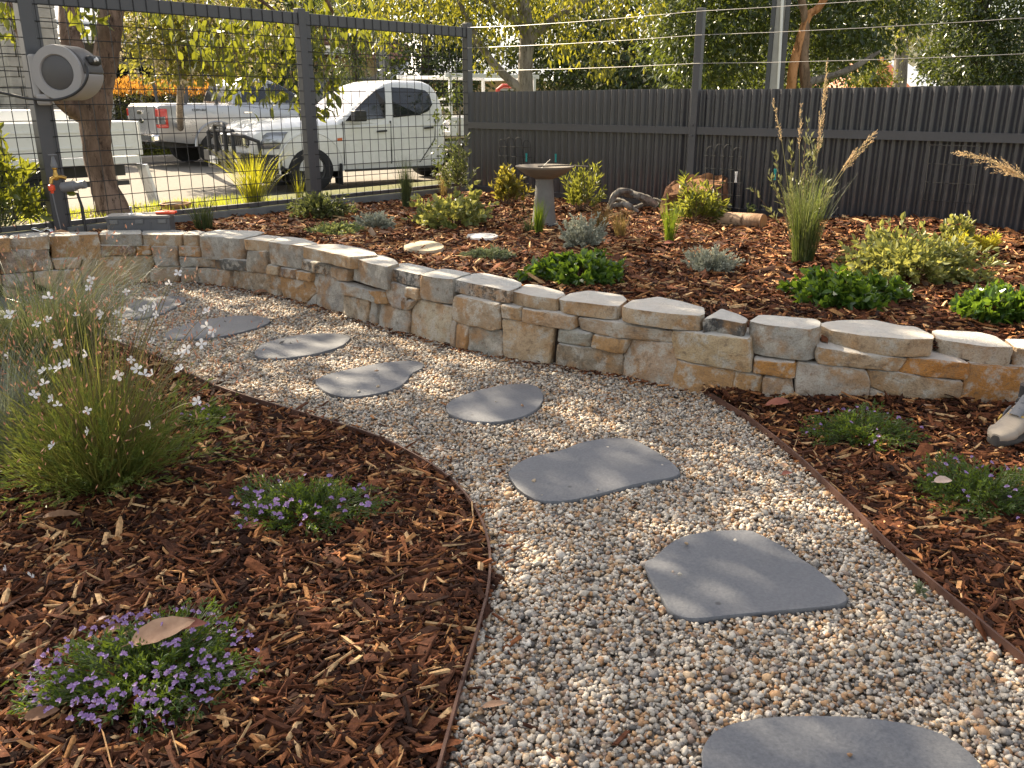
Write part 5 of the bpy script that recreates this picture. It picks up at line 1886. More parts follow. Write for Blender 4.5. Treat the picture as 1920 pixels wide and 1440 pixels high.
CAN = [(A(-3.9, 8.4, 4.6), (1.8, 1.8, 1.2)), (A(-2.3, 6.2, 4.2), (1.5, 1.5, 0.9)), (A(-4.6, 6.4, 4.2), (1.5, 1.4, 1.0)), (A(-2.8, 7.9, 3.9), (1.1, 1.0, 0.8)), (A(-5.2, 8.6, 4.9), (1.4, 1.4, 1.0)),
       (A(-3.2, 7.0, 5.7), (2.2, 2.0, 1.0)), (A(-3.6, 5.2, 4.3), (1.3, 1.0, 0.8)), (A(-6.0, 7.2, 4.6), (1.2, 1.4, 0.9))]
crown('crown', CAN, 7600, 0.15, 0.55, M_lf_canopy, t1, 0.5, 0.46, 85, 0.3)
# low sprays that hang into the picture behind the mesh
HANG = [(q(395, 75, 8.9), (0.26, 0.3, 0.22)), (q(470, 40, 8.8), (0.34, 0.3, 0.2)), (q(520, 105, 8.8), (0.32, 0.3, 0.26)), (q(440, 140, 8.7), (0.20, 0.25, 0.20)), (q(590, 90, 8.6), (0.18, 0.25, 0.28)), (q(520, 178, 8.6), (0.20, 0.2, 0.08)),
        (q(622, 165, 8.5), (0.07, 0.12, 0.17)), (q(650, 30, 8.6), (0.26, 0.3, 0.14)), (q(560, 20, 8.8), (0.3, 0.3, 0.16)), (q(690, 60, 9.2), (0.20, 0.25, 0.10)), (q(300, 20, 8.9), (0.16, 0.2, 0.08)), (q(20, 30, 7.0), (0.14, 0.2, 0.18)), (q(165, 20, 7.0), (0.12, 0.12, 0.12)), (q(590, 205, 8.5), (0.12, 0.12, 0.05))]
N = 0
pos, dirs = [], []
for c, r in HANG:
    k = int(12 + 1500 * r[0] * r[2])
    pos.append(np.array(c) + rp.normal(0, 0.55, (k, 3)) * np.array(r))
    dirs.append(unit(rp.normal(0, 0.5, (k, 3)) + np.array([0.0, 0.0, -1.0])))
pos = np.concatenate(pos); dirs = np.concatenate(dirs)
ll = rp.uniform(0.075, 0.135, len(pos))
leaf_obj('hanging_leaves', pos, dirs, ll, ll * rp.uniform(0.42, 0.55, len(pos)), M_lf_canopy, t1, True, 0.18, 0.18)
tw = []
for c, r in HANG:
    for _ in range(5):
        s = Vector(c) + Vector(rp.normal(0, 0.35, 3) * np.array(r)) + Vector((0, 0, r[2] * 0.8))
        tw.append([s, s + Vector((rp.normal(0, 0.05), rp.normal(0, 0.05), -r[2] * 0.6)), s + Vector((rp.normal(0, 0.1), rp.normal(0, 0.1), -r[2] * 1.5))])
stems_obj('twigs', tw, 0.005, M_bark_big, t1)

# --- street tree with the pale trunk behind the corrugated fence
t2 = T('street_tree', 985, 13.0, -0.2, 'street tree with a straight grey trunk and drooping yellow green leaves behind the corner')
q2 = lambda u, v, y=13.0: rel(t2, u, v, y)
limb(t2, 'trunk', [(0, 0, -0.2), q2(985, 170), q2(985, 110), q2(990, 60), q2(975, -40)], [0.14, 0.115, 0.105, 0.10, 0.08], M_bark_grey, 12, 7)
limb(t2, 'limb', [q2(982, 172), q2(955, 150), q2(925, 120), q2(890, 70), q2(860, 0)], [0.075, 0.065, 0.055, 0.045, 0.03], M_bark_grey, 9, 8)
limb(t2, 'limb', [q2(988, 80), q2(1030, 40), q2(1100, 0), q2(1180, -50)], [0.07, 0.055, 0.045, 0.03], M_bark_grey, 9, 9)
limb(t2, 'limb', [q2(978, 50), q2(930, 10), q2(850, -30)], [0.06, 0.05, 0.03], M_bark_grey, 9, 9)
crown('crown', [(q2(930, 30), (0.55, 0.7, 0.4)), (q2(1010, 10), (0.5, 0.7, 0.35)), (q2(1100, 45, 12.8), (0.65, 0.7, 0.42)), (q2(1140, 105, 12.6), (0.32, 0.45, 0.30)), (q2(905, 105, 12.8), (0.28, 0.4, 0.25)), (q2(1050, 90, 13.4), (0.25, 0.3, 0.22)),
                (q2(830, 20, 12.6), (0.6, 0.7, 0.4)), (q2(740, 40, 12.4), (0.55, 0.6, 0.26)), (q2(850, 70, 12.6), (0.3, 0.3, 0.2)), (q2(1000, -70), (1.5, 1.3, 0.7)), (q2(1190, 20, 12.8), (0.4, 0.6, 0.35)), (q2(780, -60), (1.3, 1.1, 0.6)), (q2(700, 15, 12.4), (0.5, 0.5, 0.22))],
      6400, 0.092, 0.44, M_lf_street, t2, 1.1, 0.2, 8, 0.3)
stems_obj('twigs', [[Vector(q2(u, v, y)), Vector(q2(u + du, v + 30, y)), Vector(q2(u + du * 1.5, v + 80, y))] for u, v, y, du in ((1110, -10, 12.7, 12), (1135, 10, 12.7, -8), (1080, 0, 12.8, 20), (1150, 30, 12.6, 5), (905, 20, 12.8, -10), (930, 10, 12.8, 14), (830, -10, 12.6, -16), (800, 0, 12.6, 10), (1165, 0, 12.7, 16), (880, 40, 12.7, 8))], 0.012, M_bark_grey, t2)

# --- dark and mid green trees behind
def big_tree(name, u, y, label, trunk, blobs, n, L, mat, barkm, asp=0.45, droop=0.4, cl=0.35, tr=0.2, shell=0.5, group='trees beyond the dark fence'):
    t = T(name, u, y, -0.4, label, group)
    f = lambda a, b_, c=y: rel(t, a, b_, c)
    if trunk: limb(t, 'trunk', [(0, 0, -0.2)] + [f(*p) for p in trunk], [tr, tr * 0.85, tr * 0.7, tr * 0.4], barkm, 10, int(u))
    crown('crown', [(f(a, b_, c), r) for a, b_, c, r in blobs], n, L, asp, mat, t, droop, cl, 10, shell)
    return t, f


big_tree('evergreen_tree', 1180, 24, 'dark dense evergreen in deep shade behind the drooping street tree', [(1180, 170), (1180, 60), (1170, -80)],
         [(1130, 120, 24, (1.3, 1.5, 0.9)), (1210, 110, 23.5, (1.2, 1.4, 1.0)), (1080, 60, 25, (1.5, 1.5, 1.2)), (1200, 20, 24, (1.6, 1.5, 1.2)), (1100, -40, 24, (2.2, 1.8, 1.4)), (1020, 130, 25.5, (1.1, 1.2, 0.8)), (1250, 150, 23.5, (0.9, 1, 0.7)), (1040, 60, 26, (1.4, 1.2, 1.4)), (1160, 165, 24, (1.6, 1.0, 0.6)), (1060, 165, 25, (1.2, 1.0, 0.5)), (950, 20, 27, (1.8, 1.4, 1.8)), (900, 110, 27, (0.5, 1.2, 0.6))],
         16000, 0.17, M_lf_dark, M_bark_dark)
t4, f4 = big_tree('orange_trunk_tree', 1490, 15, 'leafy tree with smooth orange trunks rising in the middle of the dark fence', None,
                  [(1330, 60, 14.5, (0.75, 0.9, 0.8)), (1300, 120, 14.6, (0.55, 0.8, 0.5)), (1390, 20, 14.5, (0.8, 0.9, 0.6)), (1380, 110, 15.2, (0.6, 0.8, 0.5)), (1470, 0, 15.5, (0.8, 0.9, 0.4)), (1560, 40, 14.6, (0.6, 0.8, 0.5)), (1600, 90, 14.8, (0.5, 0.7, 0.35)), (1560, 100, 15.3, (0.45, 0.6, 0.3)), (1660, 40, 15.2, (0.6, 0.8, 0.5)), (1640, -20, 15, (1.0, 1.0, 0.5)), (1270, 30, 14.8, (0.6, 0.8, 0.5)), (1400, 150, 15.6, (0.8, 0.6, 0.25)), (1450, 60, 16.4, (0.8, 0.6, 0.6)), (1520, -60, 15, (2.0, 1.3, 0.7)), (1340, -40, 15, (1.4, 1.2, 0.6)), (1590, 135, 16.2, (0.5, 0.5, 0.2)), (1540, 140, 16.4, (0.4, 0.4, 0.25)), (1245, 90, 15.4, (0.4, 0.6, 0.4))],
                  18500, 0.115, M_lf_mid, M_bark_orange, 0.42, 0.5, 0.24, shell=0.3)
g4 = lambda a, b_: f4(a, b_, 14.0)
limb(t4, 'trunk', [(0, 0, -0.3), g4(1482, 165), g4(1490, 110), g4(1505, 60), g4(1515, 25), g4(1535, 18), g4(1560, -30)], [0.11, 0.075, 0.07, 0.062, 0.058, 0.055, 0.04], M_bark_orange, 10, 4)
limb(t4, 'trunk', [g4(1512, 185), g4(1512, 160), g4(1506, 110), g4(1512, 60), g4(1505, 0), g4(1480, -60)], [0.09, 0.085, 0.075, 0.06, 0.05, 0.04], bark('bark_tan', (0.10, 0.07, 0.045), (0.22, 0.14, 0.085), 9, 0.01), 10, 5)
limb(t4, 'limb', [g4(1514, 155), g4(1560, 142), g4(1600, 128), g4(1650, 96)], [0.06, 0.05, 0.045, 0.02], M_bark_grey, 8, 6)
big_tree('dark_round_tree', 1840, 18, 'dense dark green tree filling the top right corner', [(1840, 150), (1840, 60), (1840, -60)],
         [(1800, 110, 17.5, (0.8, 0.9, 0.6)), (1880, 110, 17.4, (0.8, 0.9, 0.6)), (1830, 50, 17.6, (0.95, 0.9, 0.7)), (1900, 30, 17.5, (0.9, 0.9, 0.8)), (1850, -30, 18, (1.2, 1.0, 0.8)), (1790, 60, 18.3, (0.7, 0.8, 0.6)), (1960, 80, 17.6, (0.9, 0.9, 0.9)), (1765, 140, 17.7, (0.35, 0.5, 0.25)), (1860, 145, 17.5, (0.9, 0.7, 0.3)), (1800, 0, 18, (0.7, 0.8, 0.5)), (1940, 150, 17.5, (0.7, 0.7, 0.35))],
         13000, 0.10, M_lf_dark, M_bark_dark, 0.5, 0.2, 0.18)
big_tree('light_tree', 1690, 24, 'pale yellow green tree top between the orange trunk and the dark corner tree', [(1690, 120), (1690, 40), (1690, -40)],
         [(1700, 60, 24, (0.8, 0.8, 0.6)), (1740, 20, 24, (0.9, 0.8, 0.7)), (1720, -40, 24, (1.2, 1, 0.7)), (1680, 10, 25, (0.8, 0.8, 0.6))], 3200, 0.11, M_lf_myrtle, M_bark_grey, 0.5, 0.3, 0.25)
big_tree('small_bush', 1635, 22, 'small bright green bush above the dark fence next to the orange roof', [(1635, 170), (1635, 150), (1632, 130)],
         [(1632, 140, 22, (0.42, 0.5, 0.28)), (1655, 155, 22, (0.4, 0.4, 0.2)), (1618, 158, 22, (0.35, 0.4, 0.2)), (1640, 120, 22, (0.22, 0.3, 0.16))], 1900, 0.09, M_lf_myrtle, M_bark_grey, 0.5, 0.2, 0.15, 0.05, group=None)
big_tree('evergreen_tree', 800, 25, 'dark evergreen shrub tree behind the cab of the white ute', [(800, 180), (800, 100), (800, 20)],
         [(780, 150, 25, (1.0, 1.0, 0.8)), (850, 130, 24.5, (0.8, 1.0, 0.8)), (810, 80, 25, (1.2, 1.0, 0.9)), (860, 60, 25, (1.0, 1.0, 0.9)), (770, 30, 26, (1.3, 1.0, 0.9)), (700, -5, 27, (1.2, 1.0, 0.7)), (840, 0, 26, (1.4, 1, 0.7)), (880, 160, 24.6, (0.5, 0.6, 0.5)), (760, 190, 25, (0.9, 0.8, 0.5)), (840, 195, 24.5, (0.7, 0.8, 0.4))],
         9500, 0.15, M_lf_dark, M_bark_dark, group='trees across the street')
big_tree('conifer_tree', 665, 23, 'narrow dark conifer left of the concrete pole across the street', [(665, 160), (663, 60), (660, -20)],
         [(668, 165, 23, (0.38, 0.5, 0.5)), (655, 120, 23, (0.5, 0.5, 0.5)), (668, 80, 23, (0.55, 0.5, 0.5)), (660, 40, 23, (0.6, 0.6, 0.5)), (650, 0, 23, (0.7, 0.6, 0.5))], 4200, 0.10, M_lf_dark, M_bark_dark, 0.4, 0.9, 0.18, 0.08, group='trees across the street')
big_tree('evergreen_tree', 480, 30, 'tall dark tree behind the cream flowering one across the street', [(480, 170), (480, 60), (480, -60)],
         [(450, 60, 30, (2, 1.5, 1.4)), (530, 30, 30, (1.9, 1.5, 1.3)), (600, 20, 31, (1.4, 1.2, 0.8)), (420, -10, 31, (2, 1.5, 1.1)), (520, -40, 31, (2.4, 1.6, 1.2)), (560, 130, 29, (1.2, 1.2, 0.9)), (470, 150, 28.5, (1.4, 1.2, 0.9)), (600, -20, 32, (1.4, 1.2, 1))],
         11000, 0.18, M_lf_dark, M_bark_dark, group='trees across the street')
big_tree('corner_shrub', 862, 10.6, 'leafy green shrub growing against the outside of the corner post', [(862, 300), (862, 260), (862, 200)],
         [(850, 300, 10.6, (0.20, 0.25, 0.3)), (845, 170, 10.6, (0.10, 0.2, 0.16)), (840, 215, 10.4, (0.08, 0.15, 0.14)), (850, 345, 10.6, (0.2, 0.2, 0.14))], 800, 0.06, M_lf_dark, M_bark_grey, 0.4, 0.7, 0.14, 0.02, group=None)

big_tree('evergreen_tree', 1500, 30, 'dark mass of evergreen foliage far behind the orange trunked tree', [(1500, 170), (1500, 60), (1500, -80)],
         [(1300, 120, 28, (1.4, 1.5, 1.2)), (1380, 60, 29, (1.8, 1.5, 1.5)), (1480, 90, 30, (1.6, 1.5, 1.5)), (1560, 50, 30, (1.5, 1.5, 1.2)), (1430, -20, 30, (2.4, 1.8, 1.6)), (1560, -40, 31, (2.4, 1.8, 1.6)), (1330, 160, 28, (1.4, 1.2, 0.6)), (1450, 150, 29, (1.2, 1.2, 0.7)), (1530, 130, 29, (0.9, 1.0, 0.8))],
         15000, 0.21, M_lf_dark, M_bark_dark)
# crepe myrtle with cream blossom
t3 = T('flowering_tree', 330, 25.5, -0.2, 'small tree covered in cream blossom above the orange tipped hedge')
q3 = lambda u, v, y=17.5: rel(t3, u, v, y)
limb(t3, 'trunk', [(0, 0, -0.1), q3(335, 190), q3(345, 120), q3(330, 40)], [0.09, 0.07, 0.06, 0.03], M_bark_grey, 8, 3)
bl3 = [(q3(310, 90), (0.92, 0.99, 0.71)), (q3(270, 60), (0.64, 0.85, 0.50)), (q3(360, 60), (0.92, 0.99, 0.78)), (q3(320, 30), (1.14, 1.14, 0.71)), (q3(400, 100), (0.71, 0.85, 0.64)), (q3(290, 130), (0.57, 0.71, 0.28)), (q3(360, 130), (0.71, 0.71, 0.28)), (q3(420, 30), (1.14, 1.14, 0.85)), (q3(330, -30), (1.42, 1.28, 0.71)), (q3(460, 90), (0.71, 0.85, 0.71))]
crown('crown', bl3, 6500, 0.125, 0.5, M_lf_myrtle, t3, 0.3, 0.18, 9, 0.4)
o = crown('blossom', bl3, 3600, 0.06, 0.9, M_cream_fl, t3, 0.0, 0.10, 16, 0.8)

# clipped hedge with orange new growth
th = T('hedge', 300, 24.2, -0.2, 'clipped dark hedge with glowing orange new leaves along its top')
n = 9500
ux = rp.uniform(-2.5, 2.3, n); dz = rp.uniform(0, 1.8, n); wy_ = rp.uniform(-0.42, 0.42, n)
d2 = Vector((-LF.x, -LF.y, 0)); nrm2 = Vector((LN.x, LN.y, 0))
posh = np.c_[ux * d2.x + wy_ * nrm2.x, ux * d2.y + wy_ * nrm2.y, dz]
low = dz < 1.5 + rp.normal(0, 0.06, n)
dh = unit(rp.normal(0, 0.7, (n, 3)) + np.array([0, 0, 0.4]) - np.array([nrm2.x, nrm2.y, 0]) * 0.5)
lh = rp.uniform(0.06, 0.11, n)
leaf_obj('foliage', posh[low], dh[low], lh[low], lh[low] * 0.5, M_lf_hedge, th)
hi = ~low
ex = 4000
ux = rp.uniform(-2.5, 2.3, ex); dz = rp.uniform(1.46, 1.86, ex) + 0.06 * np.sin(ux * 7); wy_ = rp.uniform(-0.42, 0.42, ex)
px_ = np.c_[ux * d2.x + wy_ * nrm2.x, ux * d2.y + wy_ * nrm2.y, dz]
dx_ = unit(rp.normal(0, 0.45, (ex, 3)) + np.array([0, 0, 1.0]))
leaf_obj('new_leaves', px_, dx_, rp.uniform(0.06, 0.11, ex), rp.uniform(0.02, 0.04, ex), M_lf_orange, th)
b = B()
for k in range(6):
    c = d2 * (-2.3 + k * 0.85)
    b.tube([c, c + Vector((0.05, 0, 0.7)), c + Vector((0, 0.05, 1.5))], [0.03, 0.02, 0.008], 6)
b.obj('stems', M_bark_dark, th, True)

# distant wooded hill
b = B()
rows = []
for j in range(13):
    r = []
    for i in range(61):
        x = -260 + i * 12
        k = j / 12
        hgt = 30 * math.sin(math.pi * min(1, k * 0.75)) * (0.55 + 0.45 * math.exp(-((x - 175) / 90) ** 2)) * (1 + 0.12 * nz(x, k * 60, 0.02, 4))
        r.append(Vector((x, 240 + k * 200, -0.5 + max(0, hgt))))
    rows.append(r)
sheet('hill', rows, ground_mat('hill_ground', [(0.3, (0.07, 0.075, 0.045)), (0.7, (0.14, 0.13, 0.08))], 0.2, 0.1))
hp = []
for _ in range(900):
    i = rp.uniform(20, 59); j = rp.uniform(0, 7)
    a = rows[int(j)][int(i)].lerp(rows[int(j)][int(i) + 1], i % 1).lerp(rows[int(j) + 1][int(i)].lerp(rows[int(j) + 1][int(i) + 1], i % 1), j % 1)
    hp.append(a)
pos, dirs = [], []
for a in hp:
    k = 12
    pos.append(np.array(a) + rp.normal(0, 1, (k, 3)) * np.array([1.9, 1.9, 1.2]) + np.array([0, 0, 3.2]))
pos = np.concatenate(pos)
dirs = unit(rp.normal(size=pos.shape))
ll = rp.uniform(1.2, 2.4, len(pos))
o = leaf_obj('distant_woods', pos, dirs, ll, ll * 0.9, M_lf_hill)
o['kind'] = 'stuff'

# verge grass, near and far (sunlit tufts)
M_grass_v = leaf_mat('verge_grass', [(0.06, 0.09, 0.015), (0.10, 0.13, 0.02), (0.15, 0.16, 0.03)], (0.55, 0.58, 0.04), 0.45, 0.5)


def verge(name, a0, a1, n0, n1, zf, n, h, w):
    aa = rp.uniform(a0, a1, n); bb_ = rp.uniform(n0, n1, n)
    base = np.array([tuple(out(x, y, zf(y))) for x, y in zip(aa, bb_)])
    o, _ = blade_obj(name, base, rp.uniform(0, 6.28, n), rp.uniform(0, 0.3, n), rp.uniform(0.2, 1.0, n), rp.uniform(0.5, 1.1, n) * h, np.full(n, w), M_grass_v, None, 2)
    o['kind'] = 'stuff'
    return o


zv = lambda y: float(np.interp(y, (0.02, 1.0, 1.9, 2.9), (0.21, 0.20, 0.17, -0.25)))
verge('verge_grass', 1.5, 3.7, 0.9, 2.2, zv, 2600, 0.08, 0.005)
verge('far_grass', -12, 14, 16.3, 18.2, lambda y: ROAD + 0.11, 5000, 0.20, 0.014)
# dry leaves and bark round the foot of the big tree
nl = 1500
a_ = rp.normal(0, 0.5, (nl, 2)) * np.array([1.0, 0.8])
pz = []
for x, y in a_:
    p = t1.location + Vector((x, y, 0))
    nd = (p - CORNER).dot(LN)
    pz.append((p.x, p.y, zv(max(nd, 0.05)) + rp.uniform(0.005, 0.03)) if nd > 0.08 else (p.x, p.y, -0.3))
pz = np.array(pz)
M_litter = ramp_mat('leaf_litter', [(0, (0.05, 0.025, 0.015)), (0.5, (0.14, 0.075, 0.045)), (1, (0.32, 0.22, 0.16))], 0.8)
o = leaf_obj('leaf_litter', pz, unit(rp.normal(0, 1, (nl, 3)) * np.array([1, 1, 0.15])), rp.uniform(0.03, 0.08, nl), rp.uniform(0.015, 0.03, nl), M_litter, None, False, 0.1, roll=np.tile(np.array([0, 0, 1.0]), (nl, 1)) + rp.normal(0, 0.2, (nl, 3)))
o['kind'] = 'stuff'

# ================================================================= GARDEN PLANTS
M_lf_green = leaf_mat('leaf_bright_green', [(0.02, 0.05, 0.010), (0.036, 0.08, 0.014), (0.07, 0.125, 0.024)], (0.26, 0.40, 0.03), 0.30, 0.28, 0.5)
M_lf_silver = leaf_mat('leaf_silver', [(0.25, 0.265, 0.205), (0.35, 0.365, 0.29), (0.46, 0.47, 0.38)], (0.35, 0.36, 0.28), 0.22, 0.7, 0.2)
M_lf_thyme = leaf_mat('leaf_thyme', [(0.10, 0.14, 0.05), (0.16, 0.21, 0.08), (0.24, 0.28, 0.13)], (0.4, 0.42, 0.12), 0.3, 0.5)
M_lf_greygreen = leaf_mat('leaf_grey_green', [(0.06, 0.085, 0.05), (0.10, 0.125, 0.075), (0.15, 0.175, 0.11)], (0.2, 0.24, 0.10), 0.25, 0.55)
M_lf_pale = leaf_mat('leaf_pale_variegated', [(0.08, 0.115, 0.03), (0.155, 0.18, 0.06), (0.29, 0.30, 0.13)], (0.5, 0.48, 0.10), 0.35, 0.4)  # leaf colour darkened to stand in for shade over the back bed
M_lf_gold = leaf_mat('leaf_golden', [(0.22, 0.23, 0.02), (0.32, 0.31, 0.03), (0.42, 0.39, 0.05)], (0.75, 0.65, 0.04), 0.45, 0.5)
M_lf_olive = leaf_mat('leaf_olive', [(0.075, 0.085, 0.045), (0.11, 0.12, 0.06), (0.16, 0.165, 0.09)], (0.28, 0.28, 0.10), 0.3, 0.45)
M_lf_shrub = leaf_mat('leaf_shrub', [(0.035, 0.06, 0.015), (0.065, 0.095, 0.022), (0.12, 0.145, 0.04)], (0.42, 0.42, 0.05), 0.38, 0.4)  # back bed shade put into the leaf colour by darkening it
M_lf_warm = leaf_mat('leaf_warm_tipped', [(0.08, 0.095, 0.022), (0.12, 0.125, 0.03), (0.22, 0.13, 0.05)], (0.5, 0.42, 0.05), 0.4, 0.4)  # darkened likewise, in place of shade falling on the back bed
M_lf_dull = leaf_mat('leaf_dull', [(0.035, 0.05, 0.02), (0.06, 0.075, 0.03), (0.09, 0.10, 0.042)], (0.25, 0.28, 0.07), 0.3, 0.5)
M_lf_mat = leaf_mat('leaf_fan_flower', [(0.025, 0.055, 0.012), (0.045, 0.085, 0.016), (0.08, 0.125, 0.028)], (0.25, 0.34, 0.03), 0.3, 0.4)
M_gr_green = leaf_mat('blade_green', [(0.035, 0.075, 0.012), (0.07, 0.12, 0.02), (0.12, 0.17, 0.03)], (0.36, 0.46, 0.03), 0.35, 0.35)
M_gr_lit = leaf_mat('blade_yellow_green', [(0.09, 0.11, 0.02), (0.14, 0.16, 0.025), (0.22, 0.21, 0.04)], (0.62, 0.58, 0.03), 0.42, 0.35)
M_gr_dark = leaf_mat('blade_dark', [(0.022, 0.04, 0.018), (0.04, 0.06, 0.025), (0.07, 0.085, 0.035)], (0.16, 0.2, 0.05), 0.3, 0.4)
M_gr_rust = leaf_mat('blade_rusty', [(0.08, 0.085, 0.03), (0.16, 0.11, 0.045), (0.26, 0.16, 0.07)], (0.4, 0.28, 0.08), 0.35, 0.5)
M_gr_blue = leaf_mat('blade_blue_green', [(0.06, 0.085, 0.045), (0.10, 0.125, 0.06), (0.17, 0.185, 0.09)], (0.34, 0.36, 0.12), 0.32, 0.32, 0.5)
M_gr_sedge = leaf_mat('blade_sedge', [(0.03, 0.055, 0.02), (0.055, 0.085, 0.03), (0.10, 0.12, 0.045)], (0.26, 0.32, 0.05), 0.3, 0.35)
M_gr_grey = leaf_mat('blade_grey', [(0.13, 0.15, 0.12), (0.18, 0.20, 0.16), (0.25, 0.27, 0.21)], (0.25, 0.28, 0.18), 0.3, 0.45)
M_gr_straw = leaf_mat('blade_straw', [(0.26, 0.19, 0.09), (0.36, 0.27, 0.14), (0.48, 0.38, 0.21)], (0.65, 0.48, 0.2), 0.4, 0.5)


def place(u, v, bed=True):
    if bed:
        p = W(u, v, BED)
        for _ in range(3): p = W(u, v, bed_z(p.x, p.y))
        return p
    return W(u, v, 0.008)


def px2m(p, px):
    return px / 1620.0 * (p.y * CP - (p.z - EYE) * SP)


def tuft(name, u, v, n, wpx, hpx, label, mat, lean=0.7, bw=0.004, cat='grass tuft', group='grass tufts in the raised bed', bed=True, core=0.16, part='blades', p=None, droop=1.0):
    p = p if p is not None else place(u, v, bed)
    t = thing(name, p, label, cat, group)
    h = px2m(p, hpx); w = px2m(p, wpx)
    a = rp.uniform(0, 6.28, n)
    rr = np.sqrt(rp.random(n)) * w * core
    base = np.c_[np.cos(a) * rr, np.sin(a) * rr, np.full(n, -0.01)]
    az = a + rp.normal(0, 0.7, n)
    t0 = np.abs(rp.normal(0.10, 0.16, n)) * (lean + 0.3)
    t1 = t0 + np.abs(rp.normal(0.55, 0.45, n)) * lean * droop
    L = h * rp.uniform(0.55, 1.12, n) / np.cos(np.clip((t0 + t1) / 2, 0, 1.0))
    o, tips = blade_obj(part, base, az, t0, t1, L, bw * rp.uniform(0.6, 1.3, n), mat, t, 5)
    return t, tips


def shoots(t, n, rx, ry, h, per, L, wid, mat, smat=None, along=(0.35, 1.0), ang=0.8, stem=0.0022, fine=False, up=0.35, foot=0.35, part='foliage', bend=0.25, low=0.12, curl=0.1):
    """a rounded plant: shoots from the foot out to a dome, leaves spiralling along each"""
    a = rp.uniform(0, 6.28, n)
    ct = rp.uniform(0, 1, n) ** (1.0 - up)
    ct = np.clip(ct, low, 1)
    st = np.sqrt(1 - ct ** 2)
    ph_ = rp.uniform(0, 6.28)
    k = rp.uniform(0.72, 1.1, n) * (1 + 0.16 * np.sin(3 * a + ph_) + 0.10 * np.sin(5 * a + 2 * ph_))
    end = np.c_[np.cos(a) * st * rx * k, np.sin(a) * st * ry * k, ct * h * k]
    b0 = end * np.array([foot, foot, 0.0]) * rp.uniform(0.3, 1.0, (n, 1))
    mid = (b0 + end) / 2 + np.c_[np.cos(a), np.sin(a), np.zeros(n)] * (bend * rx * st)[:, None] * 0.3 + np.array([0, 0, 1]) * (h * 0.08)
    tt = rp.uniform(along[0], along[1], (n, per))
    tt[:, 0] = 1.0
    P = ((1 - tt)[..., None] ** 2) * b0[:, None] + (2 * tt * (1 - tt))[..., None] * mid[:, None] + (tt ** 2)[..., None] * end[:, None]
    axis = unit(((1 - tt)[..., None]) * (mid - b0)[:, None] + tt[..., None] * (end - mid)[:, None])
    ph = (np.arange(per) * 2.4)[None] + rp.uniform(0, 6.28, (n, 1))
    ref = unit(np.cross(axis, rp.normal(size=3)))
    r2 = np.cross(axis, ref)
    rad = ref * np.cos(ph)[..., None] + r2 * np.sin(ph)[..., None]
    g = ang * rp.uniform(0.6, 1.2, (n, per))[..., None]
    dirs = axis * np.cos(g) + rad * np.sin(g)
    P = P.reshape(-1, 3); dirs = dirs.reshape(-1, 3)
    P[:, 2] = np.maximum(P[:, 2], 0.004)
    ll = L * rp.uniform(0.6, 1.2, len(P))
    tone = np.clip(np.repeat(rp.random(n), per) * 0.5 + rp.random(len(P)) * 0.6 - 0.05, 0, 1)
    o = leaf_obj(part, P, dirs, ll, ll * wid * rp.uniform(0.8, 1.2, len(P)), mat, t, fine, 0.2, curl, tone)
    if smat is not None:
        paths = []
        for i in range(n):
            q = [Vector(b0[i]), Vector(0.25 * b0[i] + 0.5 * mid[i] + 0.25 * end[i]), Vector(end[i])]
            paths.append(q)
        stems_obj('stems', paths, stem, smat, t)
    return o, end


def bush(name, u, v, wpx, hpx, n, per, Lpx, wid, mat, label, cat='shrub', group=None, bed=True, **kw):
    p = place(u, v, bed)
    t = thing(name, p, label, cat, group)
    w = px2m(p, wpx); h = px2m(p, hpx)
    o, end = shoots(t, n, w, w * 0.85, h, per, px2m(p, Lpx), wid, mat, kw.pop('smat', M_stem_brown), **kw)
    return t, end


# broad leaved bright green ground covers
GCG = 'bright green ground covers behind the wall'
bush('ground_cover', 1086, 524, 86, 42, 190, 9, 17, 0.62, M_lf_green, 'bright green leafy ground cover behind the wall, nearest the silver bush by the bird bath', 'ground cover', GCG, up=0.3, fine=True, low=0.2, along=(0.72, 1.0), ang=0.95, stem=0.002)
bush('ground_cover', 1582, 566, 104, 44, 230, 9, 19, 0.62, M_lf_green, 'widest bright green leafy ground cover, in front of the pale variegated shrub', 'ground cover', GCG, up=0.3, fine=True, low=0.2, along=(0.72, 1.0), ang=0.95, stem=0.002)
bush('ground_cover', 1880, 590, 100, 42, 210, 9, 19, 0.62, M_lf_green, 'bright green leafy ground cover cut by the right edge above the boot', 'ground cover', GCG, up=0.3, fine=True, low=0.2, along=(0.72, 1.0), ang=0.95, stem=0.002)
# silver bushes
SB = 'silver leaved bushes in the raised bed'
for u, v, w, h, n, lab in ((1090, 464, 50, 54, 120, 'taller silver grey bush in front of the bird bath foot'), (1330, 508, 56, 40, 115, 'wide low silver grey bush left of the tall plume grass'), (704, 428, 42, 26, 80, 'silver grey bush at the back beside the pale thyme mat')):
    bush('silver_bush', u, v, w, h, int(n * 1.15), 34, 6.5, 0.40, M_lf_silver, lab, 'shrub', SB, up=0.45, along=(0.3, 1.0), ang=0.75, stem=0.003, smat=M_lf_silver)
# creeping mats
bush('creeping_thyme', 630, 438, 46, 17, 260, 9, 6, 0.6, M_lf_thyme, 'pale green creeping thyme mat just behind the wall top', 'ground cover', None, up=0.1, along=(0.5, 1), low=0.3)
bush('creeping_mat', 917, 484, 50, 16, 260, 9, 7, 0.4, M_lf_greygreen, 'flat grey green mat plant between the flat stone and the bright ground cover', 'ground cover', None, up=0.1, along=(0.5, 1), low=0.3)
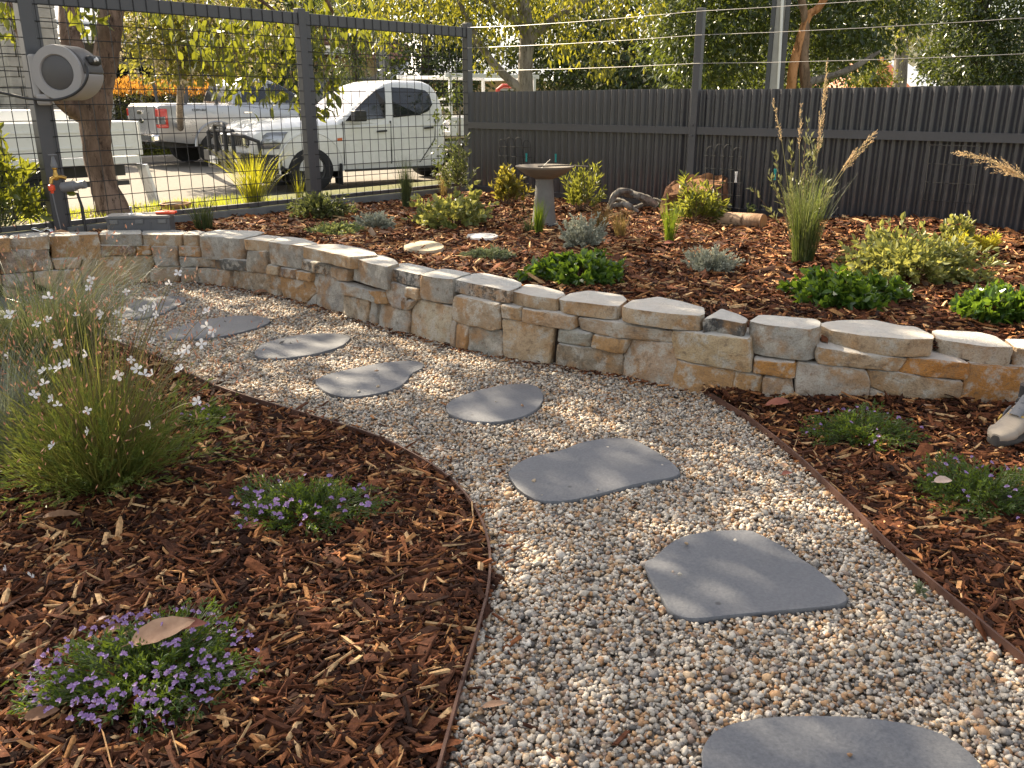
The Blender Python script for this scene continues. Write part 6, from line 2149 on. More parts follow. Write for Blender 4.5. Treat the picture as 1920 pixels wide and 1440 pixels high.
# variegated shrub and golden plant on the right
bush('variegated_shrub', 1710, 518, 138, 74, 230, 14, 15, 0.55, M_lf_pale, 'pale yellow green variegated shrub in the sun on the right', 'shrub', None, up=0.3, along=(0.4, 1), fine=True)
bush('variegated_shrub', 1790, 478, 36, 72, 34, 14, 13, 0.55, M_lf_pale, 'upright pale sprig rising behind the sunlit variegated shrub', 'shrub', None, up=0.7, along=(0.3, 1), fine=True)
for u, v, w, h, n, lab in ((1795, 495, 34, 58, 26, 'golden feathery plant at the right end of the variegated shrub'), (1840, 480, 44, 42, 30, 'outer golden feathery fronds against the dark fence foot')):
    bush('golden_plant', u, v, w, h, n, 34, 11, 0.2, M_lf_gold, lab, 'plant', 'golden feathery plants on the right', up=0.6, along=(0.35, 1), ang=0.9)
# olive like shrub behind the plume grass
bush('olive_shrub', 1490, 452, 88, 172, 20, 26, 14, 0.36, M_lf_olive, 'open grey green shrub with small oval leaves behind the plume grass', 'shrub', None, up=0.75, along=(0.3, 1), ang=0.6, stem=0.004, bend=0.1, foot=0.2, low=0.45, fine=True)
# shrubs round the bird bath and stump
bush('sunlit_shrub', 953, 386, 38, 76, 36, 18, 13, 0.42, M_lf_warm, 'sunlit yellow and bronze leaved shrub left of the bird bath', 'shrub', None, up=0.6, along=(0.25, 1), ang=0.9, fine=True)
bush('bottlebrush_shrub', 1088, 398, 58, 84, 44, 26, 12, 0.2, M_lf_shrub, 'narrow leaved shrub with pink tips right of the bird bath', 'shrub', None, up=0.6, along=(0.25, 1), ang=0.7)
bush('willow_leaf_shrub', 1306, 418, 60, 76, 48, 22, 15, 0.26, M_lf_shrub, 'green narrow leaved shrub growing in front of the hollow stump', 'shrub', None, up=0.5, along=(0.2, 1), ang=0.9, fine=True)
bush('round_leaf_shrub', 852, 424, 92, 62, 90, 14, 12, 0.75, M_lf_pale, 'sprawling round leaved pale shrub near the corner of the fences', 'shrub', None, up=0.35, along=(0.25, 1), ang=0.9, fine=True)
bush('dull_shrub', 603, 408, 62, 42, 110, 18, 10, 0.4, M_lf_dull, 'low dull green shrub at the foot of the middle mesh fence post', 'shrub', None, up=0.3, along=(0.3, 1))
bush('dark_corner_shrub', 855, 372, 48, 96, 30, 24, 10, 0.3, M_lf_dull, 'thin dark twiggy shrub in front of the fence corner post', 'shrub', None, up=0.8, along=(0.25, 1))
bush('succulent', 1502, 428, 30, 26, 30, 12, 8, 0.5, M_lf_thyme, 'small pale succulent beside the sawn log end', 'plant', None, up=0.5)
bush('succulent', 1405, 408, 14, 20, 12, 10, 7, 0.5, M_lf_thyme, 'tiny pale sprig behind the sawn log', 'plant', None, up=0.7)

# grass tufts
tuft('grass_tuft', 478, 392, 260, 120, 100, 'sunlit yellow green arching grass tuft against the mesh fence', M_gr_lit, 0.95, 0.006, core=0.09)
tuft('grass_tuft', 562, 384, 40, 40, 62, 'small bright yellow tuft beside the middle fence post', M_gr_lit, 0.5, 0.008)
tuft('grass_tuft', 384, 430, 110, 90, 56, 'dull green tuft beside the grey tool box', M_gr_dark, 0.8, 0.006)
tuft('grass_tuft', 762, 390, 140, 36, 92, 'dark upright grass with wispy tops in front of the white ute door', M_gr_dark, 0.35, 0.005)
tuft('grass_tuft', 832, 368, 60, 40, 56, 'thin yellowish tuft near the fence corner', M_gr_rust, 0.6, 0.004)
tuft('grass_tuft', 1010, 440, 130, 34, 66, 'bright green upright tuft in front of the bird bath', M_gr_green, 0.35, 0.006)
tuft('grass_tuft', 995, 436, 60, 70, 30, 'small splayed tuft left of the bird bath foot', M_gr_dark, 1.1, 0.005)
tuft('grass_tuft', 1128, 432, 150, 62, 50, 'rust tinted fine tuft behind the taller silver bush', M_gr_rust, 0.7, 0.003)
tuft('grass_tuft', 1162, 446, 130, 50, 56, 'fine brown green tuft right of the taller silver bush', M_gr_rust, 0.6, 0.003)
tuft('grass_tuft', 1254, 460, 170, 42, 84, 'fine green upright tuft in front of the hollow stump', M_gr_green, 0.4, 0.003)

# tall plume grass
M_plume = leaf_mat('plume', [(0.34, 0.22, 0.13), (0.46, 0.32, 0.19), (0.60, 0.46, 0.28)], (0.7, 0.52, 0.28), 0.4, 0.6)


def plume(t, pts, n, L, spread, first=0.55):
    """flower head on a culm: a thin stalk with fine drooping branchlets along its top"""
    P = resample(chaikin([Vector(p) for p in pts], 2, closed=False), 24)
    b = B()
    b.tube(P, [0.0028 * (1 - 0.6 * i / 23) for i in range(24)], 5)
    culm = b.obj('culm', M_gr_straw_s, t, True)
    pos, az = [], []
    base, dirs, ll = [], [], []
    for _ in range(n):
        k = rp.uniform(first, 1.0)
        j = min(int(k * 23), 22)
        p = P[j].lerp(P[j + 1], k * 23 - j)
        d = (P[j + 1] - P[j]).normalized()
        s = Vector(rp.normal(0, 1, 3))
        s = (s - d * s.dot(d)).normalized()
        e = (d * rp.uniform(0.7, 1.0) + s * rp.uniform(0.08, spread)).normalized()
        base.append(p); dirs.append(e)
        ll.append(L * (1.15 - (k - first) / (1 - first) * 0.75) * rp.uniform(0.5, 1.1))
    # each branchlet carries a row of little husks
    hp, hd = [], []
    for p, e, l in zip(base, dirs, ll):
        m = max(3, int(l / 0.008))
        for i in range(m):
            f = (i + 1) / m
            hp.append(p + e * l * f + Vector((0, 0, -0.10 * l * f * f)))
            hd.append((e + Vector(rp.normal(0, 0.35, 3))).normalized())
    hp = np.array([tuple(x) for x in hp]); hd = np.array([tuple(x) for x in hd])
    o = leaf_obj('plume', hp, hd, rp.uniform(0.008, 0.016, len(hp)), rp.uniform(0.0025, 0.0045, len(hp)), M_plume, culm)
    o['kind'] = 'stuff'


M_gr_straw_s = plain('straw_culm', (0.30, 0.26, 0.10), 0.55, var=0.2)
pg, _ = tuft('plume_grass', 1504, 492, 340, 95, 150, 'tall blue green clumping grass with straw coloured plumes in front of the dark fence', M_gr_sedge, 0.32, 0.003, 'ornamental grass', None, core=0.2)
o, _ = blade_obj('tall_blades', np.c_[rp.normal(0, 0.022, (120, 2)), np.zeros(120)], rp.uniform(0, 6.28, 120), rp.uniform(0.03, 0.25, 120), rp.uniform(0.2, 1.0, 120), rp.uniform(0.30, 0.55, 120), np.full(120, 0.0028), M_gr_blue, pg, 6)
g = lambda u, v, dy=0.0: D(u, v, pg.location.y + dy) - pg.location
plume(pg, [(0, 0, 0), g(1516, 380), g(1535, 280), g(1543, 200), g(1551, 122)], 72, 0.085, 0.26, 0.55)
plume(pg, [(0.01, 0, 0), g(1500, 400), g(1498, 300), g(1502, 200)], 32, 0.05, 0.35, 0.72)
plume(pg, [(-0.01, 0, 0), g(1480, 380), g(1468, 270), g(1450, 190)], 30, 0.05, 0.3, 0.74)
plume(pg, [(0.02, 0, 0), g(1545, 370), g(1590, 300), g(1640, 250)], 46, 0.08, 0.35, 0.66)
plume(pg, [(0.03, 0.01, 0), g(1540, 390), g(1580, 320), g(1632, 268)], 26, 0.06, 0.35, 0.7)
# a second plume leans in from the right
pg2 = thing('plume_grass', place(2010, 520), 'plume grass whose golden drooping head leans in at the right edge', 'ornamental grass')
g2 = lambda u, v, dy=0.0: D(u, v, pg2.location.y + dy) - pg2.location
plume(pg2, [(0, 0, 0), g2(1985, 420), g2(1955, 360), g2(1905, 325), g2(1860, 300), g2(1800, 286)], 90, 0.12, 0.42, 0.6)
n = 240
blade_obj('blades', np.c_[rp.normal(0, 0.03, (n, 2)), np.zeros(n)], rp.uniform(0, 6.28, n), rp.uniform(0.0, 0.25, n), rp.uniform(0.3, 0.9, n), rp.uniform(0.3, 0.55, n), np.full(n, 0.003), M_gr_green, pg2, 5)

# broad leaved bush outside the fence, lower left
p = fl(4.32, 0.34, 0.2)
bl = thing('glossy_bush', p, 'glossy broad leaved bush outside the mesh fence at the left edge', 'shrub')
shoots(bl, 60, 0.42, 0.40, 0.62, 11, 0.095, 0.42, M_lf_canopy, M_stem_green, (0.3, 1), 0.8, 0.004, True, 0.4)

# ----------------------------------------------------------------- front left bed
# blue green grass behind the white flowers
bg, _ = tuft('blue_grass', 105, 742, 1500, 250, 215, 'large arching blue green grass clump at the left edge of the path', M_gr_blue, 1.0, 0.0032, 'ornamental grass', None, False, 0.2)
n = 420
az = rp.normal(0.55, 0.5, n)
o, _ = blade_obj('blades', np.c_[rp.normal(0, 0.06, (n, 2)), np.zeros(n)], az, rp.uniform(0.15, 0.5, n), rp.uniform(0.8, 1.55, n), rp.uniform(0.4, 0.75, n), np.full(n, 0.0026), M_gr_straw if False else M_gr_blue, bg, 6)
n = 60
blade_obj('dry_blades', np.c_[rp.normal(0, 0.07, (n, 2)), np.zeros(n)], rp.normal(0.5, 0.5, n), rp.uniform(0.2, 0.5, n), rp.uniform(0.7, 1.3, n), rp.uniform(0.45, 0.8, n), np.full(n, 0.0018), M_gr_straw, bg, 6)
tuft('grey_grass', 2, 850, 700, 190, 190, 'fine blue grey grass at the left edge below the big clump', M_gr_grey, 0.9, 0.0022, 'ornamental grass', None, False, 0.25)

# the white flowered bush: wiry stems, buds and four petalled flowers
gp = place(196, 902, False)
ga = thing('white_flower_bush', gp, 'wiry bush with many white four petalled flowers on thin upright stems', 'flowering plant')
M_ga_stem = leaf_mat('wiry_stem', [(0.08, 0.11, 0.028), (0.13, 0.15, 0.038), (0.22, 0.145, 0.055)], (0.40, 0.40, 0.07), 0.32, 0.5)
M_ga_leaf = leaf_mat('wiry_leaf', [(0.05, 0.08, 0.022), (0.075, 0.11, 0.03), (0.11, 0.14, 0.04)], (0.36, 0.42, 0.06), 0.34, 0.45)
M_petal = leaf_mat('white_petal', [(0.72, 0.70, 0.68), (0.80, 0.78, 0.77), (0.84, 0.83, 0.82)], (0.8, 0.76, 0.72), 0.35, 0.6)
M_bud = leaf_mat('pink_bud', [(0.30, 0.12, 0.06), (0.42, 0.21, 0.12), (0.55, 0.36, 0.22)], (0.6, 0.3, 0.2), 0.3, 0.5)
H = px2m(gp, 1.0)
n = 1050
a = rp.uniform(0, 6.28, n)
rr = np.sqrt(rp.random(n)) * 0.10
base = np.c_[np.cos(a) * rr, np.sin(a) * rr, np.zeros(n)]
t0 = (rp.random(n) ** 0.7 * 1.2).clip(0, 1.2)
L = H * rp.uniform(110, 250, n)
o, tips = blade_obj('stems', base, a + rp.normal(0, 0.45, n), t0, t0 * rp.uniform(0.0, 1.1, n), L, np.full(n, 0.002), M_ga_stem, ga, 7, wave=0.16)
o['kind'] = 'stuff'
shoots(ga, 420, 0.40, 0.36, 0.30, 18, 0.03, 0.18, M_ga_leaf, None, (0.1, 1.0), 0.5, up=0.45)
# long flowering stems
ft = []
nf = 260
a = rp.uniform(0, 6.28, nf)
base = np.c_[np.cos(a) * 0.04, np.sin(a) * 0.04, np.full(nf, 0.06)]
t0 = (rp.random(nf) * 0.95)
o, ft = blade_obj('flower_stems', base, a + rp.normal(0, 0.3, nf), t0, t0 + rp.normal(0.12, 0.25, nf), H * rp.uniform(230, 400, nf), np.full(nf, 0.002), M_ga_stem, ga, 8, wave=0.18)
o['kind'] = 'stuff'
bp = ft[rp.integers(0, nf, 1300)] - np.array([0, 0, 1.0]) * (rp.random((1300, 1)) ** 1.3 * 0.22) + rp.normal(0, 0.008, (1300, 3))
o = leaf_obj('buds', bp, rp.normal(0, 0.4, (1300, 3)) + np.array([0, 0, 0.8]), rp.uniform(0.008, 0.022, 1300), rp.uniform(0.003, 0.006, 1300), M_bud, ga)
o['kind'] = 'stuff'


def flower_mesh(name, petals, L, wd, cup, arc=2 * math.pi, start=0.0):
    b = B()
    for i in range(petals):
        an = start + arc * (i / petals if arc > 6 else i / max(petals - 1, 1))
        d = Vector((math.cos(an), math.sin(an), 0))
        s = Vector((-d.y, d.x, 0))
        up = Vector((0, 0, 1))
        pts = [Vector((0, 0, 0)), d * L * 0.45 - s * wd * 0.42 + up * cup * 0.5, d * L * 0.82 - s * wd * 0.46 + up * cup, d * L + up * cup * 0.8, d * L * 0.82 + s * wd * 0.46 + up * cup, d * L * 0.45 + s * wd * 0.42 + up * cup * 0.5, d * L * 0.6 + up * cup * 0.35]
        b.add(pts, [(0, 1, 6), (1, 2, 6), (2, 3, 6), (3, 4, 6), (4, 5, 6), (5, 0, 6)])
    me = b.mesh(name, False, fix=False)
    at = me.attributes.new('rnd', 'FLOAT', 'POINT')
    at.data.foreach_set('value', np.repeat(rp.random(petals), 7).astype(np.float32))
    return me


fm = [flower_mesh('white_flower', 4, 0.0155, 0.0105, 0.003, start=0.3), flower_mesh('white_flower', 4, 0.0145, 0.010, 0.006, 4.2, 0.2), flower_mesh('white_flower', 3, 0.015, 0.0095, 0.008, 3.4)]
for m in fm: m.materials.append(M_petal)
# flowers at the places where the photo shows them, each at the end of its own stem
FL = [(166, 540), (172, 524), (92, 558), (18, 590), (237, 547), (318, 532), (334, 512), (278, 577), (270, 583), (293, 590), (292, 574), (218, 587), (228, 603), (191, 590), (142, 592), (69, 608), (90, 600), (221, 637), (285, 640), (389, 584), (388, 612), (399, 622), (110, 646), (164, 665), (246, 674), (257, 692), (334, 664), (350, 654), (128, 683), (98, 690), (109, 690), (81, 696), (82, 720), (64, 740), (98, 748), (108, 760), (164, 770), (371, 753), (282, 798), (164, 808), (99, 836), (271, 703), (221, 704), (338, 693), (286, 703), (378, 645), (344, 662), (15, 668), (60, 1082), (12, 1068)]
rf = random.Random(9)
fl_base, fl_dir = [], []
for i, (u, v) in enumerate(FL):
    if v > 1000:
        pp = W(u, v, 0.02) - gp
    else:
        dep = gp.y + (-rf.uniform(0.16, 0.38) if v > 640 else rf.uniform(-0.2, 0.4))
        pp = D(u, v, dep) - gp
    o = link('white_flower', fm[i % 3], None, ga)
    o.location = pp
    o.rotation_euler = (R(rf.uniform(35, 95)), R(rf.uniform(-25, 25)), R(rf.uniform(-50, 50)))
    s = rf.uniform(0.75, 1.12)
    o.scale = (s, s, s)
    if v < 1000: fl_base.append(pp)
b = B()
for pp in fl_base:
    r0 = Vector((pp.x * 0.12, pp.y * 0.12, 0.05))
    md = r0.lerp(pp, 0.55) + Vector((0, 0, 0.05))
    b.tube([r0, md, r0.lerp(pp, 0.85) + Vector((0, 0, 0.025)), pp], [0.0017, 0.0014, 0.0011, 0.0008], 4, caps=False)
o = b.obj('flower_stalks', plain('wiry_stalk', (0.15, 0.12, 0.045), 0.6, var=0.3), ga, True)
o['kind'] = 'stuff'

# purple fan flowers: low mats with flowers lying over them
M_purple = leaf_mat('purple_petal', [(0.27, 0.15, 0.38), (0.36, 0.23, 0.47), (0.50, 0.38, 0.60)], (0.45, 0.32, 0.6), 0.3, 0.5)
fan = [flower_mesh('purple_flower', 5, 0.0092, 0.0052, 0.002, 3.3, -0.1), flower_mesh('purple_flower', 5, 0.0088, 0.0048, 0.0035, 3.0, 0.1), flower_mesh('purple_flower', 4, 0.0085, 0.005, 0.004, 2.6, 0.2)]
for m in fan: m.materials.append(M_purple)


def fan_plant(u, v, wpx, dm, h, nsh, nfl, label, front=0.0, scale=1.0, Lf=0.017):
    p = place(u, v, False)
    t = thing('purple_fan_flower', p, label, 'flowering plant', 'low purple flowered plants in the bark mulch')
    rx = px2m(p, wpx)
    shoots(t, nsh, rx, dm, h, 15, Lf, 0.34, M_lf_mat, M_stem_green, (0.25, 1.0), 0.85, 0.0016, False, 0.25, 0.5, low=0.12)
    for i in range(nfl):
        a = rf.uniform(0, 6.28)
        k = math.sqrt(rf.random()) * 0.98
        if front and rf.random() < front: a = -math.pi / 2 + rf.gauss(0, 0.8); k = rf.uniform(0.55, 1.02)
        x, y = math.cos(a) * rx * k, math.sin(a) * dm * k
        z = h * math.sqrt(max(0.03, 1 - k * k)) * rf.uniform(0.9, 1.15) + 0.006
        o = link('purple_flower', fan[i % 3], None, t)
        o.location = (x, y, z)
        tl = 0.5 + 0.5 * k
        o.rotation_euler = (R(rf.uniform(20, 75)), R(rf.uniform(-35, 35)), R(rf.uniform(-60, 60)))
        s = scale * rf.uniform(0.8, 1.2)
        o.scale = (s, s, s)
    return t


fan_plant(278, 1268, 212, 0.19, 0.08, 400, 230, 'purple flowered mat nearest the camera with a big tan leaf on it', 0.5, 0.85)
fan_plant(572, 962, 150, 0.165, 0.085, 260, 56, 'purple flowered mat in the middle of the front bed', 0.7, 0.95)
fan_plant(388, 790, 52, 0.11, 0.06, 80, 10, 'small purple flowered mat tucked behind the white flower bush', 0.0, 0.8)
fan_plant(1618, 818, 118, 0.17, 0.085, 220, 26, 'purple flowered mat at the foot of the stone wall', 0.0, 0.75)
fan_plant(1832, 938, 140, 0.165, 0.10, 270, 26, 'greenest purple flowered mat by the right edge below the boot', 0.2, 0.85)
# tiny weeds on the gravel edge
bush('weed', 1722, 1112, 12, 22, 7, 3, 14, 0.6, M_lf_greygreen, 'single pale green weed at the right edging', 'weed', None, False, fine=True, smat=M_stem_green)
bush('weed', 1458, 762, 9, 20, 5, 3, 12, 0.6, M_lf_greygreen, 'small pale weed at the foot of the wall near the fallen leaf', 'weed', None, False, fine=True, smat=M_stem_green)

# ================================================================= SMALL THINGS
M_stonegrey = plain('cast_stone', (0.15, 0.145, 0.132), 0.85, var=0.2, scale=14, bump=0.0015, bscale=120)
M_bowl = plain('cast_stone_bowl', (0.16, 0.135, 0.105), 0.8, var=0.25, scale=10, bump=0.001, bscale=120)
# bird bath
p = place(1020, 424)
bb_ = thing('bird_bath', p, 'grey stone bird bath on a tapered round pedestal, a twig across its bowl', 'bird bath')
sc_ = px2m(p, 1.0)
hh = sc_ * 110
b = B()
b.lathe([(0.092, -0.02), (0.094, 0.0), (0.088, 0.02), (0.080, 0.10), (0.068, hh * 0.55), (0.062, hh * 0.74), (0.066, hh * 0.80)], 32)
o = b.obj('pedestal', M_stonegrey, bb_, True); sharp_edges(o.data, 50)
b = B()
rb = sc_ * 54
b.lathe([(0.05, hh * 0.785), (0.08, hh * 0.80), (rb * 0.66, hh * 0.86), (rb * 0.92, hh * 0.95), (rb, hh * 0.985), (rb * 0.995, hh * 1.0), (rb * 0.94, hh * 0.995), (rb * 0.7, hh * 0.93), (rb * 0.3, hh * 0.90), (0.001, hh * 0.895)], 48)
o = b.obj('bowl', M_bowl, bb_, True); sharp_edges(o.data, 60)
tw_ = B(); tw_.tube([Vector(p) + Vector((-0.05, -0.06, hh * 1.0)), Vector(p) + Vector((0.12, -0.02, hh * 1.01)), Vector(p) + Vector((0.31, 0.0, hh * 0.99))], [0.005, 0.006, 0.004], 7)
tag(tw_.obj('twig', M_bark_grey, None, True, world=True), 'pale twig resting across the rim of the bird bath bowl', 'twig')
tw_ = B(); tw_.tube([Vector(p) + Vector((-0.03, 0.05, hh * 0.93)), Vector(p) + Vector((0.04, 0.02, hh * 1.10))], [0.003, 0.003], 6)
tag(tw_.obj('twig', M_galv, None, True, world=True), 'short thin stick standing up out of the bird bath bowl', 'twig')

# hollow stump
M_stump = bark('stump_bark', (0.035, 0.016, 0.01), (0.15, 0.065, 0.03), 10.0, 0.03)
M_cut = bark('stump_wood', (0.05, 0.022, 0.011), (0.24, 0.11, 0.04), 8.0, 0.02)
p = place(1302, 404)
st_ = thing('hollow_stump', p, 'dark red brown hollow tree stump with pale worn edges against the fence', 'stump')
rings = []
ns = 40
S_ = px2m(p, 1.0)
for rr_, hz in ((1.05, -0.05), (1.0, 0.05), (0.96, 0.4), (0.95, 0.72), (0.92, 0.95), (0.80, 1.0), (0.70, 0.93), (0.64, 0.6), (0.60, 0.2)):
    r = []
    for k in range(ns):
        a = 2 * math.pi * k / ns
        top = 0.80 + 0.22 * math.sin(a * 1 + 0.6) + 0.16 * noise.noise(Vector((math.cos(a) * 2, math.sin(a) * 2, 4)))
        q_ = 1 + 0.10 * noise.noise(Vector((math.cos(a) * 3, math.sin(a) * 3, hz * 2))) + 0.05 * math.sin(a * 9)
        r.append(Vector((math.cos(a) * rr_ * 60 * S_ * q_, math.sin(a) * rr_ * 44 * S_ * q_, hz * 74 * S_ * top)))
    rings.append(r)
b = B(); b.loft(rings[:6], caps=False); b.obj('bark', M_stump, st_, True)
b = B(); b.loft(rings[4:]); b.obj('wood_rim', M_cut, st_, True)

# grey driftwood roots
M_drift = bark('driftwood', (0.08, 0.07, 0.062), (0.25, 0.23, 0.20), 13.0, 0.015)
p = place(1190, 398)
dw = thing('driftwood', p, 'weathered grey driftwood branches lying by the fence between bird bath and stump', 'driftwood')
g = lambda u, v, dy=0.0: D(u, v, p.y + dy) - p
for pts, rr_, sd in (([g(1142, 392), g(1150, 366), g(1168, 356), g(1190, 362, 0.1), g(1215, 385, 0.1)], [0.022, 0.028, 0.026, 0.022, 0.014], 1), ([g(1165, 360, 0.15), g(1185, 365, 0.05), g(1208, 368), g(1232, 385)], [0.024, 0.026, 0.030, 0.026], 2), ([g(1150, 385, -0.05), g(1175, 382, -0.1), g(1196, 398, -0.1)], [0.018, 0.022, 0.013], 3), ([g(1170, 396, 0.08), g(1200, 388, 0.12), g(1226, 372, 0.1), g(1240, 378, 0.05)], [0.016, 0.022, 0.018, 0.010], 4), ([g(1140, 384, 0.2), g(1160, 372, 0.2), g(1180, 384, 0.1)], [0.012, 0.018, 0.012], 5)):
    P_ = chaikin(pts, 2, closed=False)
    b = B(); b.tube(P_, [float(np.interp(i / (len(P_) - 1), np.linspace(0, 1, len(rr_)), rr_)) for i in range(len(P_))], 8, jit=0.26, seed=sd)
    b.obj('branch', M_drift, dw, True)

# sawn log
M_logbark = bark('log_bark', (0.16, 0.09, 0.05), (0.36, 0.24, 0.15), 14, 0.01)
p = place(1430, 428)
lg = thing('log', p, 'short sawn log lying on the mulch with its round orange end towards us', 'log')
rl = px2m(p, 14)
b = B()
a_, c_ = Vector((0, 0, rl * 0.9)), Vector((-0.25, 0.24, rl * 0.75))
b.tube([a_, a_.lerp(c_, 0.33), a_.lerp(c_, 0.66), c_], [rl, rl * 0.98, rl * 0.94, rl * 0.9], 20, jit=0.04)
b.obj('bark', M_logbark, lg, True)
tx = NT('log_end')
co = tx.coord('Object')
wv = tx.n('TexWave', wave_type='RINGS')
wv.rings_direction = 'SPHERICAL'
wv.inputs['Scale'].default_value = 38
wv.inputs['Distortion'].default_value = 2.5
tx.t.links.new(co, wv.inputs['Vector'])
M_logend = tx.surf(tx.ramp(wv.outputs['Fac'], [(0.2, (0.30, 0.14, 0.05)), (0.8, (0.46, 0.26, 0.11))]), 0.8)
dr = (a_ - c_).normalized()
b = B(); b.tube([Vector((0, 0, 0)), dr * 0.004], rl * 0.93, 20)
o = b.obj('sawn_end', M_logend, lg); o.location = a_ + dr * 0.001

# flat stones set in the mulch
M_flat = plain('flat_sandstone', (0.36, 0.29, 0.19), 0.85, var=0.25, scale=12, bump=0.002, bscale=60)
M_flatw = plain('flat_pale_stone', (0.52, 0.50, 0.47), 0.85, var=0.2, scale=14, bump=0.002, bscale=60)
for px, mt, lab in (([(750, 462), (775, 453), (805, 450), (832, 457), (834, 465), (810, 471), (778, 470)], M_flat, 'flat tan stone lying in the mulch behind the wall'), ([(870, 440), (892, 437), (925, 437), (938, 442), (920, 447), (890, 447)], M_flatw, 'flat white stone lying in the mulch left of the bird bath')):
    P_ = [W(u, v, 0.288) for u, v in px]
    P_ = chaikin(P_, 1, True, 0.25)
    c_ = sum(P_, Vector()) / len(P_)
    b = B()
    b.loft([[c_ + (q_ - c_) * k + Vector((0, 0, dz + 0.003 * nz(q_.x, q_.y, 20))) for q_ in P_] for dz, k in ((-0.05, 0.95), (-0.012, 1.0), (0.0, 0.96), (0.004, 0.6), (0.004, 0.2))])
    o = b.obj('flat_stone', mt, None, True, world=True)
    tag(o, lab, 'stone')

# terracotta saucer planter outside the mesh
M_terra = plain('terracotta', (0.40, 0.22, 0.11), 0.8, var=0.15, bump=0.0008)
p = D(330, 388, 7.75)
pl_ = thing('saucer_planter', p, 'shallow tan planter dish standing outside the mesh fence near the big trunk', 'planter')
b = B(); b.lathe([(0.10, -0.02), (0.125, 0.0), (0.135, 0.035), (0.12, 0.036), (0.11, 0.02), (0.001, 0.02)], 32); o = b.obj('dish', M_terra, pl_, True); sharp_edges(o.data, 50)
b = B(); b.lathe([(0.001, 0.03), (0.07, 0.029), (0.112, 0.022)], 24); b.obj('soil', M_soil, pl_, True)

# ----------------------------------------------------------------- hose reel on the post
M_reel = plain('reel_grey', (0.30, 0.285, 0.275), 0.5, var=0.05)
M_reeld = plain('reel_dark', (0.075, 0.07, 0.068), 0.5, var=0.06)
M_hose = plain('black_hose', (0.02, 0.02, 0.021), 0.45, var=0.1)
c = D(108, 136, 5.72)
hr = thing('hose_reel', c, 'grey and charcoal wall hose reel fixed to the left fence post', 'hose reel', None, R(-4))
MR = Matrix.Rotation(R(90), 4, 'X')      # lathe axis to -Y (towards us)
r0 = 0.165
b = B(); b.lathe([(r0 * 0.62, 0.0), (r0 * 0.66, 0.012), (r0 * 0.97, 0.012), (r0, 0.0), (r0, -0.02), (r0 * 0.6, -0.02)], 48, (0, 0, 0), MR); o = b.obj('front_ring', M_reel, hr, True); sharp_edges(o.data, 40)
b = B(); b.lathe([(0.001, 0.006), (r0 * 0.58, 0.006), (r0 * 0.63, 0.0), (r0 * 0.63, -0.02)], 48, (0, 0, 0), MR); o = b.obj('drum_cover', M_reeld, hr, True); sharp_edges(o.data, 40)


def half_shell(a0, a1, y0, y1, r_, mat, name, ext=0.0):
    b = B()
    aa = np.linspace(R(a0), R(a1), 26)
    rings = []
    for y in (y0, y1):
        rings.append([Vector((r_ * math.cos(a) * (1 + ext * max(0, math.cos(a))), y, r_ * math.sin(a))) for a in aa] + [Vector((0, y, 0))])
    b.loft(rings)
    o = b.obj(name, mat, hr, True, bevel=0.008)
    return o


half_shell(-2, 100, 0.006, 0.22, r0 * 1.0, M_reeld, 'top_cover', 0.12)
half_shell(100, 230, 0.006, 0.22, r0 * 0.98, M_reel, 'rear_cover')
half_shell(230, 358, 0.006, 0.22, r0 * 1.0, M_reel, 'lower_cover', 0.10)
b = B(); b.box((-0.165, 0.03, -0.02), (0.05, 0.05, 0.26)); b.box((-0.125, 0.02, -0.16), (0.09, 0.04, 0.07)); b.obj('bracket', M_reel, hr, bevel=0.014)
b = B(); b.box((0.172, 0.13, 0.075), (0.05, 0.13, 0.06)); b.obj('hose_slot', M_hose, hr, bevel=0.02)
b = B(); b.lathe([(0.001, -0.018), (0.012, -0.014), (0.009, 0.006), (0.014, 0.012), (0.001, 0.018)], 14, (0.203, 0.10, 0.078), Matrix.Rotation(R(70), 4, 'Y')); b.obj('hose_end', M_white, hr, True)
gh = lambda u, v, y=5.66: D(u, v, y)
hp_ = chaikin([gh(150, 110, 5.78), gh(160, 118, 5.74), gh(166, 134), gh(160, 158), gh(140, 177), gh(112, 187), gh(80, 188), gh(45, 184), gh(10, 175), gh(-40, 166), gh(-90, 158)], 2, closed=False)
b = B(); b.tube(hp_, 0.0085, 10)
o = b.obj('garden_hose', M_hose, None, True, world=True)
tag(o, 'black garden hose looping out of the reel and away to the left', 'hose')

# tap on the post
M_brass = plain('brass', (0.48, 0.28, 0.07), 0.3, 0.9, 0.12)
M_redpl = plain('red_connector', (0.70, 0.07, 0.02), 0.4, var=0.06)
M_greypl = plain('grey_plastic', (0.16, 0.16, 0.165), 0.5, var=0.06)
c = D(105, 332, 5.70)
tp = thing('garden_tap', c, 'brass garden tap with a red hose connector beside the left fence post', 'tap')
s_ = 5.7 / 1620
b = B(); b.lathe([(0.012, -0.02), (0.018, -0.012), (0.018, 0.012), (0.013, 0.02), (0.011, 0.045), (0.016, 0.05), (0.016, 0.058), (0.008, 0.062)], 16); b.tube([(0, 0, 0), (-0.02, -0.02, -0.01), (-0.026, -0.026, -0.04)], [0.013, 0.013, 0.012], 10); b.tube([(0, 0, 0), (0.03, 0.012, 0.0), (0.055, 0.02, -0.01)], [0.013, 0.012, 0.012], 10)
b.obj('tap_body', M_brass, tp, True)
b = B(); b.lathe([(0.018, 0.06), (0.02, 0.075), (0.010, 0.115), (0.006, 0.135), (0.026, 0.137), (0.026, 0.141), (0.001, 0.142)], 14); b.obj('tap_handle', M_greypl, tp, True)
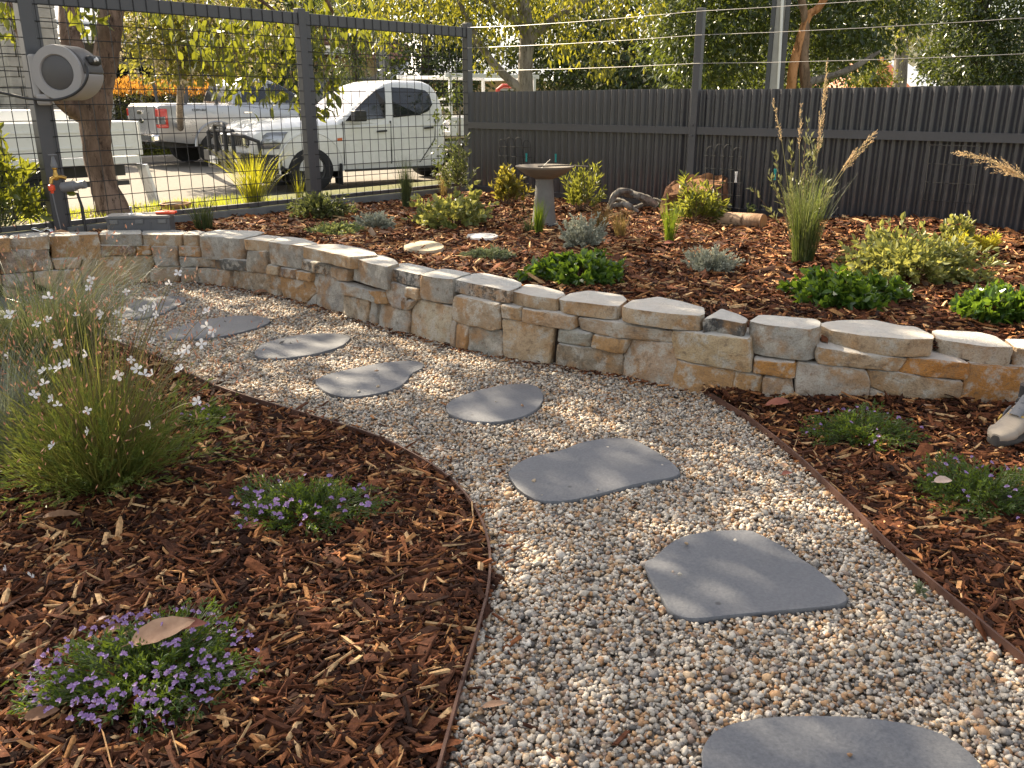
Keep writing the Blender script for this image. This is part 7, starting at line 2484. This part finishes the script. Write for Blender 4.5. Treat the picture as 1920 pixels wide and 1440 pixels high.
b = B(); b.lathe([(0.010, -0.045), (0.019, -0.05), (0.021, -0.065), (0.019, -0.082), (0.011, -0.086), (0.009, -0.10)], 16, (-0.026, -0.026, 0)); b.obj('connector', M_redpl, tp, True)
b = B(); b.lathe([(0.022, -0.03), (0.032, -0.02), (0.034, 0.06), (0.026, 0.066), (0.022, 0.10), (0.026, 0.104), (0.026, 0.13)], 18, (0.045, 0.015, -0.065), Matrix.Rotation(R(82), 4, 'Y')); b.obj('water_timer', M_greypl, tp, True)
b = B(); b.tube([(-0.026, -0.026, -0.095), (-0.024, -0.02, -0.2), (-0.02, 0.0, -0.36)], 0.004, 7); b.obj('thin_hose', M_greypl, tp, True)
b = B(); b.tube([(0.11, 0.02, -0.10), (0.125, 0.03, -0.2), (0.13, 0.02, -0.36)], 0.009, 8); b.obj('drop_hose', M_hose, tp, True)

# tool box on the wall with tools on its lid
M_box = plain('toolbox_grey', (0.085, 0.085, 0.09), 0.5, var=0.06)
M_boxlid = plain('toolbox_lid', (0.13, 0.13, 0.13), 0.5, var=0.05)
zc = 0.286
p = W(262, 440, zc)
tb = thing('tool_box', p, 'flat grey plastic tool box resting on the wall top', 'tool box', None, R(10))
wb, db, hb_ = px2m(p, 112), 0.17, px2m(p, 35)
b = B(); b.box((0, db / 2, hb_ * 0.42), (wb, db, hb_ * 0.84)); b.obj('case', M_box, tb, bevel=0.006)
b = B(); b.box((0, db / 2, hb_ * 0.92), (wb + 0.016, db + 0.016, hb_ * 0.17)); b.obj('lid', M_boxlid, tb, bevel=0.007)
for x in (-0.38, 0.02, 0.38):
    b = B(); b.box((x * wb, -0.006, hb_ * 0.70), (0.05, 0.008, 0.028)); b.obj('latch', M_boxlid, tb, bevel=0.003)
for x in (-0.46, -0.22, 0.20, 0.46):
    b = B(); b.box((x * wb, -0.002, hb_ * 0.36), (0.008, 0.006, hb_ * 0.62)); b.obj('rib', M_box, tb, bevel=0.002)
q_ = p + Vector((-0.07, 0.08, hb_ + 0.0))
b = B(); b.lathe([(0.028, 0.0), (0.028, 0.004), (0.006, 0.006), (0.005, 0.03), (0.010, 0.036), (0.010, 0.05), (0.001, 0.054)], 14, q_)
tag(b.obj('metal_fitting', M_chrome, None, True, world=True), 'small shiny metal fitting standing on the tool box lid', 'fitting')
q_ = p + Vector((0.10, 0.06, hb_ + 0.012))
se = thing('secateurs', q_, 'secateurs with orange red handles lying on the tool box lid', 'secateurs', None, R(14))
b = B(); b.tube([(0, 0.012, 0), (0.06, 0.016, 0.004), (0.13, 0.010, 0.002)], [0.009, 0.011, 0.008], 8); b.obj('handle', M_redpl, se, True)
b = B(); b.tube([(0, -0.004, 0), (0.06, -0.016, 0), (0.12, -0.022, 0)], [0.009, 0.011, 0.008], 8); b.obj('handle', M_redpl, se, True)
b = B(); b.prism([(0.0, -0.01), (0.0, 0.014), (-0.05, 0.012), (-0.085, -0.002), (-0.05, -0.012)], -0.004, 0.004); b.obj('blade', M_greypl, se)
# shiny hose nozzle on the wall top at the left
p = W(82, 441, 0.30)
hz = thing('hose_nozzle', p, 'shiny curved metal hose nozzle with a red tip on the wall top', 'nozzle', None, R(6))
b = B(); b.tube([(-0.085, 0.05, 0.035), (-0.06, 0.045, 0.03), (-0.03, 0.04, 0.018), (0.0, 0.03, 0.022), (0.02, 0.02, 0.035), (0.045, 0.01, 0.03), (0.055, 0.0, 0.012)], [0.011, 0.014, 0.008, 0.008, 0.012, 0.012, 0.009], 10); b.obj('tube', M_chrome, hz, True)
b = B(); b.tube([(0.052, 0.0, 0.014), (0.062, -0.012, 0.004)], [0.012, 0.010], 10); b.obj('tip', M_redpl, hz, True)
b = B(); b.tube([(0.06, 0.03, 0.012), (0.10, 0.03, 0.018), (0.15, 0.025, 0.010)], [0.012, 0.014, 0.008], 10); b.obj('grip', M_terra, hz, True)

# ----------------------------------------------------------------- fallen leaves one can tell apart
def leaf_print(name, cols):
    t = NT(name)
    co = t.coord('Object')
    f = t.noise(40, 5, 0.6, co)
    t.surf(t.ramp(f, [(0.3, cols[0]), (0.7, cols[1])]), 0.7, 0, f, 0.001, 0.3)
    return t.mat


LM = {'tan': leaf_print('dead_leaf_tan', ((0.30, 0.17, 0.10), (0.42, 0.26, 0.16))), 'pale': leaf_print('dead_leaf_pale', ((0.40, 0.28, 0.22), (0.52, 0.40, 0.33))), 'red': leaf_print('dead_leaf_red', ((0.17, 0.055, 0.035), (0.30, 0.11, 0.07))),
      'brown': leaf_print('dead_leaf_brown', ((0.15, 0.075, 0.04), (0.27, 0.15, 0.085)))}


def dead_leaf(u, v, z, Lpx, ratio, yaw, mat, label, pitch=0, roll=0, curl=0.3, cup=0.25, bed=False):
    p = W(u, v, z) if not bed else place(u, v) + Vector((0, 0, 0.02))
    L = px2m(p, Lpx)
    wd = L * ratio
    vs, fs = [], []
    m = 10
    for i in range(m + 1):
        t_ = i / m
        prof = math.sin(math.pi * t_ ** 0.85) ** 0.75 if 0 < t_ < 1 else 0.02
        x = (t_ - 0.5) * L
        for j in range(-2, 3):
            y = j / 2 * wd / 2 * prof
            zz = curl * L * (0.25 - (t_ - 0.5) ** 2) + cup * abs(j / 2) ** 1.5 * wd * 0.5 * prof + 0.012 * L * math.sin(t_ * 23 + j * 2)
            vs.append(Vector((x, y, zz)))
    for i in range(m):
        for j in range(4):
            a = i * 5 + j
            fs.append((a, a + 1, a + 6, a + 5))
    b = B()
    b.add(vs, fs)
    b.tube([(-0.5 * L, 0, 0.0), (-0.62 * L, 0, -0.01 * L)], 0.0012, 5, caps=False)
    o = b.obj('fallen_leaf', LM[mat], None, True)
    o.location = p
    o.rotation_euler = (R(roll), R(pitch), R(yaw))
    return tag(o, label, 'leaf', 'dead leaves fallen from the tree')


dead_leaf(305, 1185, 0.088, 118, 0.44, 25, 'tan', 'big tan dead leaf lying on the nearest purple flowered mat', -8, 20, 0.15)
dead_leaf(352, 1172, 0.084, 70, 0.35, 10, 'red', 'dark red dead leaf tucked behind the big tan leaf', 0, 30)
dead_leaf(203, 1160, 0.03, 40, 0.6, 60, 'pale', 'small pale pink dead leaf behind the nearest purple mat', 20, -20)
dead_leaf(215, 1180, 0.025, 46, 0.4, 35, 'brown', 'brown curled leaf under the small pale pink one', 0, 20)
dead_leaf(78, 1338, 0.03, 62, 0.4, 24, 'brown', 'brown curled dead leaf at the left end of the nearest purple mat', 0, 35)
dead_leaf(1508, 728, 0.06, 66, 0.34, 100, 'tan', 'long tan dead leaf leaning upright against the stone wall', 62, 10, 0.2)
dead_leaf(1457, 757, 0.035, 46, 0.5, 160, 'red', 'orange brown dead leaf in the mulch at the corner of the edging', 15, -20)
dead_leaf(1560, 752, 0.035, 46, 0.4, 5, 'red', 'reddish curved dead leaf at the wall foot behind the purple mat', 0, -35, 0.4)
dead_leaf(1742, 768, 0.03, 44, 0.5, 15, 'tan', 'flat tan bark like leaf at the wall foot between mat and boot', 0, 10)
dead_leaf(1476, 888, 0.022, 24, 0.5, 20, 'red', 'small red brown leaf on the gravel beside the right edging', 0, 10)
dead_leaf(1470, 872, 0.022, 22, 0.5, 70, 'tan', 'small tan leaf on the gravel just above the red brown one', 0, 10)
dead_leaf(1768, 902, 0.095, 38, 0.5, 10, 'pale', 'pale pink leaf lying on the purple mat by the right edge', 0, 20)
dead_leaf(472, 985, 0.025, 36, 0.4, 25, 'red', 'rust coloured leaf at the left edge of the middle purple mat', 0, 25)
dead_leaf(535, 935, 0.085, 26, 0.5, 80, 'brown', 'brown curled leaf standing on the middle purple mat', 40, 20)
dead_leaf(928, 1322, 0.022, 52, 0.28, 14, 'tan', 'tan sliver of bark lying on the gravel beside the left edging', 0, 15)
dead_leaf(1732, 541, 0.3, 22, 0.6, 40, 'pale', 'pink tan leaf standing in the mulch below the variegated shrub', 40, 0, bed=True)
dead_leaf(1255, 462, 0.3, 24, 0.5, 10, 'red', 'rust red leaf at the foot of the fine green tuft', 0, 20, bed=True)
dead_leaf(880, 648, 0.02, 20, 0.4, 30, 'brown', 'brown leaf lying against the stone wall foot in the middle', 0, 20)
dead_leaf(490, 548, 0.02, 30, 0.4, 10, 'brown', 'brown leaf lying at the wall foot left of the sunlit gravel', 0, 20)
dead_leaf(115, 968, 0.02, 70, 0.3, 8, 'brown', 'long brown leaf on the mulch below the white flower bush', 0, 10)

# ----------------------------------------------------------------- the person standing at the right edge
M_skin = plain('skin', (0.34, 0.17, 0.115), 0.5, var=0.1, scale=12)
M_sock = plain('dark_sock', (0.02, 0.02, 0.022), 0.9, var=0.15)
M_boot = plain('boot_suede', (0.34, 0.29, 0.23), 0.85, var=0.15, scale=20, bump=0.0008, bscale=220)
M_bootg = plain('boot_grey_fabric', (0.15, 0.155, 0.165), 0.85, var=0.15, scale=30, bump=0.0006, bscale=260)
M_yellow = plain('boot_yellow', (0.55, 0.36, 0.07), 0.6, var=0.1)
M_sole = plain('boot_sole', (0.055, 0.05, 0.045), 0.8, var=0.15)
M_shorts = plain('work_shorts', (0.05, 0.055, 0.07), 0.9, var=0.12, bump=0.001, bscale=90)
M_shirt = plain('work_shirt', (0.30, 0.32, 0.34), 0.9, var=0.1, bump=0.001, bscale=90)
M_hair = plain('hair', (0.05, 0.033, 0.022), 0.7, var=0.3, scale=60)
toe = W(1864, 838, 0.012)
fdir = Vector((-0.80, -0.60, 0)).normalized()
heel = toe - fdir * 0.285
yaw = math.atan2(fdir.y, fdir.x)
pe = thing('person', heel + Vector((0.10, -0.06, 0)), 'person standing at the right edge in beige and grey work boots, dark socks and shorts', 'person', None, yaw)


def boot(off, ang):
    """x runs heel to toe; sole, upper, toe cap, tongue, side panels, laces"""
    Mb = Matrix.Translation(off) @ Matrix.Rotation(ang, 4, 'Z')

    def sec(x, w, z0, z1, n=14, sq=2.6):
        r = []
        for k in range(n):
            a = 2 * math.pi * k / n
            cx, sx = math.cos(a), math.sin(a)
            r.append(Mb @ Vector((x, w * math.copysign(abs(cx) ** (2 / sq), cx), (z0 + z1) / 2 + (z1 - z0) / 2 * math.copysign(abs(sx) ** (2 / sq), sx))))
        return r
    b = B()
    b.loft([sec(x, w, 0.0, h_) for x, w, h_ in ((-0.005, 0.018, 0.03), (0.008, 0.032, 0.034), (0.05, 0.037, 0.032), (0.11, 0.036, 0.03), (0.18, 0.047, 0.03), (0.235, 0.046, 0.034), (0.272, 0.034, 0.04), (0.288, 0.014, 0.042))])
    b.obj('boot_sole', M_sole, pe, True)
    b = B()
    b.loft([sec(x, w, 0.022, h_) for x, w, h_ in ((0.0, 0.02, 0.075), (0.012, 0.033, 0.10), (0.04, 0.039, 0.118), (0.085, 0.040, 0.125), (0.125, 0.042, 0.108), (0.165, 0.045, 0.086), (0.205, 0.046, 0.070), (0.245, 0.043, 0.060), (0.272, 0.032, 0.052), (0.285, 0.012, 0.044))])
    up_ = b.obj('boot_upper', M_boot, pe, True, subsurf=1)
    b = B()
    b.loft([[Mb @ Vector((cx + rx * math.cos(a), ry * math.sin(a), z)) for a in np.linspace(0, 2 * math.pi, 17)[:-1]] for cx, rx, ry, z in ((0.055, 0.056, 0.040, 0.085), (0.05, 0.052, 0.039, 0.118), (0.046, 0.049, 0.040, 0.150), (0.046, 0.050, 0.042, 0.158), (0.046, 0.044, 0.036, 0.160), (0.046, 0.040, 0.032, 0.145))])
    b.obj('boot_collar', M_bootg, pe, True)
    b = B()
    b.loft([sec(x, w, 0.02, h_) for x, w, h_ in ((0.232, 0.048, 0.064), (0.25, 0.0455, 0.062), (0.272, 0.036, 0.056), (0.287, 0.016, 0.047))])
    b.obj('toe_cap', M_boot, pe, True)
    b = B()
    b.loft([[Mb @ Vector((x, y, z + k)) for x, z in ((0.075, 0.150), (0.105, 0.128), (0.14, 0.106), (0.175, 0.086))] for y, k in ((-0.020, 0.0), (-0.012, 0.006), (0.012, 0.006), (0.020, 0.0))], closed=False, caps=False)
    b.obj('tongue', M_bootg, pe, True)
    for s in (-1, 1):
        b = B()
        P_ = [(0.10, 0.045), (0.15, 0.04), (0.165, 0.062), (0.135, 0.088), (0.10, 0.098)]
        b.add([Mb @ Vector((x, s * 0.0425, z)) for x, z in P_] + [Mb @ Vector((x + 0.003, s * 0.0475, z)) for x, z in P_], [tuple(range(5)), tuple(range(9, 4, -1))] + [(i, (i + 1) % 5, 5 + (i + 1) % 5, 5 + i) for i in range(5)])
        b.obj('side_panel', M_bootg, pe, bevel=0.002)
        b = B()
        P_ = [(0.150, 0.050), (0.172, 0.046), (0.178, 0.066), (0.158, 0.078)]
        b.add([Mb @ Vector((x, s * 0.0435, z)) for x, z in P_] + [Mb @ Vector((x, s * 0.0495, z)) for x, z in P_], [(0, 1, 2, 3), (7, 6, 5, 4)] + [(i, (i + 1) % 4, 4 + (i + 1) % 4, 4 + i) for i in range(4)])
        b.obj('yellow_flash', M_yellow, pe, bevel=0.002)
        b = B(); b.lathe([(0.012, 0.0), (0.011, 0.003), (0.004, 0.003), (0.001, 0.001)], 14, Mb @ Vector((0.06, s * 0.043, 0.105)), Mb.to_3x3().to_4x4() @ Matrix.Rotation(R(-90 * s), 4, 'X')); b.obj('eyelet', M_sole, pe, True)
    for i in range(4):
        x = 0.098 + i * 0.021
        z = 0.139 - i * 0.0148
        b = B(); b.tube([Mb @ Vector((x, -0.026, z - 0.010)), Mb @ Vector((x + 0.004, 0, z)), Mb @ Vector((x, 0.026, z - 0.010))], 0.0026, 6)
        b.obj('lace', M_yellow if i == 3 else M_bootg, pe, True)


inv = root_matrix(pe).inverted()
boot(inv @ heel, 0.0)
boot(inv @ heel + Vector((-0.06, 0.27, 0)), R(18))
# body: one continuous skin over a posed skeleton (x forward, y to the person's left)
hx = (inv @ heel)
ankR = hx + Vector((0.05, 0, 0.12)); ankL = hx + Vector((-0.02, 0.28, 0.12))
hipc = Vector(((ankR.x + ankL.x) / 2, (ankR.y + ankL.y) / 2, 0.92))
V_, E_, Rr = [], [], []


def node(co_, r_, par=None):
    V_.append(Vector(co_)); Rr.append(r_)
    if par is not None: E_.append((par, len(V_) - 1))
    return len(V_) - 1


pel = node(hipc, 0.135)
for an, sy in ((ankR, -1), (ankL, 1)):
    hipj = node(hipc + Vector((0.0, sy * 0.09, -0.05)), 0.088, pel)
    kn = Vector((an.x * 0.55 + hipc.x * 0.45 + 0.04, an.y * 0.6 + (hipc.y + sy * 0.09) * 0.4, 0.49))
    th_ = node(hipc.lerp(kn, 0.45) + Vector((0, sy * 0.05, 0)), 0.080, hipj)
    k_ = node(kn, 0.056, th_)
    ca = node(an.lerp(kn, 0.68) + Vector((-0.022, 0, 0)), 0.056, k_)
    a1 = node(an.lerp(kn, 0.25), 0.040, ca)
    node(an + Vector((0, 0, -0.02)), 0.034, a1)
sp1 = node(hipc + Vector((0.0, 0, 0.20)), 0.125, pel)
ch_ = node(hipc + Vector((0.01, 0, 0.40)), 0.145, sp1)
nk0 = node(hipc + Vector((0.0, 0, 0.55)), 0.075, ch_)
nk = node(hipc + Vector((0.02, 0, 0.62)), 0.055, nk0)
hd0 = node(hipc + Vector((0.045, 0, 0.70)), 0.085, nk)
node(hipc + Vector((0.04, 0, 0.80)), 0.080, hd0)
hands = []
for sy in (-1, 1):
    shd = node(hipc + Vector((0.0, sy * 0.17, 0.50)), 0.062, ch_)
    el_ = node(hipc + Vector((-0.06, sy * 0.235, 0.22)), 0.042, shd)
    fa = node(hipc + Vector((-0.13, sy * 0.20, 0.13)), 0.038, el_)
    wr_ = node(hipc + Vector((-0.205, sy * 0.11, 0.06)), 0.026, fa)
    pm = node(hipc + Vector((-0.22, sy * 0.075, 0.01)), 0.034, wr_)
    hands.append((hipc + Vector((-0.22, sy * 0.075, 0.015)), sy))
me = bpy.data.meshes.new('body')
me.from_pydata(V_, E_, [])
bo = link('body', me, M_skin, pe)
sm_ = bo.modifiers.new('skin', 'SKIN')
for i, r_ in enumerate(Rr):
    me.skin_vertices[0].data[i].radius = (r_, r_)
me.skin_vertices[0].data[0].use_root = True
su = bo.modifiers.new('sub', 'SUBSURF'); su.levels = su.render_levels = 2
bpy.context.view_layer.update()
dg = bpy.context.evaluated_depsgraph_get()
m2 = bpy.data.meshes.new_from_object(bo.evaluated_get(dg))
bo.modifiers.clear(); bo.data = m2
m2.polygons.foreach_set('use_smooth', [True] * len(m2.polygons))
for c_, sy in hands:
    for i, (dx, ln) in enumerate(((0.024, 0.070), (0.008, 0.080), (-0.008, 0.074), (-0.023, 0.058))):
        b = B(); s0 = c_ + Vector((dx, 0, -0.02))
        b.tube([s0, s0 + Vector((0.004, 0, -ln * 0.45)), s0 + Vector((0.010, -sy * 0.008, -ln * 0.8)), s0 + Vector((0.012, -sy * 0.020, -ln * 1.05))], [0.0095, 0.009, 0.008, 0.006], 8)
        b.obj('finger', M_skin, pe, True)
    b = B(); s0 = c_ + Vector((0.02, -sy * 0.01, 0.0)); b.tube([s0, s0 + Vector((0.025, -sy * 0.012, -0.025)), s0 + Vector((0.034, -sy * 0.020, -0.055))], [0.012, 0.011, 0.008], 8); b.obj('thumb', M_skin, pe, True)
hc = hipc + Vector((0.045, 0, 0.755))
b = B(); b.tube([hc + Vector((0.075, 0, 0.015)), hc + Vector((0.102, 0, -0.022)), hc + Vector((0.08, 0, -0.032))], [0.009, 0.015, 0.010], 8); b.obj('nose', M_skin, pe, True)
for sy in (-1, 1):
    b = B(); b.lathe([(0.001, 0.011), (0.008, 0.008), (0.011, 0.0), (0.008, -0.008), (0.001, -0.011)], 12, hc + Vector((0.073, sy * 0.032, 0.012))); b.obj('eye', M_white, pe, True)
    b = B(); b.lathe([(0.001, 0.028), (0.012, 0.02), (0.014, 0), (0.009, -0.02), (0.001, -0.03)], 10, hc + Vector((0.0, sy * 0.085, -0.005))); b.obj('ear', M_skin, pe, True)
b = B(); b.tube([hc + Vector((0.074, -0.026, -0.055)), hc + Vector((0.084, 0, -0.057)), hc + Vector((0.074, 0.026, -0.055))], [0.004, 0.007, 0.004], 8); b.obj('mouth', plain('lips', (0.30, 0.11, 0.09), 0.5), pe, True)
b = B(); b.lathe([(0.001, 0.10), (0.05, 0.09), (0.083, 0.055), (0.094, 0.01), (0.088, -0.03), (0.070, -0.05)], 24, hc + Vector((-0.014, 0, 0.005))); b.obj('hair', M_hair, pe, True)


def garment(name, mat, rings):
    b = B()
    b.loft([[Vector((c_.x + rx * math.cos(a), c_.y + ry * math.sin(a), c_.z)) for a in np.linspace(0, 2 * math.pi, 25)[:-1]] for c_, rx, ry in rings])
    return b.obj(name, mat, pe, True)


garment('shirt', M_shirt, [(hipc + Vector((0, 0, z)), rx, ry) for z, rx, ry in ((0.02, 0.140, 0.170), (0.08, 0.143, 0.174), (0.2, 0.145, 0.175), (0.38, 0.160, 0.205), (0.47, 0.150, 0.215), (0.54, 0.10, 0.15), (0.575, 0.07, 0.075))])
for an, sy in ((ankR, -1), (ankL, 1)):
    kn = Vector((an.x * 0.55 + hipc.x * 0.45 + 0.04, an.y * 0.6 + (hipc.y + sy * 0.09) * 0.4, 0.49))
    garment('shorts', M_shorts, [(hipc + Vector((0, sy * 0.03, 0.06)), 0.152, 0.152), (hipc + Vector((0, sy * 0.06, -0.06)), 0.145, 0.135), (hipc + Vector((0, sy * 0.085, -0.14)), 0.132, 0.112), (hipc.lerp(kn, 0.45) + Vector((0, sy * 0.055, 0)), 0.118, 0.108), (hipc.lerp(kn, 0.85), 0.098, 0.095)])
    garment('sleeve', M_shirt, [(hipc + Vector((0.0, sy * 0.15, 0.52)), 0.075, 0.06), (hipc + Vector((-0.005, sy * 0.19, 0.44)), 0.07, 0.062), (hipc + Vector((-0.01, sy * 0.225, 0.31)), 0.062, 0.058)])
    garment('sock', M_sock, [(an + Vector((0, 0, -0.02)), 0.046, 0.046), (an + Vector((0, 0, 0.02)), 0.045, 0.045), (an + Vector((0, 0, 0.05)), 0.046, 0.046)])
